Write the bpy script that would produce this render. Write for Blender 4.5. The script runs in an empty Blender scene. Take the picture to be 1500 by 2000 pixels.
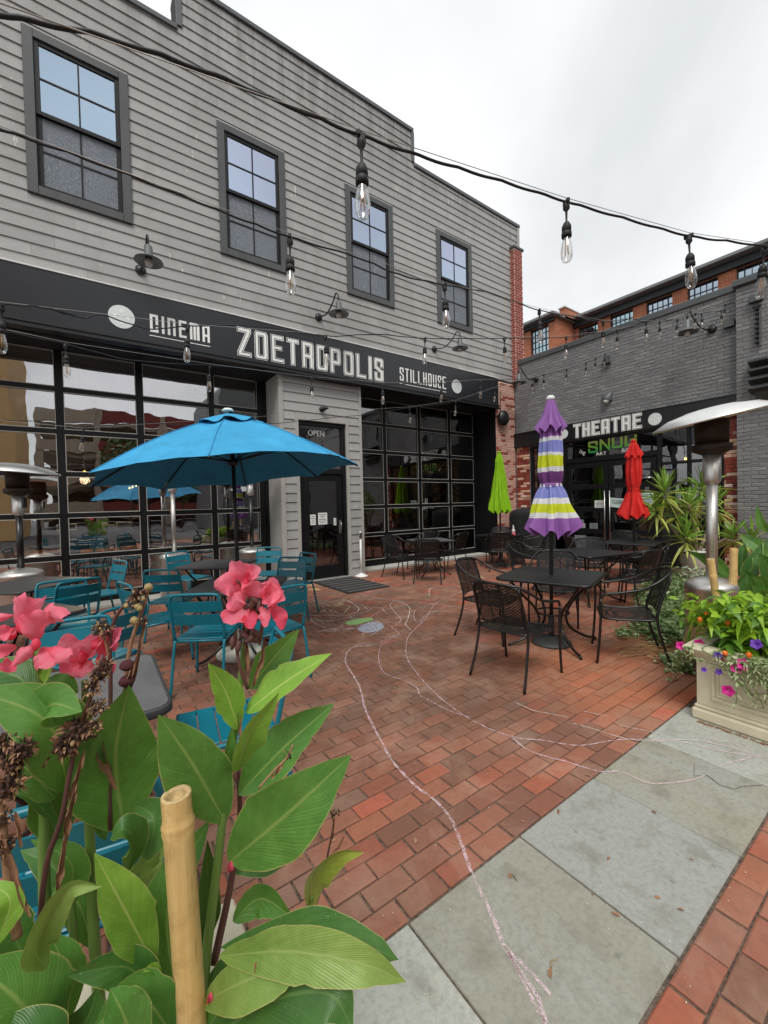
import bpy, math, random
import numpy as np
from mathutils import Vector, Matrix, noise as mnoise
random.seed(7); rng=np.random.default_rng(7)
C=bpy.context.scene.collection
S=bpy.context.scene
# ---------------------------------------------------------------- camera
H=1.52; FPX=802.28
PITCH,ROLL,AZ=math.radians(1.126),math.radians(-1.387),math.radians(54.625)
def ray(px,py):
    X=(px-750)/FPX; Y=(py-1000)/FPX
    cr,sr=math.cos(ROLL),math.sin(ROLL)
    xc=X*cr+Y*sr; yc=-X*sr+Y*cr
    c,s=math.cos(PITCH),math.sin(PITCH)
    y=c-yc*s; z=-(yc*c+s)
    return np.array([xc*math.sin(AZ)+y*math.cos(AZ), -xc*math.cos(AZ)+y*math.sin(AZ), z])
FWD=ray(750,1000)
def at(px,py,Z):                      # a point at camera depth Z (metres)
    return np.array([0,0,H])+ray(px,py)*Z
def gnd(px,py,z=0.0):
    d=ray(px,py); t=(z-H)/d[2]; return np.array([d[0]*t,d[1]*t,z])
RGT=ray(750+FPX,1000)-FWD; DWN=ray(750,1000+FPX)-FWD
def project(P):
    q=np.asarray(P,float)-np.array([0,0,H]); zc=q@FWD
    return 750+FPX*(q@RGT)/zc, 1000+FPX*(q@DWN)/zc, zc
cam=bpy.data.cameras.new('camera'); camo=bpy.data.objects.new('camera',cam); C.objects.link(camo)
cam.sensor_fit='VERTICAL'; cam.sensor_height=36; cam.sensor_width=27; cam.lens=FPX/2000*36
cam.clip_start=.05; cam.clip_end=600
mw=Matrix.Identity(4)
for i in range(3):
    mw[i][0]=RGT[i]; mw[i][1]=-DWN[i]; mw[i][2]=-FWD[i]
mw[0][3],mw[1][3],mw[2][3]=0,0,H
camo.matrix_world=mw; S.camera=camo
# ---------------------------------------------------------------- world: overcast sky
SUN_EL,SUN_DIR=math.radians(58),Vector((-.45,-.55,1.0)).normalized()
W=bpy.data.worlds.new('World'); S.world=W; W.use_nodes=True
nt=W.node_tree; nt.nodes.clear(); N=nt.nodes.new; L=nt.links.new
out=N('ShaderNodeOutputWorld'); bg=N('ShaderNodeBackground'); bg.inputs[1].default_value=.1
sky=N('ShaderNodeTexSky'); sky.sky_type='NISHITA'; sky.sun_disc=False
sky.sun_elevation=math.asin(SUN_DIR.z); sky.sun_rotation=math.atan2(SUN_DIR.x,SUN_DIR.y)
tc=N('ShaderNodeTexCoord'); sep=N('ShaderNodeSeparateXYZ'); L(tc.outputs['Generated'],sep.inputs[0])
ab=N('ShaderNodeMath'); ab.operation='ABSOLUTE'; L(sep.outputs[2],ab.inputs[0])
ad=N('ShaderNodeMath'); ad.operation='ADD'; L(ab.outputs[0],ad.inputs[0]); ad.inputs[1].default_value=.35
dv=N('ShaderNodeVectorMath'); dv.operation='DIVIDE'; L(tc.outputs['Generated'],dv.inputs[0])
cb=N('ShaderNodeCombineXYZ'); [L(ad.outputs[0],cb.inputs[i]) for i in range(3)]; L(cb.outputs[0],dv.inputs[1])
nz=N('ShaderNodeTexNoise'); nz.inputs['Scale'].default_value=1.0; nz.inputs['Detail'].default_value=6; nz.inputs['Roughness'].default_value=.48; nz.inputs['Distortion'].default_value=.35
L(dv.outputs[0],nz.inputs['Vector'])
rp=N('ShaderNodeValToRGB'); rp.color_ramp.elements[0].position=.33; rp.color_ramp.elements[0].color=(4.9,5.1,5.2,1)
rp.color_ramp.elements[1].position=.68; rp.color_ramp.elements[1].color=(8.6,8.7,8.7,1); L(nz.outputs[0],rp.inputs[0])
mx=N('ShaderNodeMix'); mx.data_type='RGBA'; mx.inputs[0].default_value=.94
L(sky.outputs[0],mx.inputs[6]); L(rp.outputs[0],mx.inputs[7]); L(mx.outputs[2],bg.inputs[0]); L(bg.outputs[0],out.inputs[0])
sl=bpy.data.lights.new('sun','SUN'); sl.energy=1.5; sl.angle=math.radians(25); sl.color=(1,.97,.92)
so=bpy.data.objects.new('sun',sl); C.objects.link(so); so.rotation_euler=SUN_DIR.to_track_quat('Z','Y').to_euler(); so.location=(0,0,20)
vs=S.view_settings; vs.view_transform='Standard'; vs.look='None'; vs.gamma=1; vs.exposure=.56; vs.use_curve_mapping=False
# ---------------------------------------------------------------- helpers
WL={}
class MB:
    def __init__(s): s.v=[]; s.f=[]; s.r=[]; s.m=[]; s.uv=[]; s.has_uv=False; s.sm=[]
    def add(s,vs,fs,r=0.,mi=0,uv=None,smooth=False):
        o=len(s.v); s.v.extend([tuple(map(float,q)) for q in vs])
        for f in fs: s.f.append(tuple(i+o for i in f)); s.r.append(r); s.m.append(mi); s.sm.append(smooth)
        if uv is not None: s.has_uv=True; s.uv.extend(uv)
        else: s.uv.extend([(0,0)]*len(vs))
    def box(s,x0,y0,z0,x1,y1,z1,ch=0.,r=0.,mi=0,T=None):
        if ch<=0:
            vs=[(x0,y0,z0),(x1,y0,z0),(x1,y1,z0),(x0,y1,z0),(x0,y0,z1),(x1,y0,z1),(x1,y1,z1),(x0,y1,z1)]
            fs=[(3,2,1,0),(4,5,6,7),(0,1,5,4),(1,2,6,5),(2,3,7,6),(3,0,4,7)]
        else:
            ch=min(ch,.45*(x1-x0),.45*(y1-y0),.45*(z1-z0))
            vs=[];fs=[];idx={}
            for ix in(0,1):
              for iy in(0,1):
                for iz in(0,1):
                  X=(x0,x1)[ix];Y=(y0,y1)[iy];Z=(z0,z1)[iz]
                  sx=ch*(1-2*ix);sy=ch*(1-2*iy);sz=ch*(1-2*iz)
                  for k,p in enumerate(((X,Y+sy,Z+sz),(X+sx,Y,Z+sz),(X+sx,Y+sy,Z))):
                    idx[ix,iy,iz,k]=len(vs); vs.append(p)
            g=lambda a,b,c,k:idx[a,b,c,k]
            for i in(0,1):
                q=[g(i,0,0,0),g(i,1,0,0),g(i,1,1,0),g(i,0,1,0)]; fs.append(q if i else q[::-1])
                q=[g(0,i,0,1),g(0,i,1,1),g(1,i,1,1),g(1,i,0,1)]; fs.append(q if i else q[::-1])
                q=[g(0,0,i,2),g(1,0,i,2),g(1,1,i,2),g(0,1,i,2)]; fs.append(q if i else q[::-1])
            for a in(0,1):
              for b in(0,1):
                fs.append((g(a,b,0,0),g(a,b,1,0),g(a,b,1,1),g(a,b,0,1)))
                fs.append((g(a,0,b,0),g(a,1,b,0),g(a,1,b,2),g(a,0,b,2)))
                fs.append((g(0,a,b,1),g(1,a,b,1),g(1,a,b,2),g(0,a,b,2)))
                for c in(0,1): fs.append((g(a,b,c,0),g(a,b,c,1),g(a,b,c,2)))
        if T is not None: vs=[tuple(T@Vector(p)) for p in vs]
        s.add(vs,fs,r,mi)
    def cbox(s,c,d,ch=0.,yaw=0,r=0.,mi=0,T=None):
        M_=Matrix.Translation(Vector(c))@(T if T is not None else Matrix.Rotation(yaw,4,'Z'))
        s.box(-d[0]/2,-d[1]/2,-d[2]/2,d[0]/2,d[1]/2,d[2]/2,ch,r,mi,M_)
    def tube(s,pts,rad,n=8,closed=False,caps=True,mi=0,r=0.,smooth=True,uv=False):
        P=[Vector(p) for p in pts]; m=len(P); rads=rad if hasattr(rad,'__len__') else [rad]*m
        vs=[];fs=[];up=None;uvs=[]
        for i in range(m):
            a=P[(i-1)%m] if (closed or i>0) else P[i]; b=P[(i+1)%m] if (closed or i<m-1) else P[i]
            t=(b-a)
            t=t.normalized() if t.length>1e-9 else Vector((0,0,1))
            if up is None:
                up=Vector((0,0,1)) if abs(t.z)<.9 else Vector((1,0,0))
            u=(up-t*up.dot(t)); u=u.normalized() if u.length>1e-6 else t.orthogonal().normalized(); w=t.cross(u); up=u
            for k in range(n):
                an=2*math.pi*k/n; vs.append(tuple(P[i]+(u*math.cos(an)+w*math.sin(an))*rads[i])); uvs.append((k/n,i/max(1,m-1)))
        for i in range(m if closed else m-1):
            j=(i+1)%m
            for k in range(n):
                l=(k+1)%n; fs.append((i*n+k,i*n+l,j*n+l,j*n+k))
        if caps and not closed: fs+= [tuple(range(n))[::-1],tuple((m-1)*n+k for k in range(n))]
        s.add(vs,fs,r,mi,uv=uvs if uv else None,smooth=smooth)
    def lathe(s,prof,n=24,o=(0,0,0),mi=0,r=0.,smooth=True,T=None,caps=True):
        vs=[];fs=[]
        for (R_,z) in prof:
            for k in range(n):
                a=2*math.pi*k/n; p=Vector((R_*math.cos(a),R_*math.sin(a),z))
                if T is not None: p=T@p
                vs.append((p.x+o[0],p.y+o[1],p.z+o[2]))
        for i in range(len(prof)-1):
            for k in range(n):
                l=(k+1)%n; fs.append((i*n+k,i*n+l,(i+1)*n+l,(i+1)*n+k))
        if caps:
            if prof[0][0]>1e-4: fs.append(tuple(range(n))[::-1])
            if prof[-1][0]>1e-4: fs.append(tuple((len(prof)-1)*n+k for k in range(n)))
        s.add(vs,fs,r,mi,smooth=smooth)
    def grid(s,G,mi=0,r=0.,smooth=True,uvs=None,closeu=False):
        m=len(G);n=len(G[0]); vs=[p for row in G for p in row]; fs=[]
        for i in range(m-1):
            for k in range(n if closeu else n-1):
                l=(k+1)%n; fs.append((i*n+k,i*n+l,(i+1)*n+l,(i+1)*n+k))
        uv=uvs if uvs is not None else [(k/max(1,n-1),i/max(1,m-1)) for i in range(m) for k in range(n)]
        s.add(vs,fs,r,mi,uv=uv,smooth=smooth)
    def prism(s,poly,axis,a0,a1,mi=0,r=0.):
        # poly: 2D points; axis 'y': (x,z) pts extruded along y; 'x': (y,z); 'z': (x,y)
        def P(p,a): return (p[0],a,p[1]) if axis=='y' else ((a,p[0],p[1]) if axis=='x' else (p[0],p[1],a))
        n=len(poly); vs=[P(p,a0) for p in poly]+[P(p,a1) for p in poly]
        fs=[tuple(range(n)),tuple(range(2*n-1,n-1,-1))]+[(i,(i+1)%n+0,(i+1)%n+n,i+n) for i in range(n)]
        s.add(vs,fs,r,mi)
    def ell(s,c,rx,ry,rz,n=8,m=5,mi=0,r=0.,jit=0.,T=None):
        G=[]
        for i in range(m+1):
            th=math.pi*i/m; row=[]
            for k in range(n):
                a=2*math.pi*k/n; j=1+random.uniform(-jit,jit)
                p=Vector((rx*math.sin(th)*math.cos(a)*j,ry*math.sin(th)*math.sin(a)*j,-rz*math.cos(th)*j))
                if T is not None: p=T@p
                row.append((c[0]+p.x,c[1]+p.y,c[2]+p.z))
            G.append(row)
        s.grid(G,mi,r,closeu=True)
    def mesh(s,name,mats):
        me=bpy.data.meshes.new(name); me.from_pydata(s.v,[],s.f)
        for m in (mats if isinstance(mats,(list,tuple)) else [mats]): me.materials.append(m)
        n=len(s.f)
        if any(s.m): me.polygons.foreach_set('material_index',s.m)
        me.polygons.foreach_set('use_smooth',s.sm)
        if any(s.r):
            a=me.attributes.new('rnd','FLOAT','FACE'); a.data.foreach_set('value',s.r)
        if s.has_uv:
            u=me.uv_layers.new(name='UVMap'); li=np.empty(len(me.loops),int); me.loops.foreach_get('vertex_index',li)
            u.data.foreach_set('uv',np.array(s.uv,np.float32)[li].ravel())
        me.update(); return me
    def build(s,name,mats,parent=None,world=True,kind=None,loc=None):
        if parent is not None and world:
            o=WL[parent]; s.v=[(a-o[0],b-o[1],c-o[2]) for a,b,c in s.v]
        elif loc is not None:
            s.v=[(a-loc[0],b-loc[1],c-loc[2]) for a,b,c in s.v]
        return link(name,s.mesh(name,mats),parent,kind,loc)
def link(name,me,parent=None,kind=None,loc=None):
    o=bpy.data.objects.new(name,me); C.objects.link(o)
    if parent is not None: o.parent=parent; WL[o]=WL[parent]
    else: WL[o]=(0,0,0) if loc is None else loc
    if loc is not None and parent is None: o.location=loc
    if kind: o['kind']=kind
    return o
def tag(o,label,cat,group=None):
    o['label']=label; o['category']=cat
    if group: o['group']=group
    return o
def thing(name,label,cat,loc=(0,0,0),rz=0,group=None):
    o=bpy.data.objects.new(name,None); C.objects.link(o); o.location=loc; o.rotation_euler=(0,0,rz); o.empty_display_size=.1
    WL[o]=tuple(loc); return tag(o,label,cat,group)
def dup(root,loc,rz,label,group=None):
    r=root.copy(); C.objects.link(r); r.location=loc; r.rotation_euler=(0,0,rz); r['label']=label
    if group: r['group']=group
    for ch in KIDS(root):
        c=ch.copy(); C.objects.link(c); c.parent=r
        for g in KIDS(ch):
            d=g.copy(); C.objects.link(d); d.parent=c
    return r
def KIDS(o): return [c for c in C.objects if c.parent is o]
def spline(pts,n=24,closed=False):
    P=[Vector(p) for p in pts]; m=len(P); out_=[]
    segs=m if closed else m-1
    per=max(1,n//segs)
    for i in range(segs):
        p0=P[(i-1)%m] if closed or i>0 else P[0]*2-P[1]; p1=P[i]; p2=P[(i+1)%m]
        p3=P[(i+2)%m] if closed or i+2<m else P[-1]*2-P[-2]
        for k in range(per):
            t=k/per
            out_.append(.5*((2*p1)+(p2-p0)*t+(2*p0-5*p1+4*p2-p3)*t*t+(3*p1-p0-3*p2+p3)*t**3))
    if not closed: out_.append(P[-1])
    return out_
# ---------------------------------------------------------------- materials
def lin(c): return tuple(((x/255+.055)/1.055)**2.4 if x>10 else x/255/12.92 for x in c)
class NT:
    def __init__(s,name):
        s.m=bpy.data.materials.new(name); s.m.use_nodes=True; s.t=s.m.node_tree; s.t.nodes.clear()
        s.o=s.n('ShaderNodeOutputMaterial')
    def n(s,t,**k):
        x=s.t.nodes.new(t)
        for a,b in k.items(): setattr(x,a,b)
        return x
    def l(s,a,b): s.t.links.new(a,b)
    def set(s,sock,v):
        if hasattr(v,'is_output'): s.l(v,sock)
        else: sock.default_value=v
    def coord(s,kind='Object',scale=(1,1,1)):
        if kind=='World': src=s.n('ShaderNodeNewGeometry').outputs['Position']
        else: src=s.n('ShaderNodeTexCoord').outputs[kind]
        mp=s.n('ShaderNodeMapping'); mp.inputs['Scale'].default_value=scale; s.l(src,mp.inputs[0]); return mp.outputs[0]
    def noise(s,vec,scale,detail=4,rough=.55,dist=0):
        x=s.n('ShaderNodeTexNoise'); s.l(vec,x.inputs['Vector']); x.inputs['Scale'].default_value=scale; x.inputs['Detail'].default_value=detail
        x.inputs['Roughness'].default_value=rough; x.inputs['Distortion'].default_value=dist; return x.outputs[0]
    def ramp(s,fac,stops,interp='LINEAR'):
        x=s.n('ShaderNodeValToRGB'); cr=x.color_ramp; cr.interpolation=interp
        while len(cr.elements)<len(stops): cr.elements.new(.5)
        for e,(p,c) in zip(cr.elements,stops):
            e.position=p; e.color=(c,c,c,1) if not hasattr(c,'__len__') else tuple(c)+(1,)
        s.l(fac,x.inputs[0]); return x.outputs[0]
    def mix(s,fac,a,b,mode='MIX'):
        x=s.n('ShaderNodeMix',data_type='RGBA',blend_type=mode)
        s.set(x.inputs[0],fac)
        for i,v in ((6,a),(7,b)):
            if hasattr(v,'is_output'): s.l(v,x.inputs[i])
            else: x.inputs[i].default_value=tuple(v)+(1,) if len(v)==3 else v
        return x.outputs[2]
    def math(s,op,a,b=0.,c=None):
        x=s.n('ShaderNodeMath',operation=op); s.set(x.inputs[0],a); s.set(x.inputs[1],b)
        if c is not None: s.set(x.inputs[2],c)
        return x.outputs[0]
    def bump(s,h,strength=.3,dist=.01):
        x=s.n('ShaderNodeBump'); x.inputs['Strength'].default_value=strength; x.inputs['Distance'].default_value=dist; s.l(h,x.inputs['Height']); return x.outputs[0]
    def pbr(s,col,rough=.6,metal=0.,normal=None,spec=.5,**k):
        p=s.n('ShaderNodeBsdfPrincipled'); s.set(p.inputs['Base Color'],col if hasattr(col,'is_output') else tuple(col)+(1,))
        s.set(p.inputs['Roughness'],rough); p.inputs['Metallic'].default_value=metal; p.inputs['Specular IOR Level'].default_value=spec
        if normal is not None: s.l(normal,p.inputs['Normal'])
        for a,b in k.items(): s.set(p.inputs[a.replace('_',' ')],b)
        return p.outputs[0]
    def done(s,sh): s.l(sh,s.o.inputs[0]); return s.m
def vmul(c,k): return tuple(min(1,x*k) for x in c)
def mat(name,rgb,rough=.6,metal=0.,var=.12,scale=6,bump=.0,bscale=60,spec=.5,stretch=(1,1,1),dirt=0.,coord='Object',**k):
    t=NT(name); c=lin(rgb); v=t.coord(coord,stretch)
    n=t.noise(v,scale,5,.6)
    col=t.mix(t.ramp(n,[(.3,0.),(.7,1.)]),vmul(c,1-var),vmul(c,1+var))
    if dirt>0:
        n2=t.noise(v,scale*.35,6,.7,.5); col=t.mix(t.ramp(n2,[(.5,0.),(.72,dirt)]),col,vmul(c,.35))
    nb=None
    if bump>0: nb=t.bump(t.noise(v,bscale,4,.6),bump,.005)
    ro=t.math('ADD',t.math('MULTIPLY',n,.25*min(1,rough*2)),rough-.12*min(1,rough*2))
    return t.done(t.pbr(col,ro,metal,nb,spec,**k))
# ================================================================ materials
def brick_mat(name,stops,rough=.8,bump=.35,scale=30,chip=None,coord='Object',dirtzone=None):
    t=NT(name); a=t.n('ShaderNodeAttribute'); a.attribute_name='rnd'; a.attribute_type='GEOMETRY'
    base=t.ramp(a.outputs['Fac'],[(p,lin(c)) for p,c in stops],'LINEAR')
    v=t.coord('World'); n=t.noise(v,scale,6,.65); n2=t.noise(v,scale*.12,4,.6)
    col=t.mix(t.ramp(n,[(.3,.0),(.75,1.)]),t.mix(.55,base,(0,0,0)),base)
    col=t.mix(t.ramp(n,[(.28,.36),(.5,0.)]),base,vmul(lin((84,66,56)),1.)) if chip is None else base
    col=t.mix(t.math('MULTIPLY',t.ramp(n2,[(.38,0.),(.7,1.)]),.45),col,t.mix(.5,base,lin((88,72,62))))
    if chip:
        col=t.mix(t.ramp(t.noise(v,scale*.5,5,.7,.3),chip[0]),base,lin(chip[1]))
    if dirtzone:
        g=t.n('ShaderNodeNewGeometry').outputs['Position']
        for (cx,cy,r,cc,amt) in dirtzone:
            d=t.n('ShaderNodeVectorMath',operation='DISTANCE'); t.l(g,d.inputs[0]); d.inputs[1].default_value=(cx,cy,0)
            m=t.math('ADD',t.math('DIVIDE',d.outputs['Value'],r),t.math('MULTIPLY',t.math('SUBTRACT',n2,.5),.9))
            col=t.mix(t.ramp(m,[(.45,amt),(1.05,0.)]),col,lin(cc))
        sp=t.noise(v,260,2,.5); col=t.mix(t.ramp(sp,[(.72,0.),(.8,.35)]),col,lin((190,175,160)))
        # pale film worn into patches
        n3=t.noise(v,2.2,6,.7,.6); col=t.mix(t.ramp(n3,[(.46,0.),(.7,.42)]),col,lin((182,150,130)))
    b=t.bump(n,bump,.006)
    return t.done(t.pbr(col,t.math('ADD',t.math('MULTIPLY',n,.2),rough-.1),0,b,.35))
M={}
M['paver']=brick_mat('paver_clay',[(0,(104,79,66)),(.13,(149,95,74)),(.26,(164,103,78)),(.38,(121,86,72)),(.5,(156,91,70)),(.6,(170,97,72)),(.7,(129,103,88)),(.8,(143,91,72)),(.9,(160,106,84)),(1,(198,80,56))],
    dirtzone=[(2.6,4.3,3.0,(92,70,58),.55),(2.3,2.9,1.6,(108,78,62),.42),(3.6,1.75,1.1,(206,124,80),.34),(5.2,3.0,2.0,(186,108,76),.22)])
M['sand']=mat('joint_sand',(98,85,74),.95,var=.75,scale=60,bump=.6,bscale=300,coord='World')
M['wallbrick']=brick_mat('painted_brick',[(0,(120,120,121)),(.3,(125,125,126)),(.6,(129,129,129)),(.85,(133,133,132)),(1,(141,140,138))],.55,.5,22,chip=([(.66,0.),(.75,.3)],(172,168,162)))
M['wallmortar']=mat('painted_mortar',(106,106,107),.8,var=.15,scale=20,bump=.4,bscale=80,coord='World')
M['pierbrick']=brick_mat('pier_brick',[(0,(126,56,50)),(.4,(158,68,60)),(.7,(140,62,54)),(1,(176,100,86))],.85,.4,40)
M['piermortar']=mat('pier_mortar',(214,184,170),.95,var=.2,scale=30,bump=.4,bscale=120,coord='World')
M['pinkbrick']=brick_mat('pink_washed_brick',[(0,(186,142,128)),(.35,(205,168,150)),(.6,(196,150,136)),(.72,(214,180,162)),(.82,(150,70,60)),(1,(138,62,54))],.85,.4,30,chip=([(.58,0.),(.66,.8)],(150,74,62)))
M['jambbrick']=brick_mat('mixed_old_brick',[(0,(142,58,46)),(.35,(158,70,54)),(.6,(120,50,44)),(.72,(226,190,160)),(.86,(214,150,116)),(1,(236,222,208))],.85,.4,30)
M['flag']=None
def flag_mat():
    t=NT('bluestone'); a=t.n('ShaderNodeAttribute'); a.attribute_name='rnd'
    base=t.ramp(a.outputs['Fac'],[(0,lin((158,153,136))),(.3,lin((150,148,134))),(.5,lin((156,157,150))),(.75,lin((164,160,144))),(1,lin((178,180,171)))])
    v=t.coord('World',(1,1,1)); vs_=t.coord('World',(3.2,1.2,1))
    n=t.noise(vs_,1.5,7,.65,.8); n2=t.noise(v,45,5,.7); n3=t.noise(v,7,4,.55,.3)
    col=t.mix(t.ramp(n,[(.45,0.),(.68,.6)]),base,lin((158,160,154)))
    col=t.mix(t.ramp(n3,[(.52,0.),(.7,.5)]),col,lin((118,114,98)))
    col=t.mix(t.ramp(n2,[(.3,.4),(.55,0.)]),col,lin((104,104,98)))
    sp=t.noise(v,150,2,.5); col=t.mix(t.ramp(sp,[(.70,0.),(.78,.5)]),col,lin((205,200,185)))
    vo=t.n('ShaderNodeTexVoronoi'); t.l(v,vo.inputs['Vector']); vo.inputs['Scale'].default_value=8; vo.inputs['Randomness'].default_value=1
    vd=t.math('ADD',vo.outputs['Distance'],t.math('MULTIPLY',t.noise(v,5,3,.6),.16))
    col=t.mix(t.ramp(vd,[(.135,.5),(.17,0.)]),col,lin((104,104,98)))
    h=t.math('ADD',t.math('MULTIPLY',n,2.),t.math('MULTIPLY',n2,.35))
    return t.done(t.pbr(col,.72,0,t.bump(h,.35,.012),.4))
M['flag']=flag_mat()
M['asphalt']=mat('asphalt',(88,88,90),.9,var=.2,scale=3,bump=.4,bscale=200,coord='World')
M['concrete']=mat('concrete',(186,184,176),.85,var=.14,scale=5,bump=.3,bscale=90,dirt=.35,coord='World')
def siding_mat():
    t=NT('grey_siding'); v=t.coord('World',(1.2,1,14)); v0=t.coord('World'); a=t.n('ShaderNodeAttribute'); a.attribute_name='rnd'
    n=t.noise(v,6,6,.65); n2=t.noise(t.coord('World',(1,1,.35)),1.3,6,.7,.4)
    base=t.mix(a.outputs['Fac'],lin((158,157,155)),lin((172,171,169)))
    col=t.mix(t.ramp(n,[(.35,.35),(.6,0.)]),base,lin((140,139,137)))
    col=t.mix(t.ramp(n2,[(.48,0.),(.68,.34)]),col,lin((116,113,110)))
    # soot under the parapet, weathering downward from the coping
    z=t.n('ShaderNodeSeparateXYZ'); t.l(v0,z.inputs[0])
    st=t.noise(t.coord('World',(2.2,1,.12)),1.6,5,.7)
    d=t.math('MULTIPLY',t.ramp(z.outputs[2],[(0,0.),(1,1.)]),1.)
    m=t.n('ShaderNodeMapRange'); t.l(z.outputs[2],m.inputs[0]); m.inputs[1].default_value=8.2; m.inputs[2].default_value=10.2
    dk=t.math('MULTIPLY',m.outputs[0],t.ramp(st,[(.4,0.),(.68,.8)]))
    col=t.mix(dk,col,lin((96,90,88)))
    ch=t.noise(t.coord('World',(9,1,1.6)),2.6,3,.5); col=t.mix(t.ramp(ch,[(.72,0.),(.735,.75)]),col,lin((222,216,206)))
    return t.done(t.pbr(col,.7,0,t.bump(n,.12,.004),.35))
M['siding']=siding_mat()
M['trim']=mat('charcoal_trim',(74,76,76),.5,var=.2,scale=5,stretch=(1,1,.3),bump=.1)
M['cornerboard']=mat('corner_board',(168,165,160),.65,var=.08,scale=4,bump=.1)
M['blackmetal']=mat('black_metal',(24,25,28),.38,var=.25,scale=4)
M['blackframe']=mat('black_door_frame',(11,11,13),.5,var=.2,scale=3,spec=.35)
M['bead']=mat('glazing_bead',(176,174,168),.5,var=.15)
M['coping']=mat('grey_coping',(84,86,88),.45,var=.15,scale=2,coord='World')
M['soffit']=mat('dark_soffit',(16,16,18),.7)
M['signblack']=mat('sign_black',(30,32,38),.3,var=.2,scale=1.5,bump=.03,bscale=4,coord='World',dirt=.0)
M['signtheatre']=mat('awning_black',(24,24,27),.42,var=.3,scale=1.5,stretch=(1,4,.2),coord='World')
def letter_mat():
    t=NT('letter_white'); v=t.coord('World'); n=t.noise(t.coord('World',(4,4,.5)),5,5,.7)
    col=t.mix(t.ramp(n,[(.58,0.),(.78,.35)]),lin((244,244,240)),lin((170,172,170)))
    return t.done(t.pbr(col,.6))
M['letter']=letter_mat()
M['disc']=mat('disc_white',(222,228,226),.55,var=.05,scale=2)
M['discdim']=mat('disc_dim',(200,208,206),.55,var=.06,scale=2)
M['flashing']=mat('white_flashing',(226,226,222),.5)
def glass_mat(name,tint,refl,rt=(1,1,1),bumpamt=.02,rough=.0,bs=1.3):
    t=NT(name); v=t.coord('World'); nb=t.bump(t.noise(v,bs,2,.5),bumpamt,.2)
    tr=t.n('ShaderNodeBsdfTransparent'); tr.inputs[0].default_value=tuple(tint)+(1,)
    gl=t.n('ShaderNodeBsdfGlossy'); t.l(t.mix(t.ramp(t.noise(v,.35,2,.5),[(.35,0.),(.65,1.)]),rt,(rt[0]*1.12 if rt[0]<.9 else rt[0],rt[1]*.95,rt[2])),gl.inputs[0]); gl.inputs['Roughness'].default_value=rough; t.l(nb,gl.inputs['Normal'])
    fr=t.n('ShaderNodeFresnel'); fr.inputs[0].default_value=1.5
    f=t.math('MINIMUM',t.math('ADD',t.math('MULTIPLY',fr.outputs[0],1.4),refl),1.)
    mx_=t.n('ShaderNodeMixShader'); t.l(f,mx_.inputs[0]); t.l(tr.outputs[0],mx_.inputs[1]); t.l(gl.outputs[0],mx_.inputs[2])
    return t.done(mx_.outputs[0])
M['glass']=glass_mat('door_glass',(.84,.86,.85),.30)
M['glassdark']=glass_mat('shop_glass',(.6,.62,.62),.09)
M['glasssash']=glass_mat('sash_glass',(.3,.34,.38),.5,(.66,.82,1.),.012)  # blue of the mirrored sky is put into the gloss tint
M['glassmill']=glass_mat('mill_glass',(.3,.36,.38),.5,(.62,.84,.92),.01)
def screen_mat():
    t=NT('moire_screen'); v=t.coord('World',(1,1,1)); n=t.noise(v,1.6,3,.5,1.6)
    w=t.math('SINE',t.math('MULTIPLY',n,190.)); c=t.mix(t.ramp(w,[(.0,0.),(1.,1.)]),lin((112,118,126)),lin((136,142,150)))
    return t.done(t.pbr(c,.75,0,None,.2))
M['screen']=screen_mat()
M['darkroom']=mat('dark_plaster',(44,40,38),.9,var=.2,scale=2,coord='World')
M['darkfloor']=mat('dark_floor',(64,48,40),.6,var=.3,scale=3,coord='World')
M['roomwall']=mat('maroon_wall',(74,44,40),.9,var=.3,scale=1.5,coord='World')
M['room_dark_sheet']=mat('dark_interior',(30,34,40),.9)
def millbrick():
    t=NT('mill_brick'); br=t.n('ShaderNodeTexBrick'); g=t.coord('World'); sp=t.n('ShaderNodeSeparateXYZ'); t.l(g,sp.inputs[0])
    cb=t.n('ShaderNodeCombineXYZ'); t.l(t.math('ADD',sp.outputs[1],sp.outputs[0]),cb.inputs[0]); t.l(sp.outputs[2],cb.inputs[1]); t.l(cb.outputs[0],br.inputs['Vector'])
    br.inputs['Color1'].default_value=lin((182,102,66))+(1,); br.inputs['Color2'].default_value=lin((158,84,56))+(1,); br.inputs['Mortar'].default_value=lin((190,140,110))+(1,)
    br.inputs['Scale'].default_value=1; br.inputs['Brick Width'].default_value=.22; br.inputs['Row Height'].default_value=.08; br.inputs['Mortar Size'].default_value=.012
    n=t.noise(g,2,4,.6); c=t.mix(t.ramp(n,[(.4,0.),(.7,.5)]),br.outputs[0],lin((140,76,54)))
    return t.done(t.pbr(c,.85))
M['mill']=millbrick()
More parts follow.
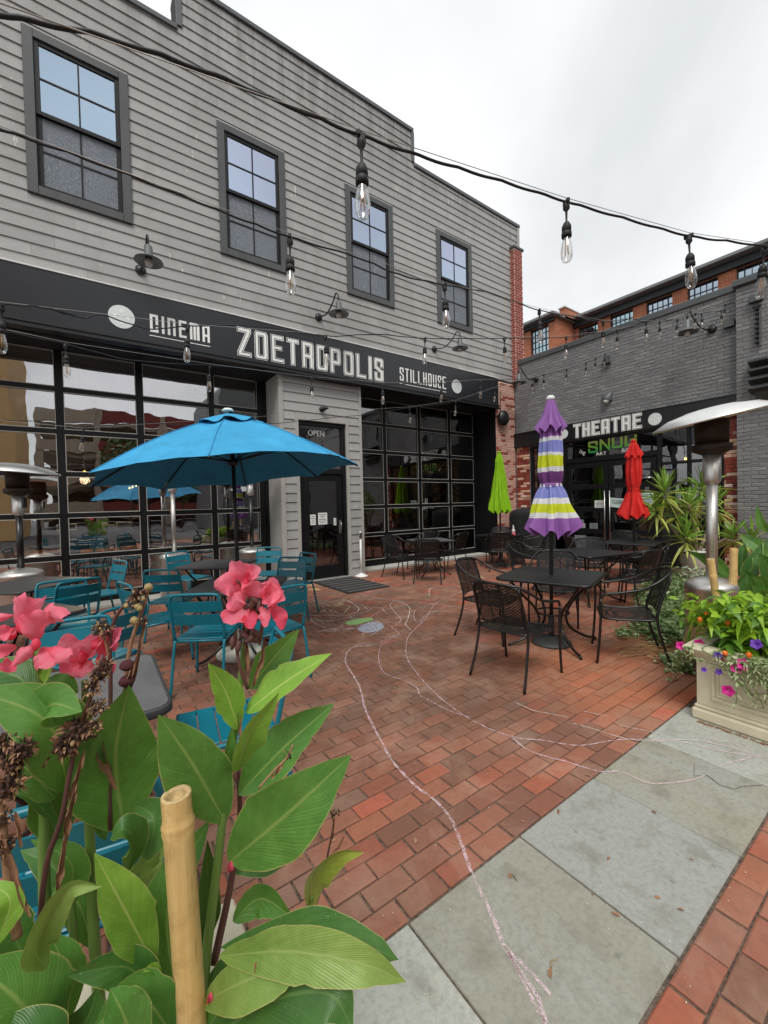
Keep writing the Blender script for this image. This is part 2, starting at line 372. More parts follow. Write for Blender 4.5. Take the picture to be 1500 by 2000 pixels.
# ================================================================ setting
b=MB(); b.add([(-150,-150,-.06),(150,-150,-.06),(150,150,-.06),(-150,150,-.06)],[(0,1,2,3)]); b.build('ground',M['asphalt'],kind='structure')
b=MB(); b.add([(-6,-7,-.008),(10.3,-7,-.008),(10.3,8.6,-.008),(-6,8.6,-.008)],[(0,1,2,3)]); sandbed=b.build('sand_bed',M['sand'],kind='structure')
pav=bpy.data.objects.new('brick_paving',None); C.objects.link(pav); pav['kind']='structure'; WL[pav]=(0,0,0)
def paver_mesh(i):
    m=MB(); r=random.Random(i); L_,W_=.1938+r.uniform(-.003,.001),.0962+r.uniform(-.002,.001)
    x,y=L_/2,W_/2; c=.004
    q=lambda:c+abs(r.gauss(0,.0025))
    top=[(-x+q(),-y+q(),0),(x-q(),-y+q(),0),(x-q(),y-q(),0),(-x+q(),y-q(),0)]
    e=[(-x,-y,-c),(x,-y,-c),(x,y,-c),(-x,y,-c)]; d=[(a,b_,-.03) for a,b_,_ in e]
    m.add(top+e+d,[(0,1,2,3),(4,5,1,0),(5,6,2,1),(6,7,3,2),(7,4,0,3),(8,9,5,4),(9,10,6,5),(10,11,7,6),(11,8,4,7)])
    return m
bricks=[]
PX,PY=.2025,.1026
def paved(x,y):
    if 7.78<y: return False
    return True
for row in range(-70,66):
    if row>=0: y=1.166+PY/2+row*PY
    else: y=.532-PY/2+(row+1)*PY
    if y>7.78 or y<-5: continue
    off=(.5 if row%2 else 0)+random.uniform(-.06,.06)
    for k in range(-22,52):
        x=(k+off)*PX
        if x>10.05 or x<-4.4: continue
        if y<.53 and (x>7 or x<-1): continue
        p=project((x,y,0)); vis=0
        if p[2]>.3 and -40<p[0]<1540 and p[1]<2060 and not(p[0]<430 and p[1]>1230) and not(p[0]>1400 and p[1]<1700 and y>.6): vis=1/p[2]
        bricks.append((vis,x,y))
bricks.sort(reverse=True)
protos=[]
for i in range(24):
    m=paver_mesh(i); m.r=[(i+.5)/24 if i%6 else random.random()*.8+.02]*len(m.f); protos.append(m)
pmesh=[m.mesh('brick',M['paver']) for m in protos]
def pick():
    return random.choices(range(24),weights=[1]*20+[.9,.5,.3,.3])[0]
big=MB()
for i,(vis,x,y) in enumerate(bricks):
    z=random.gauss(0,.0012); rx,ry,rz=random.gauss(0,.006),random.gauss(0,.004),random.gauss(0,.008); k=pick()
    if abs(x-3.19)<.11 and abs(y-1.22)<.05: k=23
    if i<300:
        o=link('brick',pmesh[k],pav); o.location=(x,y,z); o.rotation_euler=(rx,ry,rz)
    else:
        T=Matrix.Translation((x,y,z))@Matrix.Rotation(rz,4,'Z')@Matrix.Rotation(rx,4,'X')
        m=protos[k]; big.add([tuple(T@Vector(q)) for q in m.v],m.f,max(.01,min(1,m.r[0]+random.uniform(-.02,.02))))
big.build('bricks_beyond',M['paver'],pav,kind='stuff')
# flagstone walk
walk=bpy.data.objects.new('stone_walk',None); C.objects.link(walk); walk['kind']='structure'; WL[walk]=(0,0,0)
xs=[.887+.6465*k for k in range(-5,9)]; fr=[.5,.9,.35,.2,.95,.0,.5,.18,.98,.6,.3,.8,.4]
for i in range(len(xs)-1):
    if xs[i]>3.35: continue
    m=MB(); m.box(xs[i]+.004,.538+random.uniform(0,.004),-.03,xs[i+1]-.004,1.16-random.uniform(0,.004),.001+random.uniform(-.002,.002),.004,r=max(.01,{5:.28,6:.5,7:.12,8:.97}.get(i,fr[i%13])))
    m.build('flagstone',M['flag'],walk)
# spalled layer on one flagstone
m=MB(); pts=[(2.62,.84),(2.68,.80),(2.64,.735),(2.66,.68),(2.72,.66),(2.815,.60),(2.815,.86),(2.74,.875)]
m.prism(pts,'z',.0025,.006,r=.42); m.build('stone_flake',M['flag'],walk)
m=MB(); m.box(-6,7.80,-.03,9.17,8.16,.045,.01); m.build('concrete_ledge',M['concrete'],kind='structure')
# ================================================================ cinema building
B1=thing('cinema_building','two storey cinema building with grey clapboard front over black glazed doors','building',(3,7.52,0))
YF=7.52
wins=[(-.59,.66),(1.98,3.15),(4.515,5.76),(7.09,8.34)]
wins=[(-.59,.655),(1.965,3.19),(4.517,5.755),(7.09,8.335)]
WZ0,WZ1=5.965,8.24
def roof_at(x):
    return 9.45 if x<1.39 else (10.29 if x<6.43 else 9.51)
SEG=[(-3.2,1.39,9.45),(1.39,6.43,10.29),(6.43,10.38,9.51)]
# core wall behind the boards
for a,c,h in SEG:
    m=MB()
    xs_=[a]+[v for w in wins for v in (w[0]+.1,w[1]-.1) if a<w[0] and w[1]<c]+[c]
    m.box(a,YF+.06,4.06,c,YF+.5,WZ0+.08); m.box(a,YF+.06,WZ1-.08,c,YF+.5,h-.03)
    k=[v for v in xs_]
    for i in range(0,len(k),2): m.box(k[i],YF+.06,WZ0+.08,k[i+1],YF+.5,WZ1-.08)
    m.build('wall',M['darkroom'],B1)
EXP=.178
def board(x0,x1,z0,z1,y=YF,butt=.022):
    m=MB(); lip=.010; y=y+random.gauss(0,.0004); z0=z0+random.gauss(0,.0005)
    vs=[(x0,y-butt,z0-lip),(x1,y-butt,z0-lip),(x1,y-.003,z1),(x0,y-.003,z1),(x0,y+.05,z0-lip),(x1,y+.05,z0-lip),(x1,y+.05,z1),(x0,y+.05,z1)]
    fs=[(0,1,2,3),(5,4,7,6),(4,5,1,0),(1,5,6,2),(3,2,6,7),(4,0,3,7)]
    m.add(vs,fs,random.random()*.98+.01); return m
z=4.93; n=0
while z<10.3:
    ivs=[]
    for a,c,h in SEG:
        if z<h-.06: ivs.append((a,c,min(z+EXP,h-.02)))
    # merge neighbours at the same height
    merged=[]
    for iv in ivs:
        if merged and abs(merged[-1][1]-iv[0])<1e-6 and abs(merged[-1][2]-iv[2])<1e-6: merged[-1]=(merged[-1][0],iv[1],iv[2])
        else: merged.append(iv)
    for (a,c,zt) in merged:
        cuts=[(a,c)]
        if z<WZ0<z+EXP-.02:
            for w in wins:
                if a<w[0] and w[1]<c: board(w[0]+.002,w[1]-.002,z,WZ0-.002).build('clapboard',M['siding'],B1)
        if z<WZ1-.0<z+EXP-.03:
            for w in wins:
                if a<w[0] and w[1]<c: board(w[0]+.002,w[1]-.002,WZ1+.012,zt).build('clapboard',M['siding'],B1)
        if z+EXP>WZ0 and z<WZ1:
            for w in wins:
                new=[]
                for (p,q) in cuts:
                    if p<w[0] and w[1]<q: new+=[(p,w[0]),(w[1],q)]
                    else: new.append((p,q))
                cuts=new
        for (p,q) in cuts:
            while q-p>3.66:
                d=p+random.uniform(2.2,3.6); board(p,d-.002,z,zt).build('clapboard',M['siding'],B1); p=d
            board(p,q,z,zt).build('clapboard',M['siding'],B1)
    z+=EXP
# parapet copings
for a,c,h in SEG:
    m=MB(); m.box(a-(.0),YF-.05,h-.06,c+(.03 if c>10 else .0),YF+.55,h+.03,.01); m.build('roof_cap',M['coping'],B1)
m=MB(); m.box(1.375,YF-.04,9.48,1.46,YF-.001,10.23,.004); m.build('corner_trim',M['coping'],B1)
m=MB(); m.box(6.36,YF-.04,9.54,6.445,YF-.001,10.23,.004); m.build('corner_trim',M['coping'],B1)
m=MB(); m.box(10.30,YF-.035,8.7,10.395,YF-.002,9.45,.004); m.build('corner_trim',M['cornerboard'],B1)
m=MB(); m.box(-3.2,YF+.5,9.3,10.38,16,9.36); m.build('roof',M['coping'],B1)
# sash windows
def sash(x0,x1):
    m=MB(); t=.12; y0=YF-.045
    m.box(x0,y0,WZ0,x0+t,YF+.05,WZ1,.006); m.box(x1-t,y0,WZ0,x1,YF+.05,WZ1,.006)
    m.box(x0+t,y0,WZ0,x1-t,YF+.05,WZ0+t,.006); m.box(x0+t,y0,WZ1-t,x1-t,YF+.05,WZ1,.006)
    w=m.build('window',M['trim'],B1)
    a,c,p,q=x0+t,x1-t,WZ0+t,WZ1-t; mid=(p+q)/2+.02; s=.06
    for k,(l,h,y) in enumerate(((p,mid+.03,YF+.03),(mid-.03,q,YF+.0))):
        f=MB(); f.box(a,y-.02,l,a+s,y+.02,h,.004); f.box(c-s,y-.02,l,c,y+.02,h,.004); f.box(a+s,y-.02,l,c-s,y+.02,l+s,.004); f.box(a+s,y-.02,h-s,c-s,y+.02,h,.004)
        g0=MB(); cx=(a+c)/2; cz=(l+h)/2
        f.box(cx-.011,y-.012,l+s,cx+.011,y+.012,h-s); f.box(a+s,y-.0135,cz-.011,cx-.011,y+.0125,cz+.011); f.box(cx+.011,y-.0135,cz-.011,c-s,y+.0125,cz+.011)
        f.build('sash_frame',M['blackframe'],w)
        for (i0,i1) in ((a+s,cx-.011),(cx+.011,c-s)):
            for (j0,j1) in ((l+s,cz-.011),(cz+.011,h-s)):
                g=MB(); g.box(i0,y-.003,j0,i1,y+.003,j1); g.build('pane',M['glasssash'] if k else M['screen'],w)
    d=MB(); d.box(a,YF+.09,p,c,YF+.11,q); d.build('room_dark_sheet',M['room_dark_sheet'],w)  # dark colour of this sheet stands in for the unlit room behind the panes
for w in wins: sash(*w)
# pillar with door
PX0,PX1=2.94,4.785
DX0,DX1,DZ=3.33,4.40,3.21
m=MB(); m.box(PX0+.06,YF+.06,0,DX0,YF+.7,4.04); m.box(DX1,YF+.06,0,PX1-.02,YF+.7,4.04); m.box(DX0,YF+.06,DZ,DX1,YF+.7,4.04); m.build('wall',M['darkroom'],B1)
z=.0
while z<4.03:
    zt=min(z+EXP,4.035)
    if z<DZ+.05<zt-.02: board(DX0-.065,DX1+.055,DZ+.07,zt).build('clapboard',M['siding'],B1)
    if z<DZ+.05:
        board(PX0+.09,DX0-.07,z+.008,zt).build('clapboard',M['siding'],B1); board(DX1+.06,PX1-.06,z+.008,zt).build('clapboard',M['siding'],B1)
    else: board(PX0+.09,PX1-.06,z,zt).build('clapboard',M['siding'],B1)
    z+=EXP
m=MB(); m.box(PX0,YF-.03,0,PX0+.09,YF+.72,4.04,.004); m.build('corner_board',M['cornerboard'],B1)
m=MB(); m.box(PX1-.06,YF-.03,0,PX1,YF+.72,4.04,.004); m.build('corner_board',M['cornerboard'],B1)
m=MB(); m.box(DX0-.07,YF-.026,0,DX0,YF+.08,DZ+.06,.004); m.box(DX1,YF-.026,0,DX1+.06,YF+.08,DZ+.06,.004); m.box(DX0,YF-.026,DZ,DX1,YF+.08,DZ+.06,.004); m.build('door_casing',M['cornerboard'],B1)
d=MB(); y=YF+.06
d.box(DX0,y-.03,0,DX0+.075,y+.1,DZ,.004); d.box(DX1-.075,y-.03,0,DX1,y+.1,DZ,.004); d.box(DX0+.075,y-.03,DZ-.08,DX1-.075,y+.1,DZ,.004); d.box(DX0+.075,y-.03,2.16,DX1-.075,y+.1,2.27,.004)
lx0,lx1=DX0+.085,DX1-.085
d.box(lx0,y,.03,lx0+.13,y+.05,2.15,.004); d.box(lx1-.13,y,.03,lx1,y+.05,2.15,.004); d.box(lx0+.13,y,2.02,lx1-.13,y+.05,2.15,.004); d.box(lx0+.13,y,.03,lx1-.13,y+.05,.29,.004)
door=d.build('door',M['blackframe'],B1)
g=MB(); g.box(lx0+.13,y+.02,.29,lx1-.13,y+.028,2.02); g.build('door_glass',M['glassdark'],door)
g=MB(); g.box(DX0+.075,y+.03,2.27,DX1-.075,y+.038,DZ-.08); g.build('transom_glass',M['glass'],door)
g=MB(); g.box(DX0,y-.10,-.01,DX1,y+.12,.022,.004); g.build('threshold',mat('alu_threshold',(200,198,190),.4,.6),door)
M['steel']=mat('brushed_steel',(170,168,164),.3,1.,var=.1,scale=3)
g=MB(); g.box(lx1-.095,y-.012,.93,lx1-.045,y,1.2,.005); g.tube([(lx1-.07,y-.012,1.0),(lx1-.07,y-.05,1.0),(lx1-.07,y-.05,1.14),(lx1-.07,y-.012,1.16)],.011); g.build('handle',M['steel'],door)
M['paper']=mat('white_paper',(226,228,224),.8,var=.05)
M['ink']=mat('printed_ink',(60,64,66),.8)
def paper(x0,z0,x1,z1,yy,par,lines=5,axis='y'):
    g=MB(); k=MB()
    g.box(x0,yy-.003,z0,x1,yy-.001,z1)
    for i in range(lines):
        zz=z1-(i+1)*(z1-z0)/(lines+1); l=random.uniform(.45,.85)*(x1-x0); c=(x0+x1)/2
        k.box(c-l/2,yy-.0045,zz-.006,c+l/2,yy-.0032,zz+.006*random.uniform(.3,1.3))
    p=g.build('notice',M['paper'],par); k.build('print',M['ink'],par)
paper(3.57,1.13,3.69,1.34,y+.018,door,4); paper(3.745,1.13,3.95,1.37,y+.018,door,6); paper(4.10,1.10,4.16,1.25,y+.018,door,3)
# recessed garage doors
YG=8.2
RZ=[.118,.757,1.42,2.07,2.735,3.395,4.03]
def garage(cols,label,x0,x1,gl):
    f=MB(); s=.052; t=.055
    for i,x in enumerate(cols): f.box(x-(s if 0<i<len(cols)-1 else s*1.3),YG-.03,RZ[0],x+(s if 0<i<len(cols)-1 else s*1.3),YG+.03,RZ[-1],.004)
    for zz in RZ:
        for i in range(len(cols)-1): f.box(cols[i]+s,YG-.028,zz-.0,cols[i+1]-s,YG+.028,zz+.075 if zz<4 else zz+.05,.004)
    f.box(cols[0]-.05,YG-.034,.05,cols[-1]+.05,YG+.034,.118,.004)
    f.box(cols[-1]+s*1.3,YG-.05,.05,x1,YG+.06,4.04); f.box(x0,YG-.05,.05,cols[0]-s*1.3,YG+.06,4.04)
    gd=f.build('garage_door',M['blackframe'],B1); tag(gd,label,'x'); del gd['category']
    bd=MB()
    for i in range(len(cols)-1):
        for j in range(len(RZ)-1):
            a,c,p,q=cols[i]+s,cols[i+1]-s,RZ[j]+.075,RZ[j+1]
            g=MB(); a_=random.uniform(-.004,.004); g.box(a,YG-.003,p,c,YG+.003,q); g.build('pane',gl,gd)
            bd.box(a,YG-.034,p,c,YG-.02,p+.012); bd.box(a,YG-.032,p+.012,a+.008,YG-.02,q-.01); bd.box(c-.008,YG-.032,p+.012,c,YG-.02,q-.01); bd.box(a,YG-.032,q-.01,c,YG-.02,q)
    bd.build('glazing_bead',M['bead'],gd)
    return gd
GD1=garage([-2.55,-1.455,-.365,.72,1.885,2.80],'black sectional glass door left of the pillar',-3.2,2.93,M['glass'])
GD2=garage([4.86,5.87,6.98,8.06,9.05],'black sectional glass door right of the pillar',4.78,9.17,M['glassdark'])
def notice_on(px0,py0,px1,py1,gd,frame=False,yy=8.225):
    a=ray(px0,py1); c=ray(px1,py0); A=np.array([0,0,H])+a*(yy/a[1]); Cc=np.array([0,0,H])+c*(yy/c[1])
    if frame:
        g=MB(); x0,x1,z0,z1=A[0],Cc[0],A[2],Cc[2]
        g.box(x0,yy-.004,z0,x0+.02,yy,z1); g.box(x1-.02,yy-.004,z0,x1,yy,z1); g.box(x0+.02,yy-.004,z0,x1-.02,yy,z0+.02); g.box(x0+.02,yy-.004,z1-.02,x1-.02,yy,z1); g.build('notice_frame',M['paper'],gd)
    else: paper(A[0],A[2],Cc[0],Cc[2],yy,gd,4)
notice_on(226,1018,259,1036,GD1); notice_on(212,1024,224,1036,GD1); notice_on(200,1020,210,1035,GD1); notice_on(110,1022,150,1037,GD1,True); notice_on(817,975,823,985,GD2)
m=MB(); m.box(-3.2,YF+.02,4.04,PX0,YG+.1,4.062); m.box(PX1,YF+.02,4.04,9.18,YG+.1,4.062); m.build('soffit',M['soffit'],B1)
m=MB(); m.box(9.172,YF-.02,0,9.20,YG+.1,4.04); m.build('door_jamb',M['blackframe'],B1)
m=MB(); m.box(PX0+.0,YF+.72,0,PX0+.02,YG+.1,4.04); m.box(PX1-.02,YF+.72,0,PX1,YG+.1,4.04); m.box(PX0,YG-.02,0,PX1,YG+.1,4.04); m.build('door_jamb',M['blackframe'],B1)
# interior
m=MB(); m.box(-3.3,13.5,0,9.9,13.6,4.3); m.box(-3.4,8.3,0,-3.3,13.6,4.3); m.box(9.8,8.35,0,9.9,13.5,4.3); m.build('interior_wall',M['roomwall'],B1)
m=MB(); m.box(-3.4,8.24,4.2,9.9,13.6,4.3); m.build('ceiling',M['soffit'],B1)
m=MB(); m.box(-3.4,8.17,-.03,9.9,13.6,.04); m.build('interior_floor',M['darkfloor'],kind='structure')
# ================================================================ lettering
GL={'O':[[(0,.08),(0,.92),(.1,1),(.9,1),(1,.92),(1,.08),(.9,0),(.1,0),(0,.08)]],
'Z':[[(0,1),(1,1),(.95,.9),(.05,.1),(0,0),(1,0)]],
'E':[[(1,1),(0,1),(0,0),(1,0)],[(0,.54),(.8,.54)]],
'T':[[(0,1),(1,1)],[(.5,1),(.5,0)]],
'R':[[(0,0),(0,1),(.9,1),(1,.93),(1,.55),(.9,.47),(0,.47)],[(.5,.47),(.9,.42),(1,.35),(1,0)]],
'P':[[(0,0),(0,1),(.9,1),(1,.93),(1,.5),(.9,.42),(0,.42)]],
'L':[[(0,1),(0,0),(1,0)]],'I':[[(.5,1),(.5,0)]],
'S':[[(1,.72),(1,.93),(.9,1),(.1,1),(0,.93),(0,.62),(1,.40),(1,.07),(.9,0),(.1,0),(0,.07),(0,.28)]],
'C':[[(1,.50),(1,1),(0,1),(0,0),(1,0),(1,.22)]],
'N':[[(0,0),(0,1),(.85,1),(1,.93),(1,0)]],'M':[[(0,0),(0,1),(.9,1),(1,.95),(1,0)],[(.5,1),(.5,0)]],
'A':[[(0,0),(0,.95),(.1,1),(1,1),(1,0)],[(0,.38),(1,.38)]],'H':[[(0,0),(0,1)],[(1,0),(1,1)],[(0,.54),(1,.54)]],
'U':[[(0,1),(0,.07),(.1,0),(.9,0),(1,.07),(1,1)]],
'V':[[(0,0),(0,1),(1,0),(1,1)]],
'G':[[(1,.72),(1,1),(0,1),(0,0),(1,0),(1,.45),(.55,.45)]],
'2':[[(0,.8),(0,1),(1,1),(1,.55),(0,.35),(0,0),(1,0)]]}
def glyph(ch,w,h,th,outline=None,res=60):
    # raster a stroked glyph to rectangles (x0,z0,x1,z1)
    segs=[]; pad=th/2
    for pl in GL[ch]:
        P=[(pad+p[0]*(w-th),pad+p[1]*(h-th)) for p in pl]
        segs+=[(P[i],P[i+1]) for i in range(len(P)-1)]
    c=h/res; ex=(outline[1] if outline else 0)+c; nx=int((w+2*ex)/c)+1; nz_=int((h+2*ex)/c)+1
    X,Z=np.meshgrid(-ex+(np.arange(nx)+.5)*c,-ex+(np.arange(nz_)+.5)*c)
    D=np.full(X.shape,9.)
    for (a,bq) in segs:
        dx,dz=bq[0]-a[0],bq[1]-a[1]; l2=dx*dx+dz*dz+1e-12
        t=np.clip(((X-a[0])*dx+(Z-a[1])*dz)/l2,0,1); ux,uz=np.abs(X-a[0]-t*dx),np.abs(Z-a[1]-t*dz)
        D=np.minimum(D,np.maximum(ux,uz) if min(abs(dx),abs(dz))<1e-6 else np.hypot(ux,uz))
    m_=D<=th/2
    if outline: m_|=(D>=th/2+outline[0])&(D<=th/2+outline[1])
    rects=[]; act={}
    for j in range(nz_+1):
        runs=set()
        if j<nz_:
            r=m_[j]; i=0
            while i<nx:
                if r[i]:
                    k=i
                    while k<nx and r[k]: k+=1
                    runs.add((i,k)); i=k
                else: i+=1
        for key in list(act):
            if key not in runs:
                rects.append((-ex+key[0]*c,-ex+act[key]*c,-ex+key[1]*c,-ex+j*c)); del act[key]
        for key in runs: act.setdefault(key,j)
    return rects
def write(word,x0,x1,z0,z1,place,par,th,gap=.22,outline=None,m_='letter',iw=.45,res=60):
    # letters fill x0..x1; place(u,z)->3D on face, offset d
    wd=[iw if c=='I' else (1.25 if c=='M' else 1.) for c in word]; tot=sum(wd)+gap*(len(word)-1); u=(x1-x0)/tot; x=x0
    for c,w in zip(word,wd):
        W_=w*u; m=MB()
        for (a,bq,cc,dd) in glyph(c,W_ if c!='I' else max(W_,th),z1-z0,th,outline,res): place(m,x+a,z0+bq,x+cc,z0+dd)
        m.build('letter',M[m_],par); x+=W_+gap*u
# ---------------- cinema sign
SG=thing('cinema_sign','long black fascia sign reading CINEMA ZOETROPOLIS STILLHOUSE','sign',(3,7.4,4.1))
m=MB(); m.box(-3.2,YF-.13,4.15,9.20,YF-.02,4.885,.004); m.build('sign_panel',M['signblack'],SG)
m=MB(); m.box(-3.2,YF-.145,4.885,9.21,YF-.0,4.905,.002); m.build('flashing',M['flashing'],SG)
m=MB(); m.box(-3.2,YF-.16,4.115,9.21,YF-.02,4.15,.004); m.box(-3.2,YF-.145,4.075,9.205,YF-.02,4.113,.004); m.box(-3.2,YF-.19,4.04,9.215,YF-.02,4.073,.004); m.build('cornice',M['blackmetal'],SG)
def onA(m,a,z0,c,z1,d=.135): m.box(a,YF-.138,z0,c,YF-.1305,z1)
write('CINEMA',.83,1.715,4.315,4.59,onA,SG,.037,.42,iw=.3)
write('ZOETROPOLIS',2.19,5.30,4.215,4.685,onA,SG,.046,.50,(.013,.021),iw=.26,res=80)
write('STILLHOUSE',5.775,7.21,4.31,4.61,onA,SG,.031,.42,iw=.25)
m=MB(); m.box(.82,YF-.138,4.249,1.715,YF-.1305,4.261); m.build('underline',M['letter'],SG)
m=MB(); m.box(5.77,YF-.138,4.235,7.215,YF-.1305,4.247); m.build('underline',M['letter'],SG)
def disc(par,c,R,ax,dim=True):
    T=Matrix.Rotation(math.pi/2,4,'X') if ax=='y' else Matrix.Rotation(-math.pi/2,4,'Y')
    m=MB(); m.lathe([(.001,.008),(R,.008),(R,0)],40,c,T=T,smooth=False,caps=False); dd=m.build('reel_disc',M['disc'],par)
    for (u,w) in ((0,0),(0,.5),(0,-.5),(.5,0),(-.5,0)):
        k=MB()
        cc=(c[0]+u*R,c[1]-.009,c[2]+w*R) if ax=='y' else (c[0]-.009,c[1]+u*R,c[2]+w*R)
        k.lathe([(.001,.0015),(R*(.16 if (u or w) else .1),.0015)],18,cc,T=T,smooth=False,caps=False)
        k.build('reel_hole',M['letter'],dd)
disc(SG,(.455,YF-.131,4.45),.172,'y'); disc(SG,(7.585,YF-.131,4.435),.172,'y')
# ================================================================ brick masonry
def brick_protos(nm,mt,L_,Hh,D_,axis,n=16,jit=.003,ch=.006):
    out_=[]
    for i in range(n):
        r=random.Random(i*13+5); m=MB(); l,h,d=L_/2,Hh/2,D_
        # outward face at -y (axis 'y') or -x (axis 'x'), slightly cushioned
        P=[(-l,0,-h),(l,0,-h),(l,0,h),(-l,0,h)]
        F=[(-l+ch+r.uniform(0,jit),-d+r.uniform(-jit,jit),-h+ch+r.uniform(0,jit)),(l-ch-r.uniform(0,jit),-d+r.uniform(-jit,jit),-h+ch+r.uniform(0,jit)),(l-ch-r.uniform(0,jit),-d+r.uniform(-jit,jit),h-ch-r.uniform(0,jit)),(-l+ch+r.uniform(0,jit),-d+r.uniform(-jit,jit),h-ch-r.uniform(0,jit))]
        E_=[(a,-d*.55,c) for a,_,c in P]
        vs=P+E_+F; fs=[]
        for a in (0,4):
            for k in range(4): fs.append((a+k,a+(k+1)%4,a+4+(k+1)%4,a+4+k))
        fs.append((8,9,10,11))
        if axis=='x': vs=[(b_,-a,c) for a,b_,c in vs]
        m.add(vs,fs,(i+.5)/n); out_.append(m)
    return out_
class Masonry:
    def __init__(s,par,nm='brick'): s.par=par; s.items=[]; s.nm=nm
    def face(s,axis,plane,u0,u1,z0,z1,L_,Hh,mt,D_=.012,gap=.01,holes=(),flip=1,jit=.003,off0=0.):
        pr=brick_protos(s.nm,mt,L_-gap,Hh-gap,D_,axis,jit=jit); me={}
        if axis=='-y' : pass
        rows=int(round((z1-z0)/Hh))
        for j in range(rows):
            z=z0+(j+.5)*Hh; off=(.5 if j%2 else 0.)*L_+off0
            k0=int(math.floor((u0-off)/L_)); k1=int(math.ceil((u1-off)/L_))
            for k in range(k0,k1+1):
                a=off+k*L_; c=a+L_; a2,c2=max(a,u0),min(c,u1)
                if c2-a2<.03: continue
                if any(c2>h[0]+.01 and a2<h[1]-.01 and z>h[2] and z<h[3] for h in holes): continue
                sc=(c2-a2)/L_; u=(a2+c2)/2
                P=(u,plane,z) if axis=='y' else (plane,u,z)
                px,py,zc=project(P); vis=0
                if zc>.3 and -20<px<1520 and -20<py<2000: vis=L_*Hh/zc**2*sc*(abs(np.array([0,1,0])@ray(px,py)) if axis=='y' else abs(ray(px,py)[0]))
                s.items.append((vis,random.random(),P,sc,axis,pr,mt,id(pr)))
    def finish(s,limit=300):
        s.items.sort(key=lambda t:(-t[0],t[1])); cache={}; stuff={}
        for i,(vis,_,P,sc,axis,pr,mt,key) in enumerate(s.items):
            k=random.randrange(len(pr))
            if i<limit and vis>0:
                if (key,k) not in cache: cache[key,k]=pr[k].mesh(s.nm,mt)
                o=link(s.nm,cache[key,k],s.par); w=WL[s.par]; o.location=(P[0]-w[0],P[1]-w[1],P[2]-w[2])
                o.scale=(sc,1,1) if axis=='y' else (1,sc,1)
                o.rotation_euler=(0,random.gauss(0,.006),0) if axis=='y' else (random.gauss(0,.006),0,0)
            else:
                m=stuff.setdefault(mt.name,(MB(),mt))[0]
                vs=[(q[0]*(sc if axis=='y' else 1)+P[0],q[1]*(sc if axis=='x' else 1)+P[1],q[2]+P[2]) for q in pr[k].v]
                m.add(vs,pr[k].f,pr[k].r[0])
        for m,mt in stuff.values(): m.build(s.nm+'work',mt,s.par,kind='stuff')
# ---------------- brick pier between the two buildings
PR=thing('brick_pier','red brick pier rising past the right end of the grey clapboard wall','brick pier',(9.8,7.7,0))
m=MB(); m.box(9.205,7.515,0,10.05,7.9,4.87); m.box(9.97,7.37,4.87,10.335,8.2,8.69); m.build('mortar_core',M['piermortar'],PR)
m=MB(); m.box(9.93,7.33,8.69,10.375,8.24,8.76,.01); m.build('pier_cap',M['coping'],PR)
ms=Masonry(PR)
ms.face('y',7.515,9.207,10.07,0.02,4.86,.205,.072,M['pinkbrick'],.008,gap=.012)
ms.face('y',7.37,9.972,10.333,4.88,8.68,.205,.074,M['pierbrick'],.006,gap=.015,off0=.06)
ms.face('x',9.97,7.372,8.0,4.88,8.68,.205,.074,M['pierbrick'],.006,gap=.015)
ms.finish()
# ================================================================ theatre building
XB=10.08
B2=thing('theatre_building','low building of dark grey painted brick with a black shopfront under an awning sign','building',(10.08,4.5,0))
m=MB(); m.box(XB+.012,2.5,3.02,XB+.35,7.9,5.5); m.box(XB+.012,7.05,0,XB+.35,7.9,3.02); m.box(XB+.012,2.45,0,XB+.35,2.70,3.02); m.box(9.93,-6,0,XB+.35,2.46,5.45); m.build('wall',M['wallmortar'],B2)
m=MB(); m.box(XB-.035,2.5,5.39,XB+.4,7.9,5.53,.012); m.box(9.85,-6,5.39,XB+.4,2.5,5.51,.012); m.build('coping',M['coping'],B2)
m=MB(); m.box(XB+.35,-6,5.2,20,7.9,5.26); m.build('roof',M['coping'],B2)
ms=Masonry(B2)
ms.face('x',XB+.012,2.47,7.5,3.44,5.385,.215,.0725,M['wallbrick'],.011,gap=.005,jit=.005)
ms.face('x',XB+.012,7.06,7.5,0.02,3.05,.205,.072,M['jambbrick'],.012)
ms.face('x',XB+.012,2.46,2.70,0.02,3.05,.205,.072,M['jambbrick'],.012)
ms.face('x',9.93,1.2,2.46,0.0,5.385,.215,.0725,M['wallbrick'],.010,gap=.005,jit=.005)
ms.finish()
# shopfront
XS=10.16
f=MB()
def post(y0,y1,z0,z1,d=.05): f.box(XS-d,y0,z0,XS+d,y1,z1,.005)
post(6.98,7.05,0,3.02); post(5.99,6.06,0,3.02,.055); post(3.80,3.87,0,3.02,.055); post(3.26,3.32,0,3.0); post(2.70,2.76,0,3.0)
post(3.87,5.99,2.44,2.56,.048); post(3.87,5.99,2.97,3.02,.048); 
for a,c in ((6.06,6.98),):
    for zz in (0.05,.72,1.4,2.05,2.95): post(a,c,zz,zz+.06,.045)
for a,c in ((3.32,3.80),(2.76,3.26)):
    for zz in (0.03,.85,2.22,2.95): post(a,c,zz,zz+.06,.045)
m=MB(); sf=f.build('shopfront_frame',M['blackframe'],B2)
def pane(y0,y1,z0,z1,par): 
    g=MB(); g.box(XS-.004,y0,z0,XS+.004,y1,z1); return g.build('pane',M['glassdark'],par)
tp=pane(3.87,5.99,2.56,2.97,sf)
for a,b_ in ((.11,.72),(.78,1.4),(1.46,2.05),(2.11,2.95)): pane(6.06,6.98,a,b_,sf)
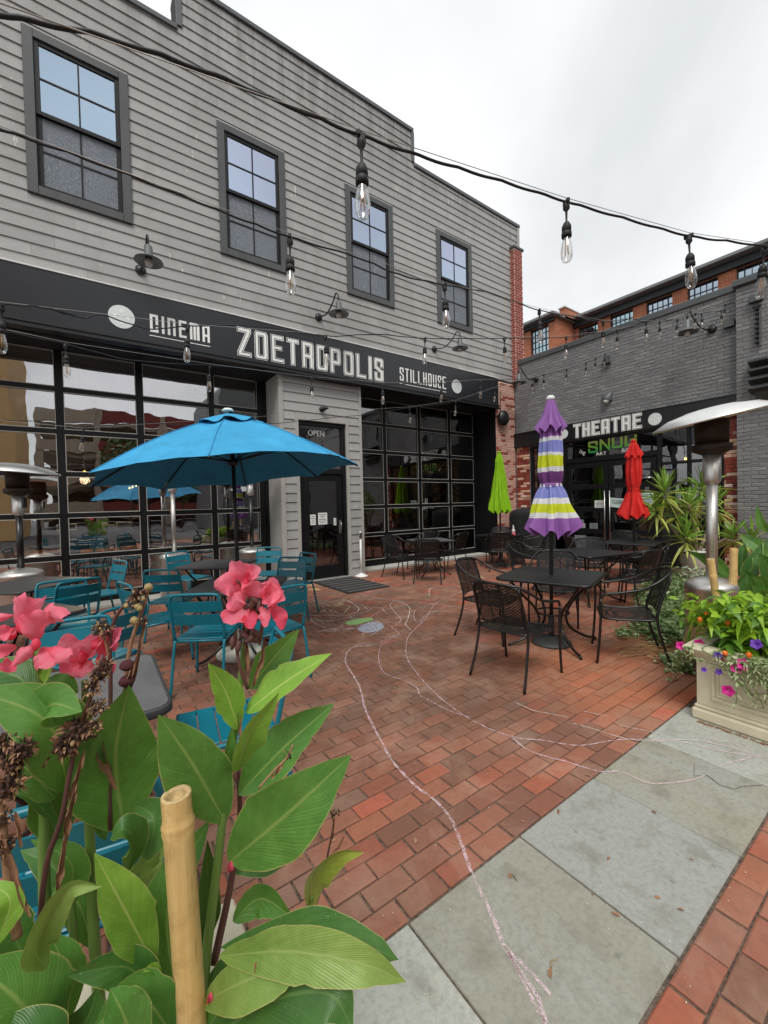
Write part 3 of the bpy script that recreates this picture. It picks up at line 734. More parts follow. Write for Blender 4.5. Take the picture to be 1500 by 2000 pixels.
for a,c in ((3.32,3.80),(2.76,3.26)):
    pane(a,c,.91,2.22,sf); pane(a,c,2.28,2.95,sf)
    g=MB(); g.box(XS-.03,a,.09,XS+.03,c,.85,.004); g.build('kick_panel',M['signtheatre'],sf)
for (y0,y1,hy) in ((4.94,5.98,4.99),(3.885,4.925,4.87)):
    d=MB(); s=.11; x0,x1=XS-.03,XS+.03
    d.box(x0,y0,.02,x1,y0+s,2.43,.004); d.box(x0,y1-s,.02,x1,y1,2.43,.004)
    R_=[.02,.66,1.2,1.76,2.30]
    Tt=[.10,.12,.13,.12,.13]
    for zz,t in zip(R_,Tt): d.box(x0+.002,y0+s,zz,x1-.002,y1-s,zz+t,.004)
    dd=d.build('door',M['blackframe'],B2)
    for j in range(4):
        g=MB(); g.box(XS-.004,y0+s,R_[j]+Tt[j],XS+.004,y1-s,R_[j+1]); g.build('pane',M['glassdark'],dd)
    h=MB(); hx=XS-.10; h.tube([(hx,hy,.28),(hx,hy,1.71)],.016,10)
    for zz in (.55,1.5): h.tube([(hx,hy,zz),(XS-.03,hy,zz)],.012)
    h.build('pull_handle',M['steel'],dd)
def paperx(y0,z0,y1,z1,xx,par,lines=4,col='paper',rot=0):
    g=MB(); k=MB(); c=((y0+y1)/2,(z0+z1)/2)
    T=Matrix.Translation((xx,c[0],c[1]))@Matrix.Rotation(rot,4,'X'); hy,hz=abs(y1-y0)/2,abs(z1-z0)/2
    g.box(-.003,-hy,-hz,-.001,hy,hz,T=T)
    for i in range(lines):
        zz=hz-(i+1)*2*hz/(lines+1); l=random.uniform(.5,.85)*hy
        k.box(-.0045,-l,zz-.006,-.0032,l,zz+.006,T=T)
    p=g.build('notice',M[col],par)
    if lines: k.build('print',M['ink'],par)
    return p
M['mint']=mat('mint_card',(196,216,210),.8); M['slate']=mat('slate_poster',(120,128,132),.8)
dl=[o for o in C.objects if o.name.startswith('door') and o.parent is B2 and o.name.split('.')[0]=='door']
paperx(5.02,1.30,5.26,1.48,XS-.035,dl[0],4); paperx(5.20,.72,5.40,.92,XS-.02,dl[0],4,'slate'); paperx(5.55,.72,5.86,1.0,XS-.02,dl[0],3,'slate'); paperx(5.5,.2,5.8,.6,XS-.02,dl[0],0,'slate')
# text on the doors and the transom glass (built-in font)
def text_mesh(txt,size,place,name,mt,par,shear=0,extr=.002,sx=1.,off=0.):
    c=bpy.data.curves.new('t','FONT'); c.body=txt; c.size=size; c.extrude=extr; c.shear=shear; c.align_x='CENTER'; c.resolution_u=2; c.offset=off
    t=bpy.data.objects.new('t',c); C.objects.link(t); bpy.context.view_layer.update()
    me=bpy.data.meshes.new_from_object(t.evaluated_get(bpy.context.evaluated_depsgraph_get())); bpy.data.objects.remove(t)
    T=place@Matrix.Diagonal((sx,1,1,1)); me.transform(Matrix.Translation(-Vector(WL[par]))@T if par is not None else T)
    me.materials.clear(); me.materials.append(mt); me.name=name
    return link(name,me,par)
# facing -x: text u axis runs to -y
def fx(y,z,x,rot=0): return Matrix.Translation((x,y,z))@Matrix.Rotation(rot,4,'X')@Matrix(((0,0,-1,0),(-1,0,0,0),(0,1,0,0),(0,0,0,1)))
def fy(x,z,y,rot=0): return Matrix.Translation((x,y,z))@Matrix.Rotation(rot,4,'Y')@Matrix.Rotation(math.pi/2,4,'X')
cl=paperx(4.52,1.30,4.90,1.52,XS-.034,dl[1],0,'mint',.12)
text_mesh('CLOSED',.13,fx(4.70,1.39,XS-.042,.12),'lettering',M['ink'],dl[1],sx=.62)
lb=paperx(3.93,1.36,4.28,1.62,XS-.034,dl[1],6,'mint',-.06)
text_mesh('ROPOLIS',.15,fx(5.66,.80,XS-.024),'lettering',M['letter'],dl[0],sx=.5)
# transom sign painted on glass
def snug_mat():
    t=NT('green_paint'); z=t.n('ShaderNodeSeparateXYZ'); t.l(t.coord('World'),z.inputs[0]); mr=t.n('ShaderNodeMapRange'); t.l(z.outputs[2],mr.inputs[0]); mr.inputs[1].default_value=2.66; mr.inputs[2].default_value=2.95
    n=t.noise(t.coord('World'),14,3,.6); f=t.math('ADD',mr.outputs[0],t.math('MULTIPLY',t.math('SUBTRACT',n,.5),.25))
    return t.done(t.pbr(t.ramp(f,[(0,lin((40,140,80))),(.45,lin((110,186,60))),(.8,lin((180,214,80))),(1,lin((206,224,140)))]),.5))
M['snug']=snug_mat(); M['white']=mat('white_paint',(232,232,228),.55)
x=5.42
for ch,w,dz,rot in (('S',.24,-.01,.1),('V',.25,.02,-.05),('U',.24,.04,.08),('G',.26,.06,.1)):
    m=MB(); hh=.29; th=.05
    for (a,b_,c,d) in glyph(ch,w,hh,th,None,40):
        for (p,q) in ((a,c),): m.box(XS-.008,x-q,2.665+dz+b_,XS-.0048,x-p,2.665+dz+d)
    m.build('painted_letter',M['snug'],tp); x-=w+.045
text_mesh('THE',.13,fx(5.60,2.66,XS-.007,.55),'painted_letter',M['white'],tp,sx=.8)
text_mesh('ART',.115,fx(5.10,2.58,XS-.009),'painted_letter',M['white'],tp,sx=1.2); text_mesh('BAR',.115,fx(4.50,2.60,XS-.009),'painted_letter',M['white'],tp,sx=1.2)
text_mesh('OPEN',.17,fy(3.76,2.93,YF+.084),'neon_lettering',M['letter'],door,sx=.85,off=-.004)
# theatre interior
m=MB(); m.box(10.3,2.3,-.01,15,7.5,.03); m.build('interior_floor',M['darkfloor'],kind='structure')
m=MB(); m.box(14.9,2.3,0,15,7.5,3.3); m.box(10.44,2.2,0,15,2.3,3.3); m.box(10.44,7.5,0,15,7.6,3.3); m.box(10.43,2.3,3.2,15,7.5,3.3); m.build('interior_wall',M['darkroom'],B2)
# awning sign
TS=thing('theatre_sign','black awning sign with white THEATRE letters over the dark shopfront','sign',(9.98,5,3.03))
m=MB(); m.box(10.0,2.47,3.04,XB,7.52,3.43,.006); m.build('sign_panel',M['signtheatre'],TS)
m=MB(); 
for y in (6.2,5.75,4.05,3.52): m.box(9.992,y,3.045,9.9995,y+.012,3.425)
m.box(9.985,2.46,3.425,XB,7.52,3.445,.002); m.build('seam',M['blackmetal'],TS)
def onB(m,a,z0,c,z1): m.box(9.984,-c,z0,9.999,-a,z1)
write('THEATRE',-5.69,-4.135,3.075,3.40,onB,TS,.043,.44,(.012,.019),res=80)
disc(TS,(9.998,5.975,3.215),.122,'x'); disc(TS,(9.998,3.86,3.215),.132,'x')
# wall fittings on the theatre building
def vent():
    t=thing('wall_vent','dark metal louvred vent hood on the grey brick at the right edge','vent',(9.93,2.1,3.7))
    for i in range(4):
        z=3.98-i*.16; m=MB(); y0=2.25-.0*i
        m.prism([(9.93,z),(9.70,z-.05),(9.70,z-.075),(9.93,z-.14)],'y',1.2,y0); m.build('louvre',M['trim'],t)
    m=MB(); m.prism([(9.93,3.40),(9.80,3.38),(9.93,3.20)],'y',1.2,2.17); m.build('hood_base',M['trim'],t)
vent()
t=thing('ladder_bracket','grey toothed steel bracket fixed upright on the grey brick','bracket',(9.9,2.14,4.2))
m=MB(); m.box(9.87,2.10,4.2,9.93,2.12,4.92); m.build('rail',M['coping'],t); m=MB()
for i in range(8): m.box(9.84,2.12,4.86-i*.085,9.92,2.18,4.885-i*.085)
m.box(9.84,2.10,4.90,9.93,2.21,4.93); m.build('rungs',M['blackmetal'],t)
t=thing('electrical_box','grey flat electrical box high on the wall above the bracket','box',(9.9,2.15,5.0)); m=MB(); m.box(9.84,2.07,5.01,9.93,2.26,5.12,.006); m.build('enclosure',M['coping'],t); m=MB(); m.box(9.835,2.08,5.0,9.92,2.25,5.012); m.build('lid_edge',M['blackmetal'],t)
t=thing('junction_box','grey junction box where the long light strand meets the brick wall','box',(10.05,2.58,4.8)); m=MB(); m.box(10.0,2.5,4.74,10.08,2.67,4.86,.006); m.build('enclosure',M['coping'],t); m=MB(); m.box(9.995,2.51,4.735,10.07,2.66,4.745); m.build('lid_edge',M['blackmetal'],t)
t=thing('cable_box','small grey cable box in the middle of the painted wall','box',(10.05,4.9,4.7)); m=MB(); m.box(10.0,4.83,4.72,10.08,4.95,4.9,.006); m.build('enclosure',M['coping'],t); m=MB(); m.box(9.995,4.8,4.70,10.07,4.98,4.72); m.build('lid_edge',M['blackmetal'],t)
t=thing('security_light','grey half round wall light above the theatre letters','lamp',(10.07,4.89,3.9))
m=MB(); G=[]
for i in range(9):
    v=i/8; G.append([(XB-.15*math.cos(a)*math.sin(math.pi*min(1,.12+v*.88)*.55+.15),4.89+.115*math.sin(a)*1,4.02-.19*v) for a in np.linspace(-math.pi/2,math.pi/2,11)])
m.grid(G); m.build('housing',M['coping'],t)
M['lens']=mat('frosted_lens',(220,220,214),.35)
m=MB(); m.ell((XB-.08,4.89,3.83),.07,.07,.06,12,8); m.build('lens',M['lens'],t)
# gooseneck barn lamps
M['lampgrey']=mat('lamp_grey',(88,92,92),.35,var=.1)
M['bulbfrost']=mat('frosted_bulb',(196,192,184),.4,var=.03)
def barn_lamp(label,mount,head,nrm,group):
    t=thing('barn_lamp',label,'lamp',mount,group=group); mo=Vector(mount); n=Vector(nrm); hd=Vector(head)
    m=MB(); Tq=n.to_track_quat('Z','Y').to_matrix().to_4x4(); m.lathe([(.075,0),(.075,.02),(.03,.045)],20,mo,T=Tq); m.build('wall_plate',M['blackmetal'],t)
    top=hd+Vector((0,0,.27)); m=MB(); m.tube(spline([mo+n*.03,mo+(hd-mo)*.35+n*.05+Vector((0,0,.02)),mo+(hd-mo)*.72+Vector((0,0,.22)),top+(mo-hd)*.12+Vector((0,0,.11)),top+Vector((0,0,.06)),top-Vector((0,0,.05))],30),.014,8); m.build('gooseneck',M['blackmetal'],t)
    m=MB(); m.lathe([(.035,.22),(.055,.2),(.06,.06),(.075,.045),(.19,-.01),(.195,-.025),(.185,-.022),(.07,.03),(.05,.03)],28,hd,caps=False); m.build('shade',M['lampgrey'],t)
    m=MB(); m.ell(tuple(hd+Vector((0,0,-.04))),.055,.055,.07,14,10); m.build('bulb',M['bulbfrost'],t)
gA='gooseneck lamps over the cinema sign'
barn_lamp('gooseneck lamp on the clapboards below the large left window',(.74,7.5,5.29),(.80,7.0,5.22),(0,-1,0),gA)
barn_lamp('gooseneck lamp above the TROPOLIS letters of the sign',(3.83,7.5,5.30),(4.01,7.0,5.24),(0,-1,0),gA)
barn_lamp('gooseneck lamp above the STILLHOUSE letters of the sign',(6.95,7.5,5.28),(7.35,7.02,5.24),(0,-1,0),gA)
gB='gooseneck lamps on the grey brick wall'
barn_lamp('gooseneck lamp high on the painted grey brick wall near its right end',(10.06,2.86,4.80),(9.62,3.13,4.76),(-1,0,0),gB)
barn_lamp('gooseneck lamp in the corner beside the brick pier',(10.06,6.79,4.84),(9.55,6.98,4.74),(-1,0,0),gB)
# fittings on the cinema front
t=thing('outdoor_speaker','black oval speaker on the pink washed brick pier','speaker',(9.38,7.35,3.8))
m=MB(); m.ell((9.385,7.38,3.82),.2,.12,.22,20,12); m.build('cabinet',M['blackmetal'],t); m=MB(); m.tube([(9.385,7.48,3.9),(9.385,7.46,4.6)],.008,6); m.build('cable',M['blackmetal'],t)
t=thing('door_lamp','small round black spotlight on the boards above the entrance door','lamp',(3.85,7.5,3.46))
m=MB(); m.lathe([(.055,0),(.055,.03),(.02,.05)],18,(3.84,7.50,3.46),T=Matrix.Rotation(math.pi/2,4,'X')); m.build('base',M['blackmetal'],t); m=MB(); m.tube([(3.84,7.46,3.46),(3.86,7.40,3.46)],[.03,.045],12); m.tube([(3.86,7.41,3.465),(3.93,7.38,3.47)],[.03,.02],10); m.build('head',M['blackmetal'],t)
# ================================================================ brick mill behind
B3=thing('brick_mill','orange brick mill with steel windows rising behind the grey wall','building',(24,8,0))
yb=[-2.,-.7,.55,2.95,4.28,5.93,6.59,7.78,8.43,9.62,10.27,11.46,12.15,13.5]
yb=[(-3,-1.2),(-.55,1.1),(1.75,2.95),(3.55,4.9)]
wy=[(-1.6,0.2),(.95,2.6),(3.5,5.30),(5.93-.0,5.94)]
wy=[(-3.2,-1.5),(-.6,1.1),(2.0,3.6),(4.15,5.92),(6.59,7.79),(8.43,9.62),(10.27,11.46),(12.15,13.3)]
ZT,ZB=11.72,9.6
m=MB(); y=-6
for a,c in wy: m.box(24,y,ZB,24.5,a,12.1); y=c
m.box(24,y,ZB,24.5,13.55,12.1); m.box(24,-6,0,24.5,13.55,ZB)
m.box(24.12,-6,ZT,24.5,13.55,12.1)
m.build('wall',M['mill'],B3)
m=MB(); m.box(22,13.55,0,22.5,14.0,12.); m.box(22,15.2,0,22.5,20,12.); m.box(22,14.0,0,22.5,15.2,10.3); m.box(22,14.0,11.8,22.5,15.2,12); m.box(22.5,13.55,0,24,13.9,12.05); m.build('wing_wall',M['mill'],B3)
m=MB(); m.box(22.6,13.3,12.02,24.6,13.65,12.62); m.build('parapet',M['mill'],B3)
m=MB(); m.box(22.5,13.25,12.62,24.7,13.7,12.70); m.build('parapet_cap',M['flashing'],B3)
M['milltrim']=mat('mill_trim',(120,122,122),.6,coord='World'); M['millsteel']=mat('mill_steel',(36,42,44),.5)
m=MB(); m.box(23.35,-6,12.1,25,13.5,12.26,.02); m.box(21.4,13.3,12.0,24,20,12.16,.02); m.build('eave',M['milltrim'],B3)
m=MB(); m.box(23.8,-6,11.75,24.0,13.5,12.09); m.box(21.8,13.56,11.82,22,20,11.99); m.build('fascia',M['millsteel'],B3)
def millwin(a,c,zb,zt,x):
    f=MB(); n=max(2,int(round((c-a)/.24))); mid=0
    for i in range(n+1): y=a+(c-a)*i/n; w=.035 if i in(0,n,1,n-1) else .014; f.box(x-.02,y-w/2,zb,x+.02,y+w/2,zt)
    k=int((zt-zb)/.36)
    for j in range(k+1): z=zb+(zt-zb)*j/k; f.box(x-.018,a,z-.012 if j!=k-2 else z-.03,x+.018,c,z+.012)
    w=f.build('window',M['millsteel'],B3)
    for i in range(n):
        g=MB(); g.box(x+.03,a+(c-a)*i/n,zb,x+.036,a+(c-a)*(i+1)/n,zt); g.build('pane',M['glassmill'],w)
for a,c in wy: millwin(a,c,ZB,ZT,24.15)
millwin(14.0,15.2,10.3,11.8,22.12)
m=MB(); m.box(24.5,-6,9,30,14,9.1); m.box(25.4,-6,9.1,25.5,14,12); m.build('interior',M['darkroom'],B3)
# ================================================================ the far side of the yard (seen mirrored in the glass)
M['garage_red']=mat('garage_red',(112,44,40),.8,coord='World'); M['beige']=mat('beige_render',(196,160,110),.85,var=.1,scale=2,coord='World'); M['garage_grey']=mat('garage_concrete',(150,138,124),.85,coord='World')
pg=thing('parking_garage','red banded parking deck across the street','building',(6,-32,0))
for k in range(4):
    m=MB(); z=1.2+k*2.9; m.box(.5,-32,z,16,-31.7,z+1.15); m.build('parapet_band',M['garage_red'] ,pg)
    m=MB(); m.box(-4,-31.8,z,.5,-31.5,z+1.2); m.build('parapet_band',M['garage_grey'],pg)
    m=MB(); m.box(-4,-46,z-.35,16,-31.9,z-.05); m.build('deck',M['garage_grey'],pg)
m=MB(); m.box(-4,-46.2,0,16,-46,11); m.build('back_wall',M['darkroom'],pg)
for x in (-4,.4,6,11,15.7):
    m=MB(); m.box(x,-32.0,0,x+.5,-31.6,11); m.build('column',M['garage_grey'],pg)
t=thing('beige_tower','beige rendered building with a grey cornice across the yard','building',(-8,-16,0))
m=MB(); m.box(-14,-18,0,-3.2,-12,12.5); m.build('wall',M['beige'],t); m=MB(); m.box(-14.3,-18.3,12.5,-2.9,-11.7,13.3,.1); m.build('cornice',M['milltrim'],t)
t=thing('grey_gable_house','dark grey gable ended building beyond the planters','building',(11,-15,0))
m=MB(); m.prism([(7.0,0),(15,0),(15,8),(11,14.5),(7.0,9.5)],'y',-20,-12); m.build('wall',M['coping'],t)
for i in range(3):
    m=MB(); m.box(8.2+i*2,-12.03,4,9.0+i*2,-11.98,7); m.build('window',M['blackmetal'],t)

M['treegreen']=mat('tree_foliage',(70,92,44),.7,var=.5,scale=2); M['bark']=mat('tree_bark',(84,70,58),.9,var=.3,scale=6)
for (x,y,h,lb) in ((2.5,-22,7.5,'leafy street tree in front of the parking deck, nearer the beige building'),(6.5,-24,6.5,'leafy street tree in front of the red part of the parking deck')):
    t=thing('street_tree',lb,'tree',(x,y,0)); m=MB(); m.tube([(x,y,0),(x+.1,y,h*.5),(x,y+.1,h*.8)],[.16,.12,.05],8); m.build('trunk',M['bark'],t); m=MB()
    for i in range(900):
        d=Vector((random.gauss(0,1),random.gauss(0,1),random.gauss(0,1))).normalized()*random.uniform(.4,1.)**.5; p=Vector((x+d.x*1.9,y+d.y*1.9,h*.68+d.z*h*.34)); s_=random.uniform(.12,.3); a=Vector((random.gauss(0,1),random.gauss(0,1),random.gauss(0,1))).normalized(); b_=a.orthogonal().normalized(); c=a.cross(b_)
        m.add([tuple(p+b_*s_),tuple(p+c*s_*.6),tuple(p-b_*s_),tuple(p-c*s_*.6)],[(0,1,2,3)])
    m.build('crown',M['treegreen'],t,kind='stuff')
# ================================================================ string lights
M['cable']=mat('black_cable',(26,26,28),.55); M['wire']=mat('steel_wire',(178,176,172),.45,.5); M['socket']=mat('bulb_socket',(22,22,24),.6,bump=.1)
def bulbglass():
    t=NT('clear_bulb'); lw=t.n('ShaderNodeLayerWeight'); lw.inputs[0].default_value=.32
    tr=t.n('ShaderNodeBsdfTransparent'); tr.inputs[0].default_value=(.93,.92,.90,1); gl=t.n('ShaderNodeBsdfGlossy'); gl.inputs['Roughness'].default_value=.04
    mx_=t.n('ShaderNodeMixShader'); t.l(t.math('MINIMUM',t.math('ADD',t.math('MULTIPLY',lw.outputs['Facing'],.75),.06),1.),mx_.inputs[0]); t.l(tr.outputs[0],mx_.inputs[1]); t.l(gl.outputs[0],mx_.inputs[2]); return t.done(mx_.outputs[0])
M['bulb']=bulbglass(); M['filament']=mat('amber_filament',(206,150,80),.4)
_h=MB(); _h.lathe([(.004,0),(.012,-.0),(.014,-.03),(.005,-.042),(.004,-.085),(.012,-.09),(.019,-.105),(.019,-.125),(.016,-.127),(.0205,-.132),(.0205,-.15),(.017,-.152)],12)
_h.box(-.02,-.007,-.012,.02,.007,.007,.003)
HOLD=_h.mesh('bulb_holder',M['socket'])
_b=MB(); _b.lathe([(.0135,-.15),(.015,-.16),(.021,-.185),(.0245,-.21),(.023,-.235),(.016,-.252),(.006,-.258),(.001,-.259)],14,caps=False); BULB=_b.mesh('bulb',M['bulb'])
_f=MB()
for k in range(4):
    a=k*math.pi/2; _f.tube([(.004*math.cos(a),.004*math.sin(a),-.165),(.009*math.cos(a),.009*math.sin(a),-.225)],.0011,5)
_f.tube([(0,0,-.15),(0,0,-.175)],.004,6); FIL=_f.mesh('filament',M['filament'])
def strand(label,pts,bulbs,rad=.0042,wire=True,conn=()):
    P=[at(*p) for p in pts]; t=thing('string_light',label,'string lights',tuple(P[len(P)//2]),group='festoon strands over the yard')
    cu=spline(P,len(P)*9); cu=[p+Vector((0,0,-.006*abs(math.sin(i*.55)))) for i,p in enumerate(cu)]
    m=MB(); m.tube(cu,rad,6); m.build('cable',M['cable'],t)
    if wire:
        w=[]; n=len(cu)
        ends=[Vector(P[0])+Vector((0,0,.012))]+[Vector(at(*b_))+Vector((0,0,.012)) for b_ in bulbs]+[Vector(P[-1])+Vector((0,0,.012))]
        m=MB(); m.tube(ends,.0014,5); m.build('support_wire',M['wire'],t)
    for c_ in conn:
        p,q=Vector(at(*c_[0])),Vector(at(*c_[1])); m=MB(); m.tube([p,p.lerp(q,.2),p.lerp(q,.25),p.lerp(q,.5),p.lerp(q,.55),p.lerp(q,.8),q],[rad*1.2,rad*2.2,rad*2.8,rad*2.8,rad*2.4,rad*2.1,rad*1.2],10); m.build('plug_connector',M['socket'],t)
    for b_ in bulbs:
        p=at(*b_); h=link('bulb_holder',HOLD,t); o=WL[t]; h.location=(p[0]-o[0],p[1]-o[1],p[2]-o[2]-.004); h.rotation_euler=(random.gauss(0,.05),random.gauss(0,.05),random.random()*3)
        link('bulb',BULB,h); link('filament',FIL,h)
strand('nearest string light strand crossing the top of the picture in front of the siding',[(-70,-5,.70),(0,24,.76),(200,68,.85),(402,137,.97),(560,203,1.1),(705,262,1.26),(850,312,1.42),(980,352,1.58),(1106,392,1.76),(1230,428,1.88),(1345,459,2.0),(1440,472,2.1),(1540,488,2.2)],[(705,262,1.26),(1106,392,1.76),(1345,459,2.0),(1494,481,2.16)],.0048)
strand('second string light strand sloping past the upper windows to the right wall end',[(-60,232,1.15),(0,250,1.2),(150,302,1.35),(325,368,1.55),(450,418,1.67),(566,461,1.8),(700,502,2.0),(780,535,2.2),(868,555,2.4),(960,572,2.8),(1053,605,3.2),(1123,618,3.7),(1178,628,4.1),(1230,622,4.7),(1262,628,5.2),(1290,624,5.6),(1323,624,6.2),(1358,611,6.8),(1417,594,7.6),(1440,588,7.95)],[(566,461,1.8),(868,555,2.4),(1053,605,3.2),(1178,628,4.1),(1262,628,5.2),(1323,624,6.2),(1358,611,6.8),(1417,594,7.6),(1440,588,7.9)],.0045,conn=[((1126,619,3.7),(1152,626,3.9))])
strand('third string light strand running level across the cinema sign',[(-60,588,2.1),(0,593,2.2),(70,597,2.3),(120,608,2.4),(165,620,2.5),(200,614,2.55),(290,641,2.75),(366,636,2.9),(500,636,3.2),(635,655,3.5),(740,652,3.7),(830,660,3.9),(985,660,4.4),(1106,658,5.0),(1206,644,5.6),(1290,628,6.2),(1370,612,7.0),(1410,606,7.7)],[(3,594,2.2),(366,636,2.9),(635,655,3.5),(830,660,3.9),(985,660,4.4),(1106,658,5.0),(1206,644,5.6),(1288,628,6.2),(1370,612,7.0),(1409,606,7.6)],conn=[((104,604,2.37),(150,617,2.48))])
strand('fourth string light strand hung just under the cinema sign to the grey wall',[(-60,632,2.8),(0,645,2.9),(128,671,3.2),(260,703,3.5),(412,713,4.0),(500,722,4.3),(608,738,4.6),(745,749,5.1),(865,747,5.6),(938,743,6.0),(1038,738,7.1),(1063,731,7.5),(1107,721,7.75),(1143,708,7.85),(1163,699,7.9),(1183,690,7.95)],[(128,671,3.2),(410,713,4.0),(608,738,4.6),(747,749,5.1),(862,748,5.6),(938,743,6.0),(1040,738,7.2),(1062,731,7.5),(1107,721,7.75),(1144,708,7.85),(1163,699,7.9),(1182,690,7.95)])
strand('lowest string light strand passing behind the blue umbrella to the brick pier',[(-60,818,4.0),(0,821,4.2),(80,823,4.5),(163,838,4.8),(250,827,5.0),(400,829,5.4),(540,826,5.8),(650,815,6.2),(705,810,6.4),(800,796,6.8),(890,783,7.1),(1003,745,7.7)],[(163,838,4.8),(800,796,6.8),(890,783,7.1),(967,757,7.5)])
# ================================================================ furniture
M['bmetal']=mat('black_powdercoat',(20,20,21),.34,var=.2,scale=10,spec=.6)
def perf_mat(name,rgb,open_,scale):
    t=NT(name); v=t.coord('Object'); vo=t.n('ShaderNodeTexVoronoi'); t.l(v,vo.inputs['Vector']); vo.inputs['Scale'].default_value=scale; vo.inputs['Randomness'].default_value=.25
    f=t.ramp(vo.outputs['Distance'],[(open_-.03,1.),(open_+.03,0.)])
    tr=t.n('ShaderNodeBsdfTransparent'); p=t.pbr(lin(rgb),.4); mx_=t.n('ShaderNodeMixShader'); t.l(f,mx_.inputs[0]); t.l(p,mx_.inputs[1]); t.l(tr.outputs[0],mx_.inputs[2]); return t.done(mx_.outputs[0])
M['mesh']=perf_mat('perforated_black_steel',(20,20,21),.33,150)
M['teal']=mat('teal_powdercoat',(10,110,128),.36,var=.08,scale=6,spec=.5)
def slat_mat(name,rgb,sc):
    t=NT(name); v=t.coord('Object'); s_=t.n('ShaderNodeSeparateXYZ'); t.l(v,s_.inputs[0]); w=t.math('SINE',t.math('MULTIPLY',s_.outputs[0],sc))
    n=t.noise(v,7,5,.6); c=t.mix(t.ramp(n,[(.3,0.),(.7,1.)]),vmul(lin(rgb),.8),vmul(lin(rgb),1.25)); c=t.mix(t.ramp(w,[(.0,.8),(.5,0.)]),c,vmul(lin(rgb),.25))
    return t.done(t.pbr(c,t.math('ADD',t.math('MULTIPLY',n,.25),.38),0,t.bump(w,.4,.004),.5))
M['blacktop']=slat_mat('black_table_top',(38,38,40),430); M['greytop']=slat_mat('grey_ribbed_top',(116,116,118),420); M['greyrim']=mat('grey_table_rim',(56,57,60),.45)
def rrect(w,d,r,n=6):
    out_=[]
    for (sx,sy,a0) in ((1,1,0),(-1,1,90),(-1,-1,180),(1,-1,270)):
        for k in range(n+1):
            a=math.radians(a0+90*k/n); out_.append((sx*(w/2-r)+r*math.cos(a),sy*(d/2-r)+r*math.sin(a)))
    return out_
def table(label,x,y,rz,size=.9,h=.725,top='blacktop',rim='bmetal',metal='bmetal',r=.08,group=None,thick=.022,hole=False):
    t=thing('patio_table',label,'table',(x,y,0),rz,group)
    m=MB(); o=rrect(size-.03,size-.03,r-.01); m.add([(a,b_,h+.002) for a,b_ in o]+[(a,b_,h-.008) for a,b_ in o],[tuple(range(len(o)))]+[(i,i+len(o),(i+1)%len(o)+len(o),(i+1)%len(o)) for i in range(len(o))]); m.build('table_top',M[top],t,world=False)
    m=MB(); O=rrect(size,size,r); I=o; k=len(O); z1,z0=h,h-thick
    R1=rrect(size-.008,size-.008,r)
    rows=[[(a,b_,h-.004) for a,b_ in I],[(a,b_,h+.003) for a,b_ in rrect(size-.022,size-.022,r-.006)],[(a,b_,h+.002) for a,b_ in R1],[(a,b_,h-.006) for a,b_ in O],[(a,b_,z0) for a,b_ in O],[(a,b_,z0-.004) for a,b_ in R1],[(a,b_,z0) for a,b_ in I]]
    m.grid(rows,closeu=True); m.build('rim',M[rim],t,world=False)
    s=size/.9
    for q in range(4):
        a=math.radians(45+90*q); c,d=math.cos(a),math.sin(a); pts=[(.46*s,h-.03),(.36*s,.56),(.22*s,.42),(.15*s,.28),(.2*s,.15),(.36*s,.05),(.47*s,.025),(.475*s,.0)]
        m=MB(); m.tube(spline([(c*p,d*p,z) for p,z in pts],28),.0135,8); m.build('leg',M[metal],t,world=False)
    m=MB(); m.tube([(.16*s*math.cos(a),.16*s*math.sin(a),.33) for a in np.linspace(0,2*math.pi,20,endpoint=False)],.009,6,closed=True); m.box(-.4*s,-.012,h-.045,.4*s,.012,h-.02); m.box(-.012,-.4*s,h-.0455,.012,-.012,h-.0205); m.box(-.012,.012,h-.0455,.012,.4*s,h-.0205); m.build('brace',M[metal],t,world=False)
    return t
R=math.radians
gT='black patio tables in front of the theatre'
table('black square table nearest the camera with the purple striped umbrella through it',3.957,2.523,R(17.5),.92,group=gT)
table('black square table directly behind the one with the striped umbrella',6.05,3.28,R(-13),.92,group=gT)
table('black square table with the red umbrella by the theatre doors',7.96,3.43,R(12),.92,group=gT)
table('black square table with the lime green umbrella near the brick pier',7.86,6.33,R(8),.9,group=gT)
table('plain grey topped table without umbrella in front of the right glass door',5.88,6.6,R(-20),.86,top='greytop',group=gT)
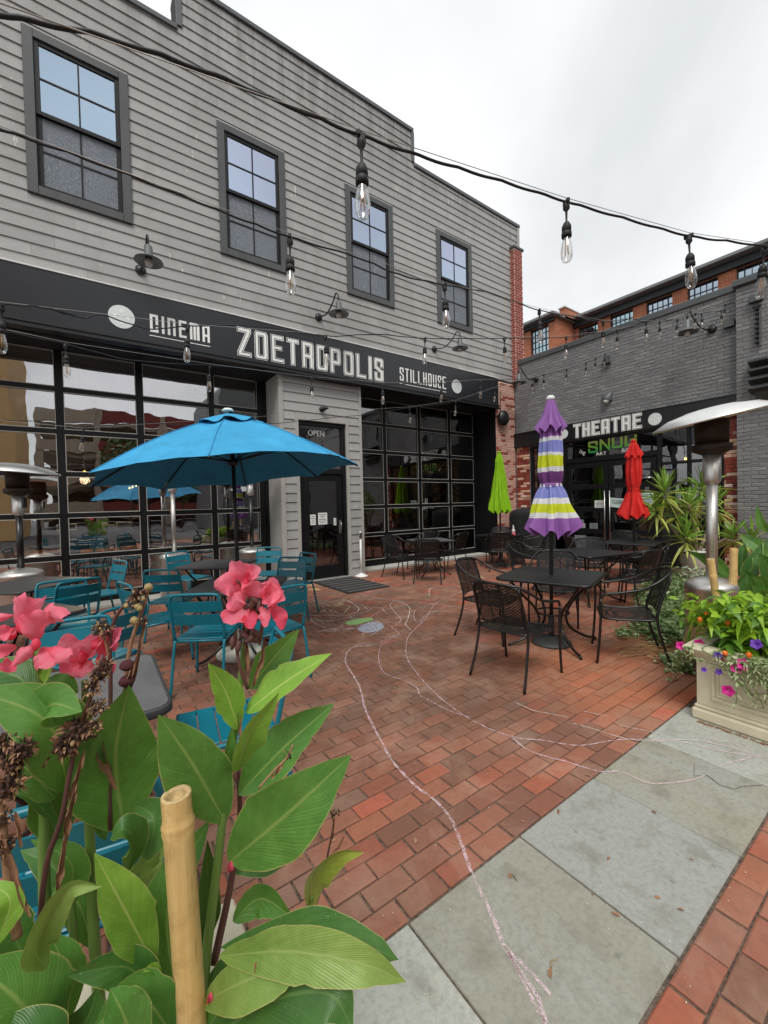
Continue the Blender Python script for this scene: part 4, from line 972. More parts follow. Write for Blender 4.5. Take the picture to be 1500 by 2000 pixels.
def mesh_chair():
    t=thing('mesh_armchair','','chair'); h=.43; f='bmetal'
    def sg(u,v): # seat surface u across, v front-back
        return (u*.235,.22-.44*v,h-.018*math.sin(math.pi*v)-.012*(1-u*u)+(.0 if v>.1 else -.02*(.1-v)/.1))
    m=MB(); m.grid([[sg(-1+2*i/8,j/8) for i in range(9)] for j in range(9)]); m.build('seat',M['mesh'],t,world=False)
    def bk(u,v): # backrest
        w=.215+.02*v; return (u*w,-.21-.10*v-.05*(1-u*u)*(1)*.8,h+.05+.33*v+.03*(1-u*u)*(1 if v>.9 else v*v))
    m=MB(); m.grid([[bk(-1+2*i/10,j/8) for i in range(11)] for j in range(9)]); m.build('backrest',M['mesh'],t,world=False)
    m=MB(); m.tube([bk(-1+2*i/10,0) for i in range(11)],.008,6); m.tube([bk(-1+2*i/10,1) for i in range(11)],.008,6); m.tube([bk(-.25,j/6) for j in range(7)],.005,5); m.tube([bk(.25,j/6) for j in range(7)],.005,5); m.build('back_frame',M[f],t,world=False)
    m=MB(); m.tube(spline([sg(-1,0.04),sg(0,0),sg(1,.04),sg(1.02,.5),sg(1,.98),sg(0,1),sg(-1,.98),sg(-1.02,.5)],32,True),.010,7,closed=True); m.tube([(-.27,.1,h-.03),(.27,.1,h-.03)],.008,6); m.build('seat_frame',M[f],t,world=False)
    hoop=[(-.285,.235,.60),(-.288,.20,.645),(-.29,.08,.665),(-.285,-.08,.70),(-.27,-.20,.76),(-.21,-.30,.825),(-.11,-.355,.845),(0,-.37,.85)]
    hoop=hoop+[(-a,b_,c) for a,b_,c in hoop[-2::-1]]
    m=MB(); m.tube(spline(hoop,56),.0115,8); m.build('armrest',M[f],t,world=False)
    for s in (-1,1):
        m=MB(); m.tube(spline([(s*.285,.235,.60),(s*.28,.235,.45),(s*.275,.25,.2),(s*.275,.27,0)],14),.0115,8); m.build('leg',M[f],t,world=False)
        m=MB(); m.tube(spline([(s*.222,-.325,.815),(s*.225,-.25,.6),(s*.235,-.215,.43),(s*.245,-.26,.2),(s*.26,-.33,0)],22),.0115,8); m.build('leg',M[f],t,world=False)
    return t
bc=[ # x,y,facing(deg of +y local direction in world), label
 ((3.02,2.28),6,'black mesh armchair nearest the camera, its back turned to us at the striped umbrella table'),
 ((3.66,3.10),-76,'black mesh armchair at the left side of the striped umbrella table'),
 ((4.14,1.87),122,'black mesh armchair at the right of the striped umbrella table, next to the weeds'),
 ((4.72,2.98),208,'black mesh armchair on the far side of the striped umbrella table'),
 ((5.70,3.98),-78,'black mesh armchair left of the second black table, behind the umbrella pole'),
 ((6.72,3.62),200,'black mesh armchair on the far side of the second black table'),
 ((5.95,2.62),80,'black mesh armchair at the right of the second table, in front of the other two'),
 ((6.62,2.78),118,'black mesh armchair between the second table and the red umbrella table'),
 ((8.55,3.75),230,'black mesh armchair on the far side of the red umbrella table by the door handles'),
 ((7.35,3.98),-40,'black mesh armchair left of the red umbrella table'),
 ((7.35,5.95),45,'black mesh armchair in front of the lime umbrella table, back towards us'),
 ((8.30,5.75),130,'black mesh armchair at the right of the lime umbrella table'),
 ((8.45,6.75),225,'black mesh armchair behind the lime umbrella table against the pink brick'),
 ((5.28,5.98),42,'black mesh armchair in front of the plain grey topped table, back towards us'),
 ((5.20,6.75),-75,'black mesh armchair left of the plain grey topped table'),
 ((6.62,6.72),105,'black mesh armchair right of the plain grey topped table'),
 ((6.25,7.25),190,'black mesh armchair behind the plain grey topped table close to the glass')]
proto=mesh_chair()
for i,((x,y),fa,lb) in enumerate(bc):
    rz=R(fa-90)
    if i==0: proto.location=(x,y,0); proto.rotation_euler=(0,0,rz); proto['label']=lb; proto['group']='black mesh armchairs'
    else: dup(proto,(x,y,0),rz,lb,'black mesh armchairs')
def teal_chair():
    t=thing('slat_chair','','chair'); h=.45; f='teal'
    for i in range(5):
        y0=-.205+i*.085; m=MB(); m.box(-.19,y0,h-.006,.19,y0+.0805,h+.004,.004); m.build('seat_slat',M[f],t,world=False)
    m=MB(); m.tube(spline([(-.2,.215,h-.015),(-.2,-.21,h-.015)],4),.0125,8); m.tube([(.2,.215,h-.015),(.2,-.21,h-.015)],.0125,8); m.tube([(-.2,.215,h-.012),(.2,.215,h-.012)],.0125,8); m.tube([(-.2,-.2,h-.02),(.2,-.2,h-.02)],.011,8); m.build('seat_frame',M[f],t,world=False)
    yb=lambda z:-.20-.24*(z-h)
    U=[(-.2,yb(h)-.0,h-.01),(-.203,yb(.6),.60),(-.2,yb(.74),.74),(-.19,yb(.80),.80),(-.16,yb(.825),.828),(0,yb(.83),.832)]
    U=U+[(-a,b_,c) for a,b_,c in U[-2::-1]]
    m=MB(); m.tube(spline(U,50),.0125,8); m.build('back_frame',M[f],t,world=False)
    for (z0,z1) in ((.575,.665),(.685,.775)):
        m=MB(); G=[[( -.19+.38*i/8,yb(z)-.018*(1-((i-4)/4)**2),z) for i in range(9)] for z in (z0,z1)]
        G2=[[(a,b_-.008,c) for a,b_,c in row] for row in G]
        m.grid([G[0],G[1],G2[1],G2[0],G[0]],smooth=False); m.build('back_slat',M[f],t,world=False)
    for s in (-1,1):
        m=MB(); m.tube(spline([(s*.2,.215,h-.015),(s*.203,.222,.25),(s*.21,.235,0)],8),.0125,8); m.build('leg',M[f],t,world=False)
        m=MB(); m.tube(spline([(s*.2,yb(h),h-.01),(s*.2,-.225,.38),(s*.205,-.27,.15),(s*.21,-.30,0)],12),.0125,8); m.build('leg',M[f],t,world=False)
    return t
tc_=[((.80,3.80),57,'teal slatted chair with its back to us left of the umbrella base, whole and unobstructed'),
 ((.50,4.62),15,'teal slatted chair seen side on, left of the blue umbrella table'),
 ((.78,5.50),55,'teal slatted chair with its back to us at the table behind the blue umbrella table'),
 ((1.22,7.02),-62,'teal slatted chair by the glass, left of the steel heater pole'),
 ((2.25,6.55),-125,'teal slatted chair by the glass in front of the far heater base'),
 ((1.95,5.02),-140,'teal slatted chair on the far side of the blue umbrella table'),
 ((2.25,5.45),-170,'teal slatted chair nearest the grey pillar'),
 ((.02,6.52),-160,'teal slatted chair right of the leftmost far table, facing it'),
 ((-.26,5.36),118,'dark backed teal chair turned away at the leftmost far table'),
 ((-.22,4.92),-80,'teal slatted chair facing us behind the middle left table'),
 ((-.02,3.70),128,'teal slatted chair just behind the dried seed heads'),
 ((-.13,2.98),-92,'teal slatted chair behind the pink flowers at the ribbed table'),
 ((.52,2.14),172,'teal slatted chair with bright seat at the right of the ribbed table'),
 ((-.02,1.52),80,'teal slatted chair half hidden by the foreground leaves, nearest the camera'),
 ((-.75,2.5),5,'teal slatted chair at the left edge beyond the pink flowers'),
 ((-1.05,5.95),10,'teal slatted chair at the left picture edge by the far table'),
 ((1.02,3.50),100,'teal slatted chair partly hidden by the right flower stem')]
tc_=tc_[:-1]+[((1.30,3.62),95,'teal slatted chair partly hidden by the right flower stem, beside the pale umbrella base')]
proto=teal_chair()
for i,((x,y),fa,lb) in enumerate(tc_):
    rz=R(fa-90)
    if i==0: proto.location=(x,y,0); proto.rotation_euler=(0,0,rz); proto['label']=lb; proto['group']='teal slatted chairs'
    else: dup(proto,(x,y,0),rz,lb,'teal slatted chairs')
gL='dark grey tables by the cinema windows'
M['darktop']=mat('dark_grey_top',(62,62,64),.45,var=.15,scale=4)
table('dark table under the open blue umbrella with papers on it',1.21,4.32,R(57),.86,top='darktop',rim='greyrim',group=gL)
table('dark table between the blue umbrella table and the glass doors',1.45,6.2,R(48),.86,top='darktop',rim='greyrim',group=gL)
table('dark grey table at the far left beside the black heater',-.62,6.05,R(45),.9,top='darktop',rim='greyrim',group=gL)
table('dark grey table at the left behind the pink flowers',-.62,4.3,R(30),.86,top='darktop',rim='greyrim',group=gL)
table('ribbed grey table with rounded corners right behind the canna leaves',-.13,2.23,R(90),.76,r=.07,top='greytop',rim='greyrim',thick=.032,group=gL)
# papers and bottle on tables
t=thing('paper_slips','crumpled white papers left on the table under the blue umbrella','papers',(1.45,4.43,.73)); m=MB()
m.add([(1.36,4.45,.733),(1.5,4.36,.735),(1.56,4.45,.75),(1.42,4.54,.74)],[(0,1,2,3)]); m.build('sheet',M['paper'],t)
m=MB(); m.add([(1.38,4.40,.76),(1.49,4.42,.738),(1.52,4.5,.752),(1.42,4.5,.775)],[(0,1,2,3)]); m.build('sheet',M['paper'],t)
p=gnd(1003,1046,.73)
t=thing('spray_bottle','small clear bottle with pink liquid on the lime umbrella table','bottle',tuple(p)); M['pinkliq']=mat('pink_liquid',(196,90,104),.25); M['clearp']=mat('clear_plastic',(220,214,214),.25)
m=MB(); m.lathe([(.001,0),(.04,0),(.042,.02),(.042,.08)],16,p); m.build('liquid',M['pinkliq'],t); m=MB(); m.lathe([(.042,.08),(.04,.12),(.018,.15),(.015,.17)],16,p); m.build('shoulder',M['clearp'],t); m=MB(); m.lathe([(.018,.17),(.018,.2),(.006,.205),(.006,.225)],12,p); m.box(p[0]-.03,p[1]-.008,p[2]+.22,p[0]+.012,p[1]+.008,p[2]+.235); m.build('pump',M['white'],t)
# ---------------- umbrellas
M['pole']=mat('dark_pole',(38,38,40),.4); M['basegrey']=mat('cast_base',(58,60,60),.6,bump=.2); M['basepale']=mat('pale_resin_base',(206,204,192),.6)
def fabric(name,rgb,rough=.8,trans=.12):
    t=NT(name); v=t.coord('Object'); n=t.noise(v,4,5,.62,.6); n2=t.noise(v,400,2,.5); c=t.mix(t.ramp(n,[(.3,0.),(.7,1.)]),vmul(lin(rgb),.82),vmul(lin(rgb),1.1))
    p=t.pbr(c,rough,0,t.bump(t.math('ADD',t.math('MULTIPLY',n,14.),n2),.22,.004),.2); tl=t.n('ShaderNodeBsdfTranslucent'); t.l(c,tl.inputs[0]); mx_=t.n('ShaderNodeMixShader'); mx_.inputs[0].default_value=trans; t.l(p,mx_.inputs[1]); t.l(tl.outputs[0],mx_.inputs[2]); return t.done(mx_.outputs[0])
M['blue']=fabric('blue_canvas',(66,158,204),.8,.0); M['lime']=fabric('lime_canvas',(142,194,34)); M['red']=fabric('red_canvas',(222,52,48))
def striped():
    t=NT('striped_canvas'); v=t.coord('Object'); s_=t.n('ShaderNodeSeparateXYZ'); t.l(v,s_.inputs[0]); n=t.noise(v,6,3,.6)
    pu,wh,bl,ye=lin((152,100,174)),lin((228,228,232)),lin((140,146,212)),lin((208,218,50))
    Z=lambda py: (1.18+(1040-py)*.00542)
    st=[(1060,pu),(1012,wh),(1003,ye),(985,wh),(975,bl),(952,wh),(946,lin((118,70,128))),(923,wh),(914,ye),(893,wh),(886,bl),(864,wh),(857,pu)]
    z=t.math('ADD',s_.outputs[2],t.math('MULTIPLY',t.math('SUBTRACT',n,.5),.05)); mr=t.n('ShaderNodeMapRange'); t.l(z,mr.inputs[0]); mr.inputs[1].default_value=1.0; mr.inputs[2].default_value=2.7
    c=t.ramp(mr.outputs[0],[(max(0,(Z(py)-1.0)/1.7),c_) for py,c_ in st],'CONSTANT')
    c=t.mix(t.ramp(n,[(.3,.15),(.6,0.)]),c,(0.02,.02,.03)); p=t.pbr(c,.8,0,t.bump(t.noise(v,300,2),.15,.003),.2); tl=t.n('ShaderNodeBsdfTranslucent'); t.l(c,tl.inputs[0]); mx_=t.n('ShaderNodeMixShader'); mx_.inputs[0].default_value=.12; t.l(p,mx_.inputs[1]); t.l(tl.outputs[0],mx_.inputs[2]); return t.done(mx_.outputs[0])
M['striped']=striped(); M['purple']=fabric('purple_canvas',(156,108,178)); M['under']=mat('pale_lining',(206,206,210),.85)
def closed_umb(label,x,y,prof,vent,mt,vm,base,folds,poletop,baser=.2,strap=None,lean=(0,0),seed=1):
    t=thing('closed_umbrella',label,'umbrella',(x,y,0),0,'closed umbrellas'); r_=random.Random(seed); n=96
    ph=[r_.uniform(-.35,.35) for _ in range(folds+1)]; am=[r_.uniform(.6,1.3) for _ in range(folds+1)]
    def surf(P,amp,fl):
        G=[]
        Pz=spline([(a,b_,0) for a,b_ in P],len(P)*5)
        zmin=P[-1][1]
        for q in Pz:
            R0,z=q[0],q[1]; row=[]
            for k in range(n):
                a=2*math.pi*k/n; fidx=a/(2*math.pi)*folds; i=int(fidx)%folds
                w=math.sin(2*math.pi*fidx+ph[i]*1.3+.8*math.sin(z*5+i)*.5)
                w+=.35*math.sin(a*3+ph[1]*9+z*4)+.22*math.sin(a*folds*2+z*11+ph[2]*8); rr=R0*(1+amp*w*am[i]*min(1,R0/.1)); zz=z+(fl*w*max(0,1-(z-zmin)/.3) if fl else 0)
                row.append((rr*math.cos(a)+lean[0]*(z-1.2),rr*math.sin(a)+lean[1]*(z-1.2),zz))
            G.append(row)
        return G
    m=MB(); m.grid(surf(prof,.24,.045),closeu=True); m.build('canopy',M[mt],t,world=False)
    if vent: m=MB(); m.grid(surf(vent,.2,.03),closeu=True); m.build('vent_cap',M[vm],t,world=False)
    m=MB(); m.tube([(lean[0]*-1.2,lean[1]*-1.2,.0),(lean[0]*(poletop-1.2),lean[1]*(poletop-1.2),poletop)],.019,12); m.build('pole',M['pole'],t,world=False)
    m=MB(); m.lathe([(.001,poletop+.03),(.03,poletop+.026),(.045,poletop),(.04,poletop-.02)],16,(lean[0]*(poletop-1.2),lean[1]*(poletop-1.2),0)); m.build('finial',M['disc'] if mt=='striped' else M[vm or mt],t,world=False)
    m=MB(); m.lathe([(.001,.075),(.05,.075),(.06,.06),(baser*.7,.05),(baser*.95,.02),(baser,0)],32,(lean[0]*-1.2,lean[1]*-1.2,0)); m.lathe([(.03,.3),(.03,.06)],14,(lean[0]*-1.2,lean[1]*-1.2,0)); m.build('base',M[base],t,world=False)
    if strap:
        m=MB(); m.lathe([(strap[1],strap[0]-.016),(strap[1]+.004,strap[0]),(strap[1],strap[0]+.016)],24,(lean[0]*(strap[0]-1.2),lean[1]*(strap[0]-1.2),0),caps=False); m.tube([(strap[1]*.8,-strap[1]*.8,strap[0]),(strap[1]*1.1,-strap[1],strap[0]-.06),(strap[1]*.9,-strap[1]*1.2,strap[0]-.12)],.005,5); m.build('strap',M[vm or mt],t,world=False)
closed_umb('closed purple, blue and yellow striped umbrella standing in the nearest black table',3.957,2.523,[(.05,2.50),(.088,2.2),(.105,1.95),(.1,1.78),(.085,1.68),(.12,1.58),(.17,1.40),(.20,1.28),(.225,1.18)],[(.035,2.585),(.055,2.5),(.085,2.38),(.135,2.25)],'striped','purple','basegrey',9,2.59,.205,(1.68,.095),(.012,-.006),3)
closed_umb('closed lime green umbrella hanging as a smooth cone by the brick pier',7.86,6.33,[(.03,2.66),(.07,2.5),(.10,2.2),(.15,1.8),(.19,1.5),(.225,1.27)],[(.03,2.67),(.065,2.52),(.085,2.42)],'lime','lime','basegrey',10,2.67,.22,None,(0,0),5)
closed_umb('closed red umbrella tied in the middle in front of the theatre doors',7.96,3.43,[(.06,2.45),(.1,2.2),(.115,2.0),(.1,1.78),(.08,1.67),(.11,1.55),(.17,1.35),(.215,1.18)],[(.03,2.54),(.06,2.46),(.09,2.36),(.13,2.25)],'red','red','basegrey',8,2.54,.22,(1.67,.09),(.006,-.004),8)
# open blue umbrella
t=thing('open_umbrella','open blue canvas umbrella over the tables in front of the left glass door','umbrella',(1.21,4.32,0))
cx,cy=1.19,4.34; tocam=math.atan2(-FWD[1],-FWD[0]); RR=1.30; ang=[tocam+R(13)+R(45)*k for k in range(8)]
rimz=lambda a: 1.852+.112*math.cos(a-tocam-R(80))
top=Vector((cx-.03,cy,2.45))
def cano(a,s): # a in gore units, s 0..1 from hub
    k=int(a)%8; u=a-int(a); c0=Vector((cx+RR*math.cos(ang[k]),cy+RR*math.sin(ang[k]),rimz(ang[k]))); c1=Vector((cx+RR*math.cos(ang[(k+1)%8]),cy+RR*math.sin(ang[(k+1)%8]),rimz(ang[(k+1)%8])))
    e=c0.lerp(c1,u); p=top.lerp(e,s); bow=4*u*(1-u)
    p.z+=.062*math.sin(math.pi*s)*(1-.6*bow)+.006*math.sin(9*s+k*2)*bow+.004*math.sin(u*19+k)*s*bow; inward=(Vector((cx,cy,p.z))-p)*(.035*bow*s*s); p+=inward; p.z+=.035*bow*s**3
    return p
m=MB(); G=[]
for j in range(13):
    s=.1+.9*j/12; G.append([tuple(cano(i/8,s)) for i in range(64)])
m.grid(G,closeu=True); m.build('canopy',M['blue'],t)
m=MB(); G=[]
for j in range(5):
    s=.03+.23*j/4; G.append([tuple(cano(i/8,s)+Vector((0,0,.035+.018*math.sin(2*math.pi*i/8)*(j/4)))) for i in range(64)])
m.grid(G,closeu=True); m.build('vent_cap',M['blue'],t)
m=MB(); m.lathe([(.001,.035),(.04,.03),(.06,.01),(.055,0)],20,tuple(top+Vector((0,0,.05)))); m.build('finial',M['disc'],t)
m=MB(); m.tube([(1.21,4.32,.05),(cx,cy,2.5)],.02,12); m.build('pole',M['pole'],t)
m=MB(); m.lathe([(.05,.0),(.055,.05),(.03,.07)],14,(cx+.003,cy,1.95)); m.build('runner',M['bmetal'],t); m=MB(); m.lathe([(.04,.0),(.04,.08)],14,(cx,cy,2.36)); m.build('top_notch',M['bmetal'],t)
for k in range(8):
    m=MB(); e=cano(k+.0001,1.0)-Vector((0,0,.012)); pts=[top-Vector((0,0,.07))]+[cano(k+.0001,s)-Vector((0,0,.014)) for s in (.35,.6,.85)]+[e]; m.tube(pts,.008,6); rb=m.build('rib',M['bmetal'],t)
    m=MB(); m.tube([cano(k+.0001,s)+Vector((0,0,.004)) for s in np.linspace(.24,1,14)],.0035,5); m.build('seam',M['blue'],t)
    m=MB(); m.tube([Vector((cx,cy,1.99)),cano(k+.0001,.55)-Vector((0,0,.02))],.007,6); m.build('strut',M['bmetal'],rb)
a=cano(6.55,.55); c=cano(6.75,.78); m=MB(); m.tube(spline([a+Vector((0,0,.01)),a.lerp(c,.3)+Vector((-.02,-.02,.05)),a.lerp(c,.8)+Vector((-.01,0,.03)),c+Vector((0,0,.012))],16),.006,6); m.build('tie_strap',M['blue'],t)
m=MB(); m.lathe([(.001,.085),(.06,.085),(.07,.06),(.2,.055),(.235,.04),(.24,0)],36,(1.21,4.32,0)); m.lathe([(.03,.32),(.03,.08)],14,(1.21,4.32,0)); m.build('base',M['basepale'],t)
# ---------------- patio heaters
M['chrome']=mat('stainless_steel',(206,203,198),.4,.9,var=.08,scale=2,stretch=(1,1,.1)); M['alu']=mat('reflector_aluminium',(226,226,222),.32,.85,var=.05); M['burner']=mat('burner_mesh',(58,48,42),.5,.6,bump=.4,bscale=250)
def heater(label,x,y,h,pole,tilt=0,refl=.46,body='chrome',lean=(0,0),pr_=.036,tk=1.):
    t=thing('patio_heater',label,'patio heater',(x,y,0),0,'patio heaters')
    m=MB(); m.lathe([(r_*tk,z_) for r_,z_ in ((.225,.03),(.23,.05),(.23,.70),(.235,.705),(.235,.735),(.215,.76),(.14,.79),(.05,.81))],36); m.build('tank_cover',M[body],t,world=False)
    m=MB(); m.lathe([(.25,0),(.25,.03),(.2,.035)],32); m.build('foot',M['bmetal'],t,world=False)
    L_=lambda z:(lean[0]*z,lean[1]*z,z)
    m=MB(); m.tube([L_(.8),L_(h-.62)],pr_,20); m.build('pole',M[pole],t,world=False)
    o=L_(h-.62); m=MB(); m.lathe([(pr_*1.05,0),(.062,.03),(.066,.05),(.066,.26)],24,o); m.build('valve_body',M['chrome'],t,world=False)
    m=MB(); d=-RGT*-1; m.cbox((o[0]+RGT[0]*.07,o[1]+RGT[1]*.07,o[2]+.17),(.05,.05,.13),.006,yaw=math.atan2(RGT[1],RGT[0])); m.build('control_knob',M['bmetal'],t,world=False)
    m=MB(); m.lathe([(.07,.26),(.135,.29),(.145,.30),(.145,.35),(.12,.355)],28,o); m.lathe([(.12,.355),(.125,.56),(.11,.565)],28,o); m.build('burner',M['burner'],t,world=False)
    T=Matrix.Rotation(tilt,4,Vector(-FWD))
    m=MB(); m.lathe([(.001,.075),(.09,.073),(.18,.065),(.19,.06),(refl*.72,.035),(refl*.74,.03),(refl,-.025),(refl+.004,-.04),(refl-.004,-.04),(refl*.7,.02),(.1,.05)],40,(o[0],o[1],o[2]+.60),T=T,caps=False); m.build('reflector',M['alu'],t,world=False)
    return t
heater('stainless steel patio heater with tilted reflector in front of the yucca, right',4.415,1.28,2.24,'chrome',R(11.5),.445,lean=(.012,-.006),pr_=.042,tk=.82)
heater('black poled patio heater with silver dome at the far left by the glass',-.77,7.03,2.1,'bmetal',R(-6),.44)
heater('patio heater with stainless pole behind the teal chairs, between the dark tables and the glass',1.10,7.62,2.40,'chrome',0,.42)
heater('black poled patio heater beside the grey pillar',2.33,7.42,2.34,'bmetal',0,.40)
# ---------------- door mat and ash post
M['mat']=mat('rubber_mat',(34,34,36),.85,bump=.4,bscale=150); M['matrib']=mat('mat_carpet',(80,78,76),.95,bump=.6,bscale=260)
t=thing('door_mat','black striped rubber mat on the bricks before the entrance door','mat',(3.97,6.8,0)); m=MB(); m.box(3.50,6.05,.004,4.41,7.5,.013,.003); m.build('mat_base',M['mat'],t)
for k in range(7): m=MB(); m.box(3.55,6.10+k*.2,.0131,4.36,6.20+k*.2,.021,.003); m.build('carpet_strip',M['matrib'],t)
t=thing('ash_post','white slim cigarette post on a round foot beside the door','ashtray',(4.60,7.36,0)); w_=M['white']
m=MB(); m.lathe([(.001,.07),(.03,.07),(.05,.055),(.13,.02),(.14,0)],24,(4.60,7.36,0)); m.build('foot',w_,t); m=MB(); m.lathe([(.022,.05),(.022,.80)],14,(4.60,7.36,0)); m.build('tube',w_,t); m=MB(); m.lathe([(.031,.80),(.031,.95),(.02,.96)],16,(4.60,7.36,0)); m.build('cap',M['chrome'],t); m=MB(); m.box(4.575,7.32,.83,4.585,7.335,.93); m.box(4.61,7.32,.83,4.62,7.335,.93); m.build('slot',M['bmetal'],t)
# covered grill
t=thing('covered_grill','black fabric covered grill against the wall beside the brick pier','covered grill',(9.45,6.75,0)); M['tarp']=mat('black_tarp',(36,38,38),.75,bump=.3,bscale=12)
G=[]
for j in range(13):
    v=j/12; row=[]
    for i in range(28):
        a=2*math.pi*i/28; e=2.6; ca,sa=math.cos(a),math.sin(a); rr=(abs(ca)**e+abs(sa)**e)**(-1/e); top_=v>.55
        z=1.15*min(1,v/.62) if v<.62 else 1.15+.18*math.sin((v-.62)/.38*math.pi/2)
        s=(1.0+.07*math.sin(a*9+v*3)*(1-v)) if v<.62 else math.cos((v-.62)/.38*math.pi/2*.98)
        row.append((9.5+.33*rr*ca*s,6.62+.62*rr*sa*s,z+.01))
    G.append(row)
m=MB(); m.grid(G,closeu=True); m.build('cover',M['tarp'],t)
m=MB(); m.box(9.25,6.2,0,9.29,6.24,.1); m.box(9.25,7.0,0,9.29,7.04,.1); m.build('leg',M['bmetal'],t)
# ---------------- interior furniture seen through the glass
M['wood']=mat('warm_wood',(150,96,56),.5,var=.2,scale=3,stretch=(1,8,1)); M['booth']=mat('orange_vinyl',(170,64,36),.4)
for k,(x,y,lb) in enumerate(((-1.2,10,'wooden table inside at the far left behind the glass'),(.6,9.6,'wooden table inside behind the second glass column'),(1.9,10.4,'wooden table inside behind the third glass column'))):
    t=thing('wooden_table',lb,'table',(x,y,.04),0,'wooden tables inside'); m=MB(); m.box(x-.8,y-.4,.74,x+.8,y+.4,.78,.005); m.build('table_top',M['wood'],t)
    for sx in(-.7,.7):
        for sy in (-.3,.3): m=MB(); m.box(x+sx-.035,y+sy-.035,.04,x+sx+.035,y+sy+.035,.74); m.build('leg',M['wood'],t)
cps=[o for o in C.objects if o.name=='slat_chair'][0]
for (x,y,f_,lb) in ((.2,9.05,90,'teal chair inside behind the glass at the wooden table, left one'),(1.0,9.05,85,'teal chair inside behind the glass at the wooden table, right one'),(1.9,9.7,80,'teal chair inside at the deeper wooden table')):
    dup(cps,(x,y,.04),R(f_-90),lb,'teal slatted chairs')
t=thing('booth_seat','orange vinyl booth seat inside the right glass door','booth',(6.3,9.2,.04)); m=MB(); m.box(5.85,9.5,.04,7.0,9.68,1.38,.05); m.build('backrest',M['booth'],t); m=MB(); m.box(5.85,9.05,.04,7.0,9.5,.5,.05); m.build('seat',M['booth'],t)
t=thing('timber_shelf','brown timber shelf unit with bottles inside the right glass door','shelf',(8.7,10,.04)); M['darkwood']=mat('dark_wood',(110,70,44),.5,var=.2,scale=3)
m=MB(); m.box(7.6,10.4,.04,9.4,10.45,2.4); m.build('back_panel',M['darkwood'],t)
for z in (.5,1.0,1.5,2.0): m=MB(); m.box(7.6,9.95,z,9.4,10.4,z+.04); m.build('shelf_board',M['darkwood'],t)
for x in (7.55,9.4): m=MB(); m.box(x,9.95,.04,x+.06,10.45,2.4); m.build('side_panel',M['wood'],t)
M['lit']=None
def lit():
    t=NT('lit_filament'); e=t.n('ShaderNodeEmission'); e.inputs[0].default_value=(1,.62,.12,1); e.inputs[1].default_value=6; return t.done(e.outputs[0])
M['lit']=lit()
for (px,py,Y_,lb) in ((165,925,9.2,'lit amber pendant bulb inside behind the second glass column'),(253,953,9.6,'small lit bulb inside, leftmost of three under the blue umbrella edge'),(259,951,9.6,'small lit bulb inside, middle of three under the blue umbrella edge'),(266,948,9.6,'small lit bulb inside, rightmost of three under the blue umbrella edge')):
    d=ray(px,py); p=np.array([0,0,H])+d*(Y_/d[1]); t=thing('pendant_bulb',lb,'lamp',tuple(p),group='lit bulbs inside'); s=.055 if px==165 else .022
    m=MB(); m.ell(tuple(p),s*.6,s*.6,s,10,8); m.build('bulb',M['lit'],t); m=MB(); m.tube([p+np.array([0,0,s]),(p[0],p[1],4.2)],.004,5); m.build('cord',M['cable'],t)
    if px==165:
        l_=bpy.data.lights.new('bulb_light','POINT'); l_.energy=60; l_.color=(1,.72,.4); l_.shadow_soft_size=.08; lo=bpy.data.objects.new('bulb_light',l_); C.objects.link(lo); lo.location=(p[0],p[1],p[2]-.12)
p=np.array([12.5,3.9,2.2]); d=ray(1339,896); p=d*(12.5/d[0])+np.array([0,0,H]); t=thing('pendant_bulb','lit bulb inside the theatre right of the doors','lamp',tuple(p),group='lit bulbs inside'); m=MB(); m.ell(tuple(p),.03,.03,.035,10,8); m.build('bulb',M['lit'],t); m=MB(); m.tube([p,(p[0],p[1],3.2)],.004,5); m.build('cord',M['cable'],t)
# ================================================================ chalk
def chalk_mat(name,rgb,thr=.46,sc=190):
    t=NT(name); v=t.coord('World'); n=t.math('ADD',t.math('MULTIPLY',t.noise(v,sc,5,.75),.62),t.math('MULTIPLY',t.noise(v,28,4,.7),.38)); f=t.ramp(n,[(thr-.05,0.),(thr+.07,.85)]); tr=t.n('ShaderNodeBsdfTransparent'); p=t.pbr(lin(rgb),.95,0,None,.1); mx_=t.n('ShaderNodeMixShader'); t.l(f,mx_.inputs[0]); t.l(tr.outputs[0],mx_.inputs[1]); t.l(p,mx_.inputs[2]); return t.done(mx_.outputs[0])
M['chpink']=chalk_mat('pink_chalk',(228,202,208),.495); M['chwhite']=chalk_mat('white_chalk',(220,208,200),.46); M['chgreen']=chalk_mat('green_chalk',(150,186,122),.40); M['chblue']=chalk_mat('blue_chalk',(176,180,194),.45); M['chyel']=chalk_mat('yellow_chalk',(222,196,140),.47)
def ribbon(pts,w,n=None,wob=.5,z=.0042):
    P=spline([tuple(gnd(px,py)) for px,py in pts],n or len(pts)*7); m=MB(); vs=[]; fs=[]
    for i,p in enumerate(P):
        a=P[max(0,i-1)]; b_=P[min(len(P)-1,i+1)]; d=(b_-a).normalized(); nn=Vector((-d.y,d.x,0)); ww=w*.64*(1+random.uniform(-wob,wob)*.6)/2; j=nn*random.gauss(0,w*.05)
        vs+=[tuple(p+nn*ww+j+Vector((0,0,z))),tuple(p-nn*ww+j+Vector((0,0,z)))]
    fs=[(2*i,2*i+1,2*i+3,2*i+2) for i in range(len(P)-1)]; m.add(vs,fs); return m
t=thing('chalk_trail','long winding pink chalk lines running across the bricks and flagstones','chalk drawing',(1.6,2,.005))
Zc=lambda x,y:(550+x/3.333,1100+y/3.333)
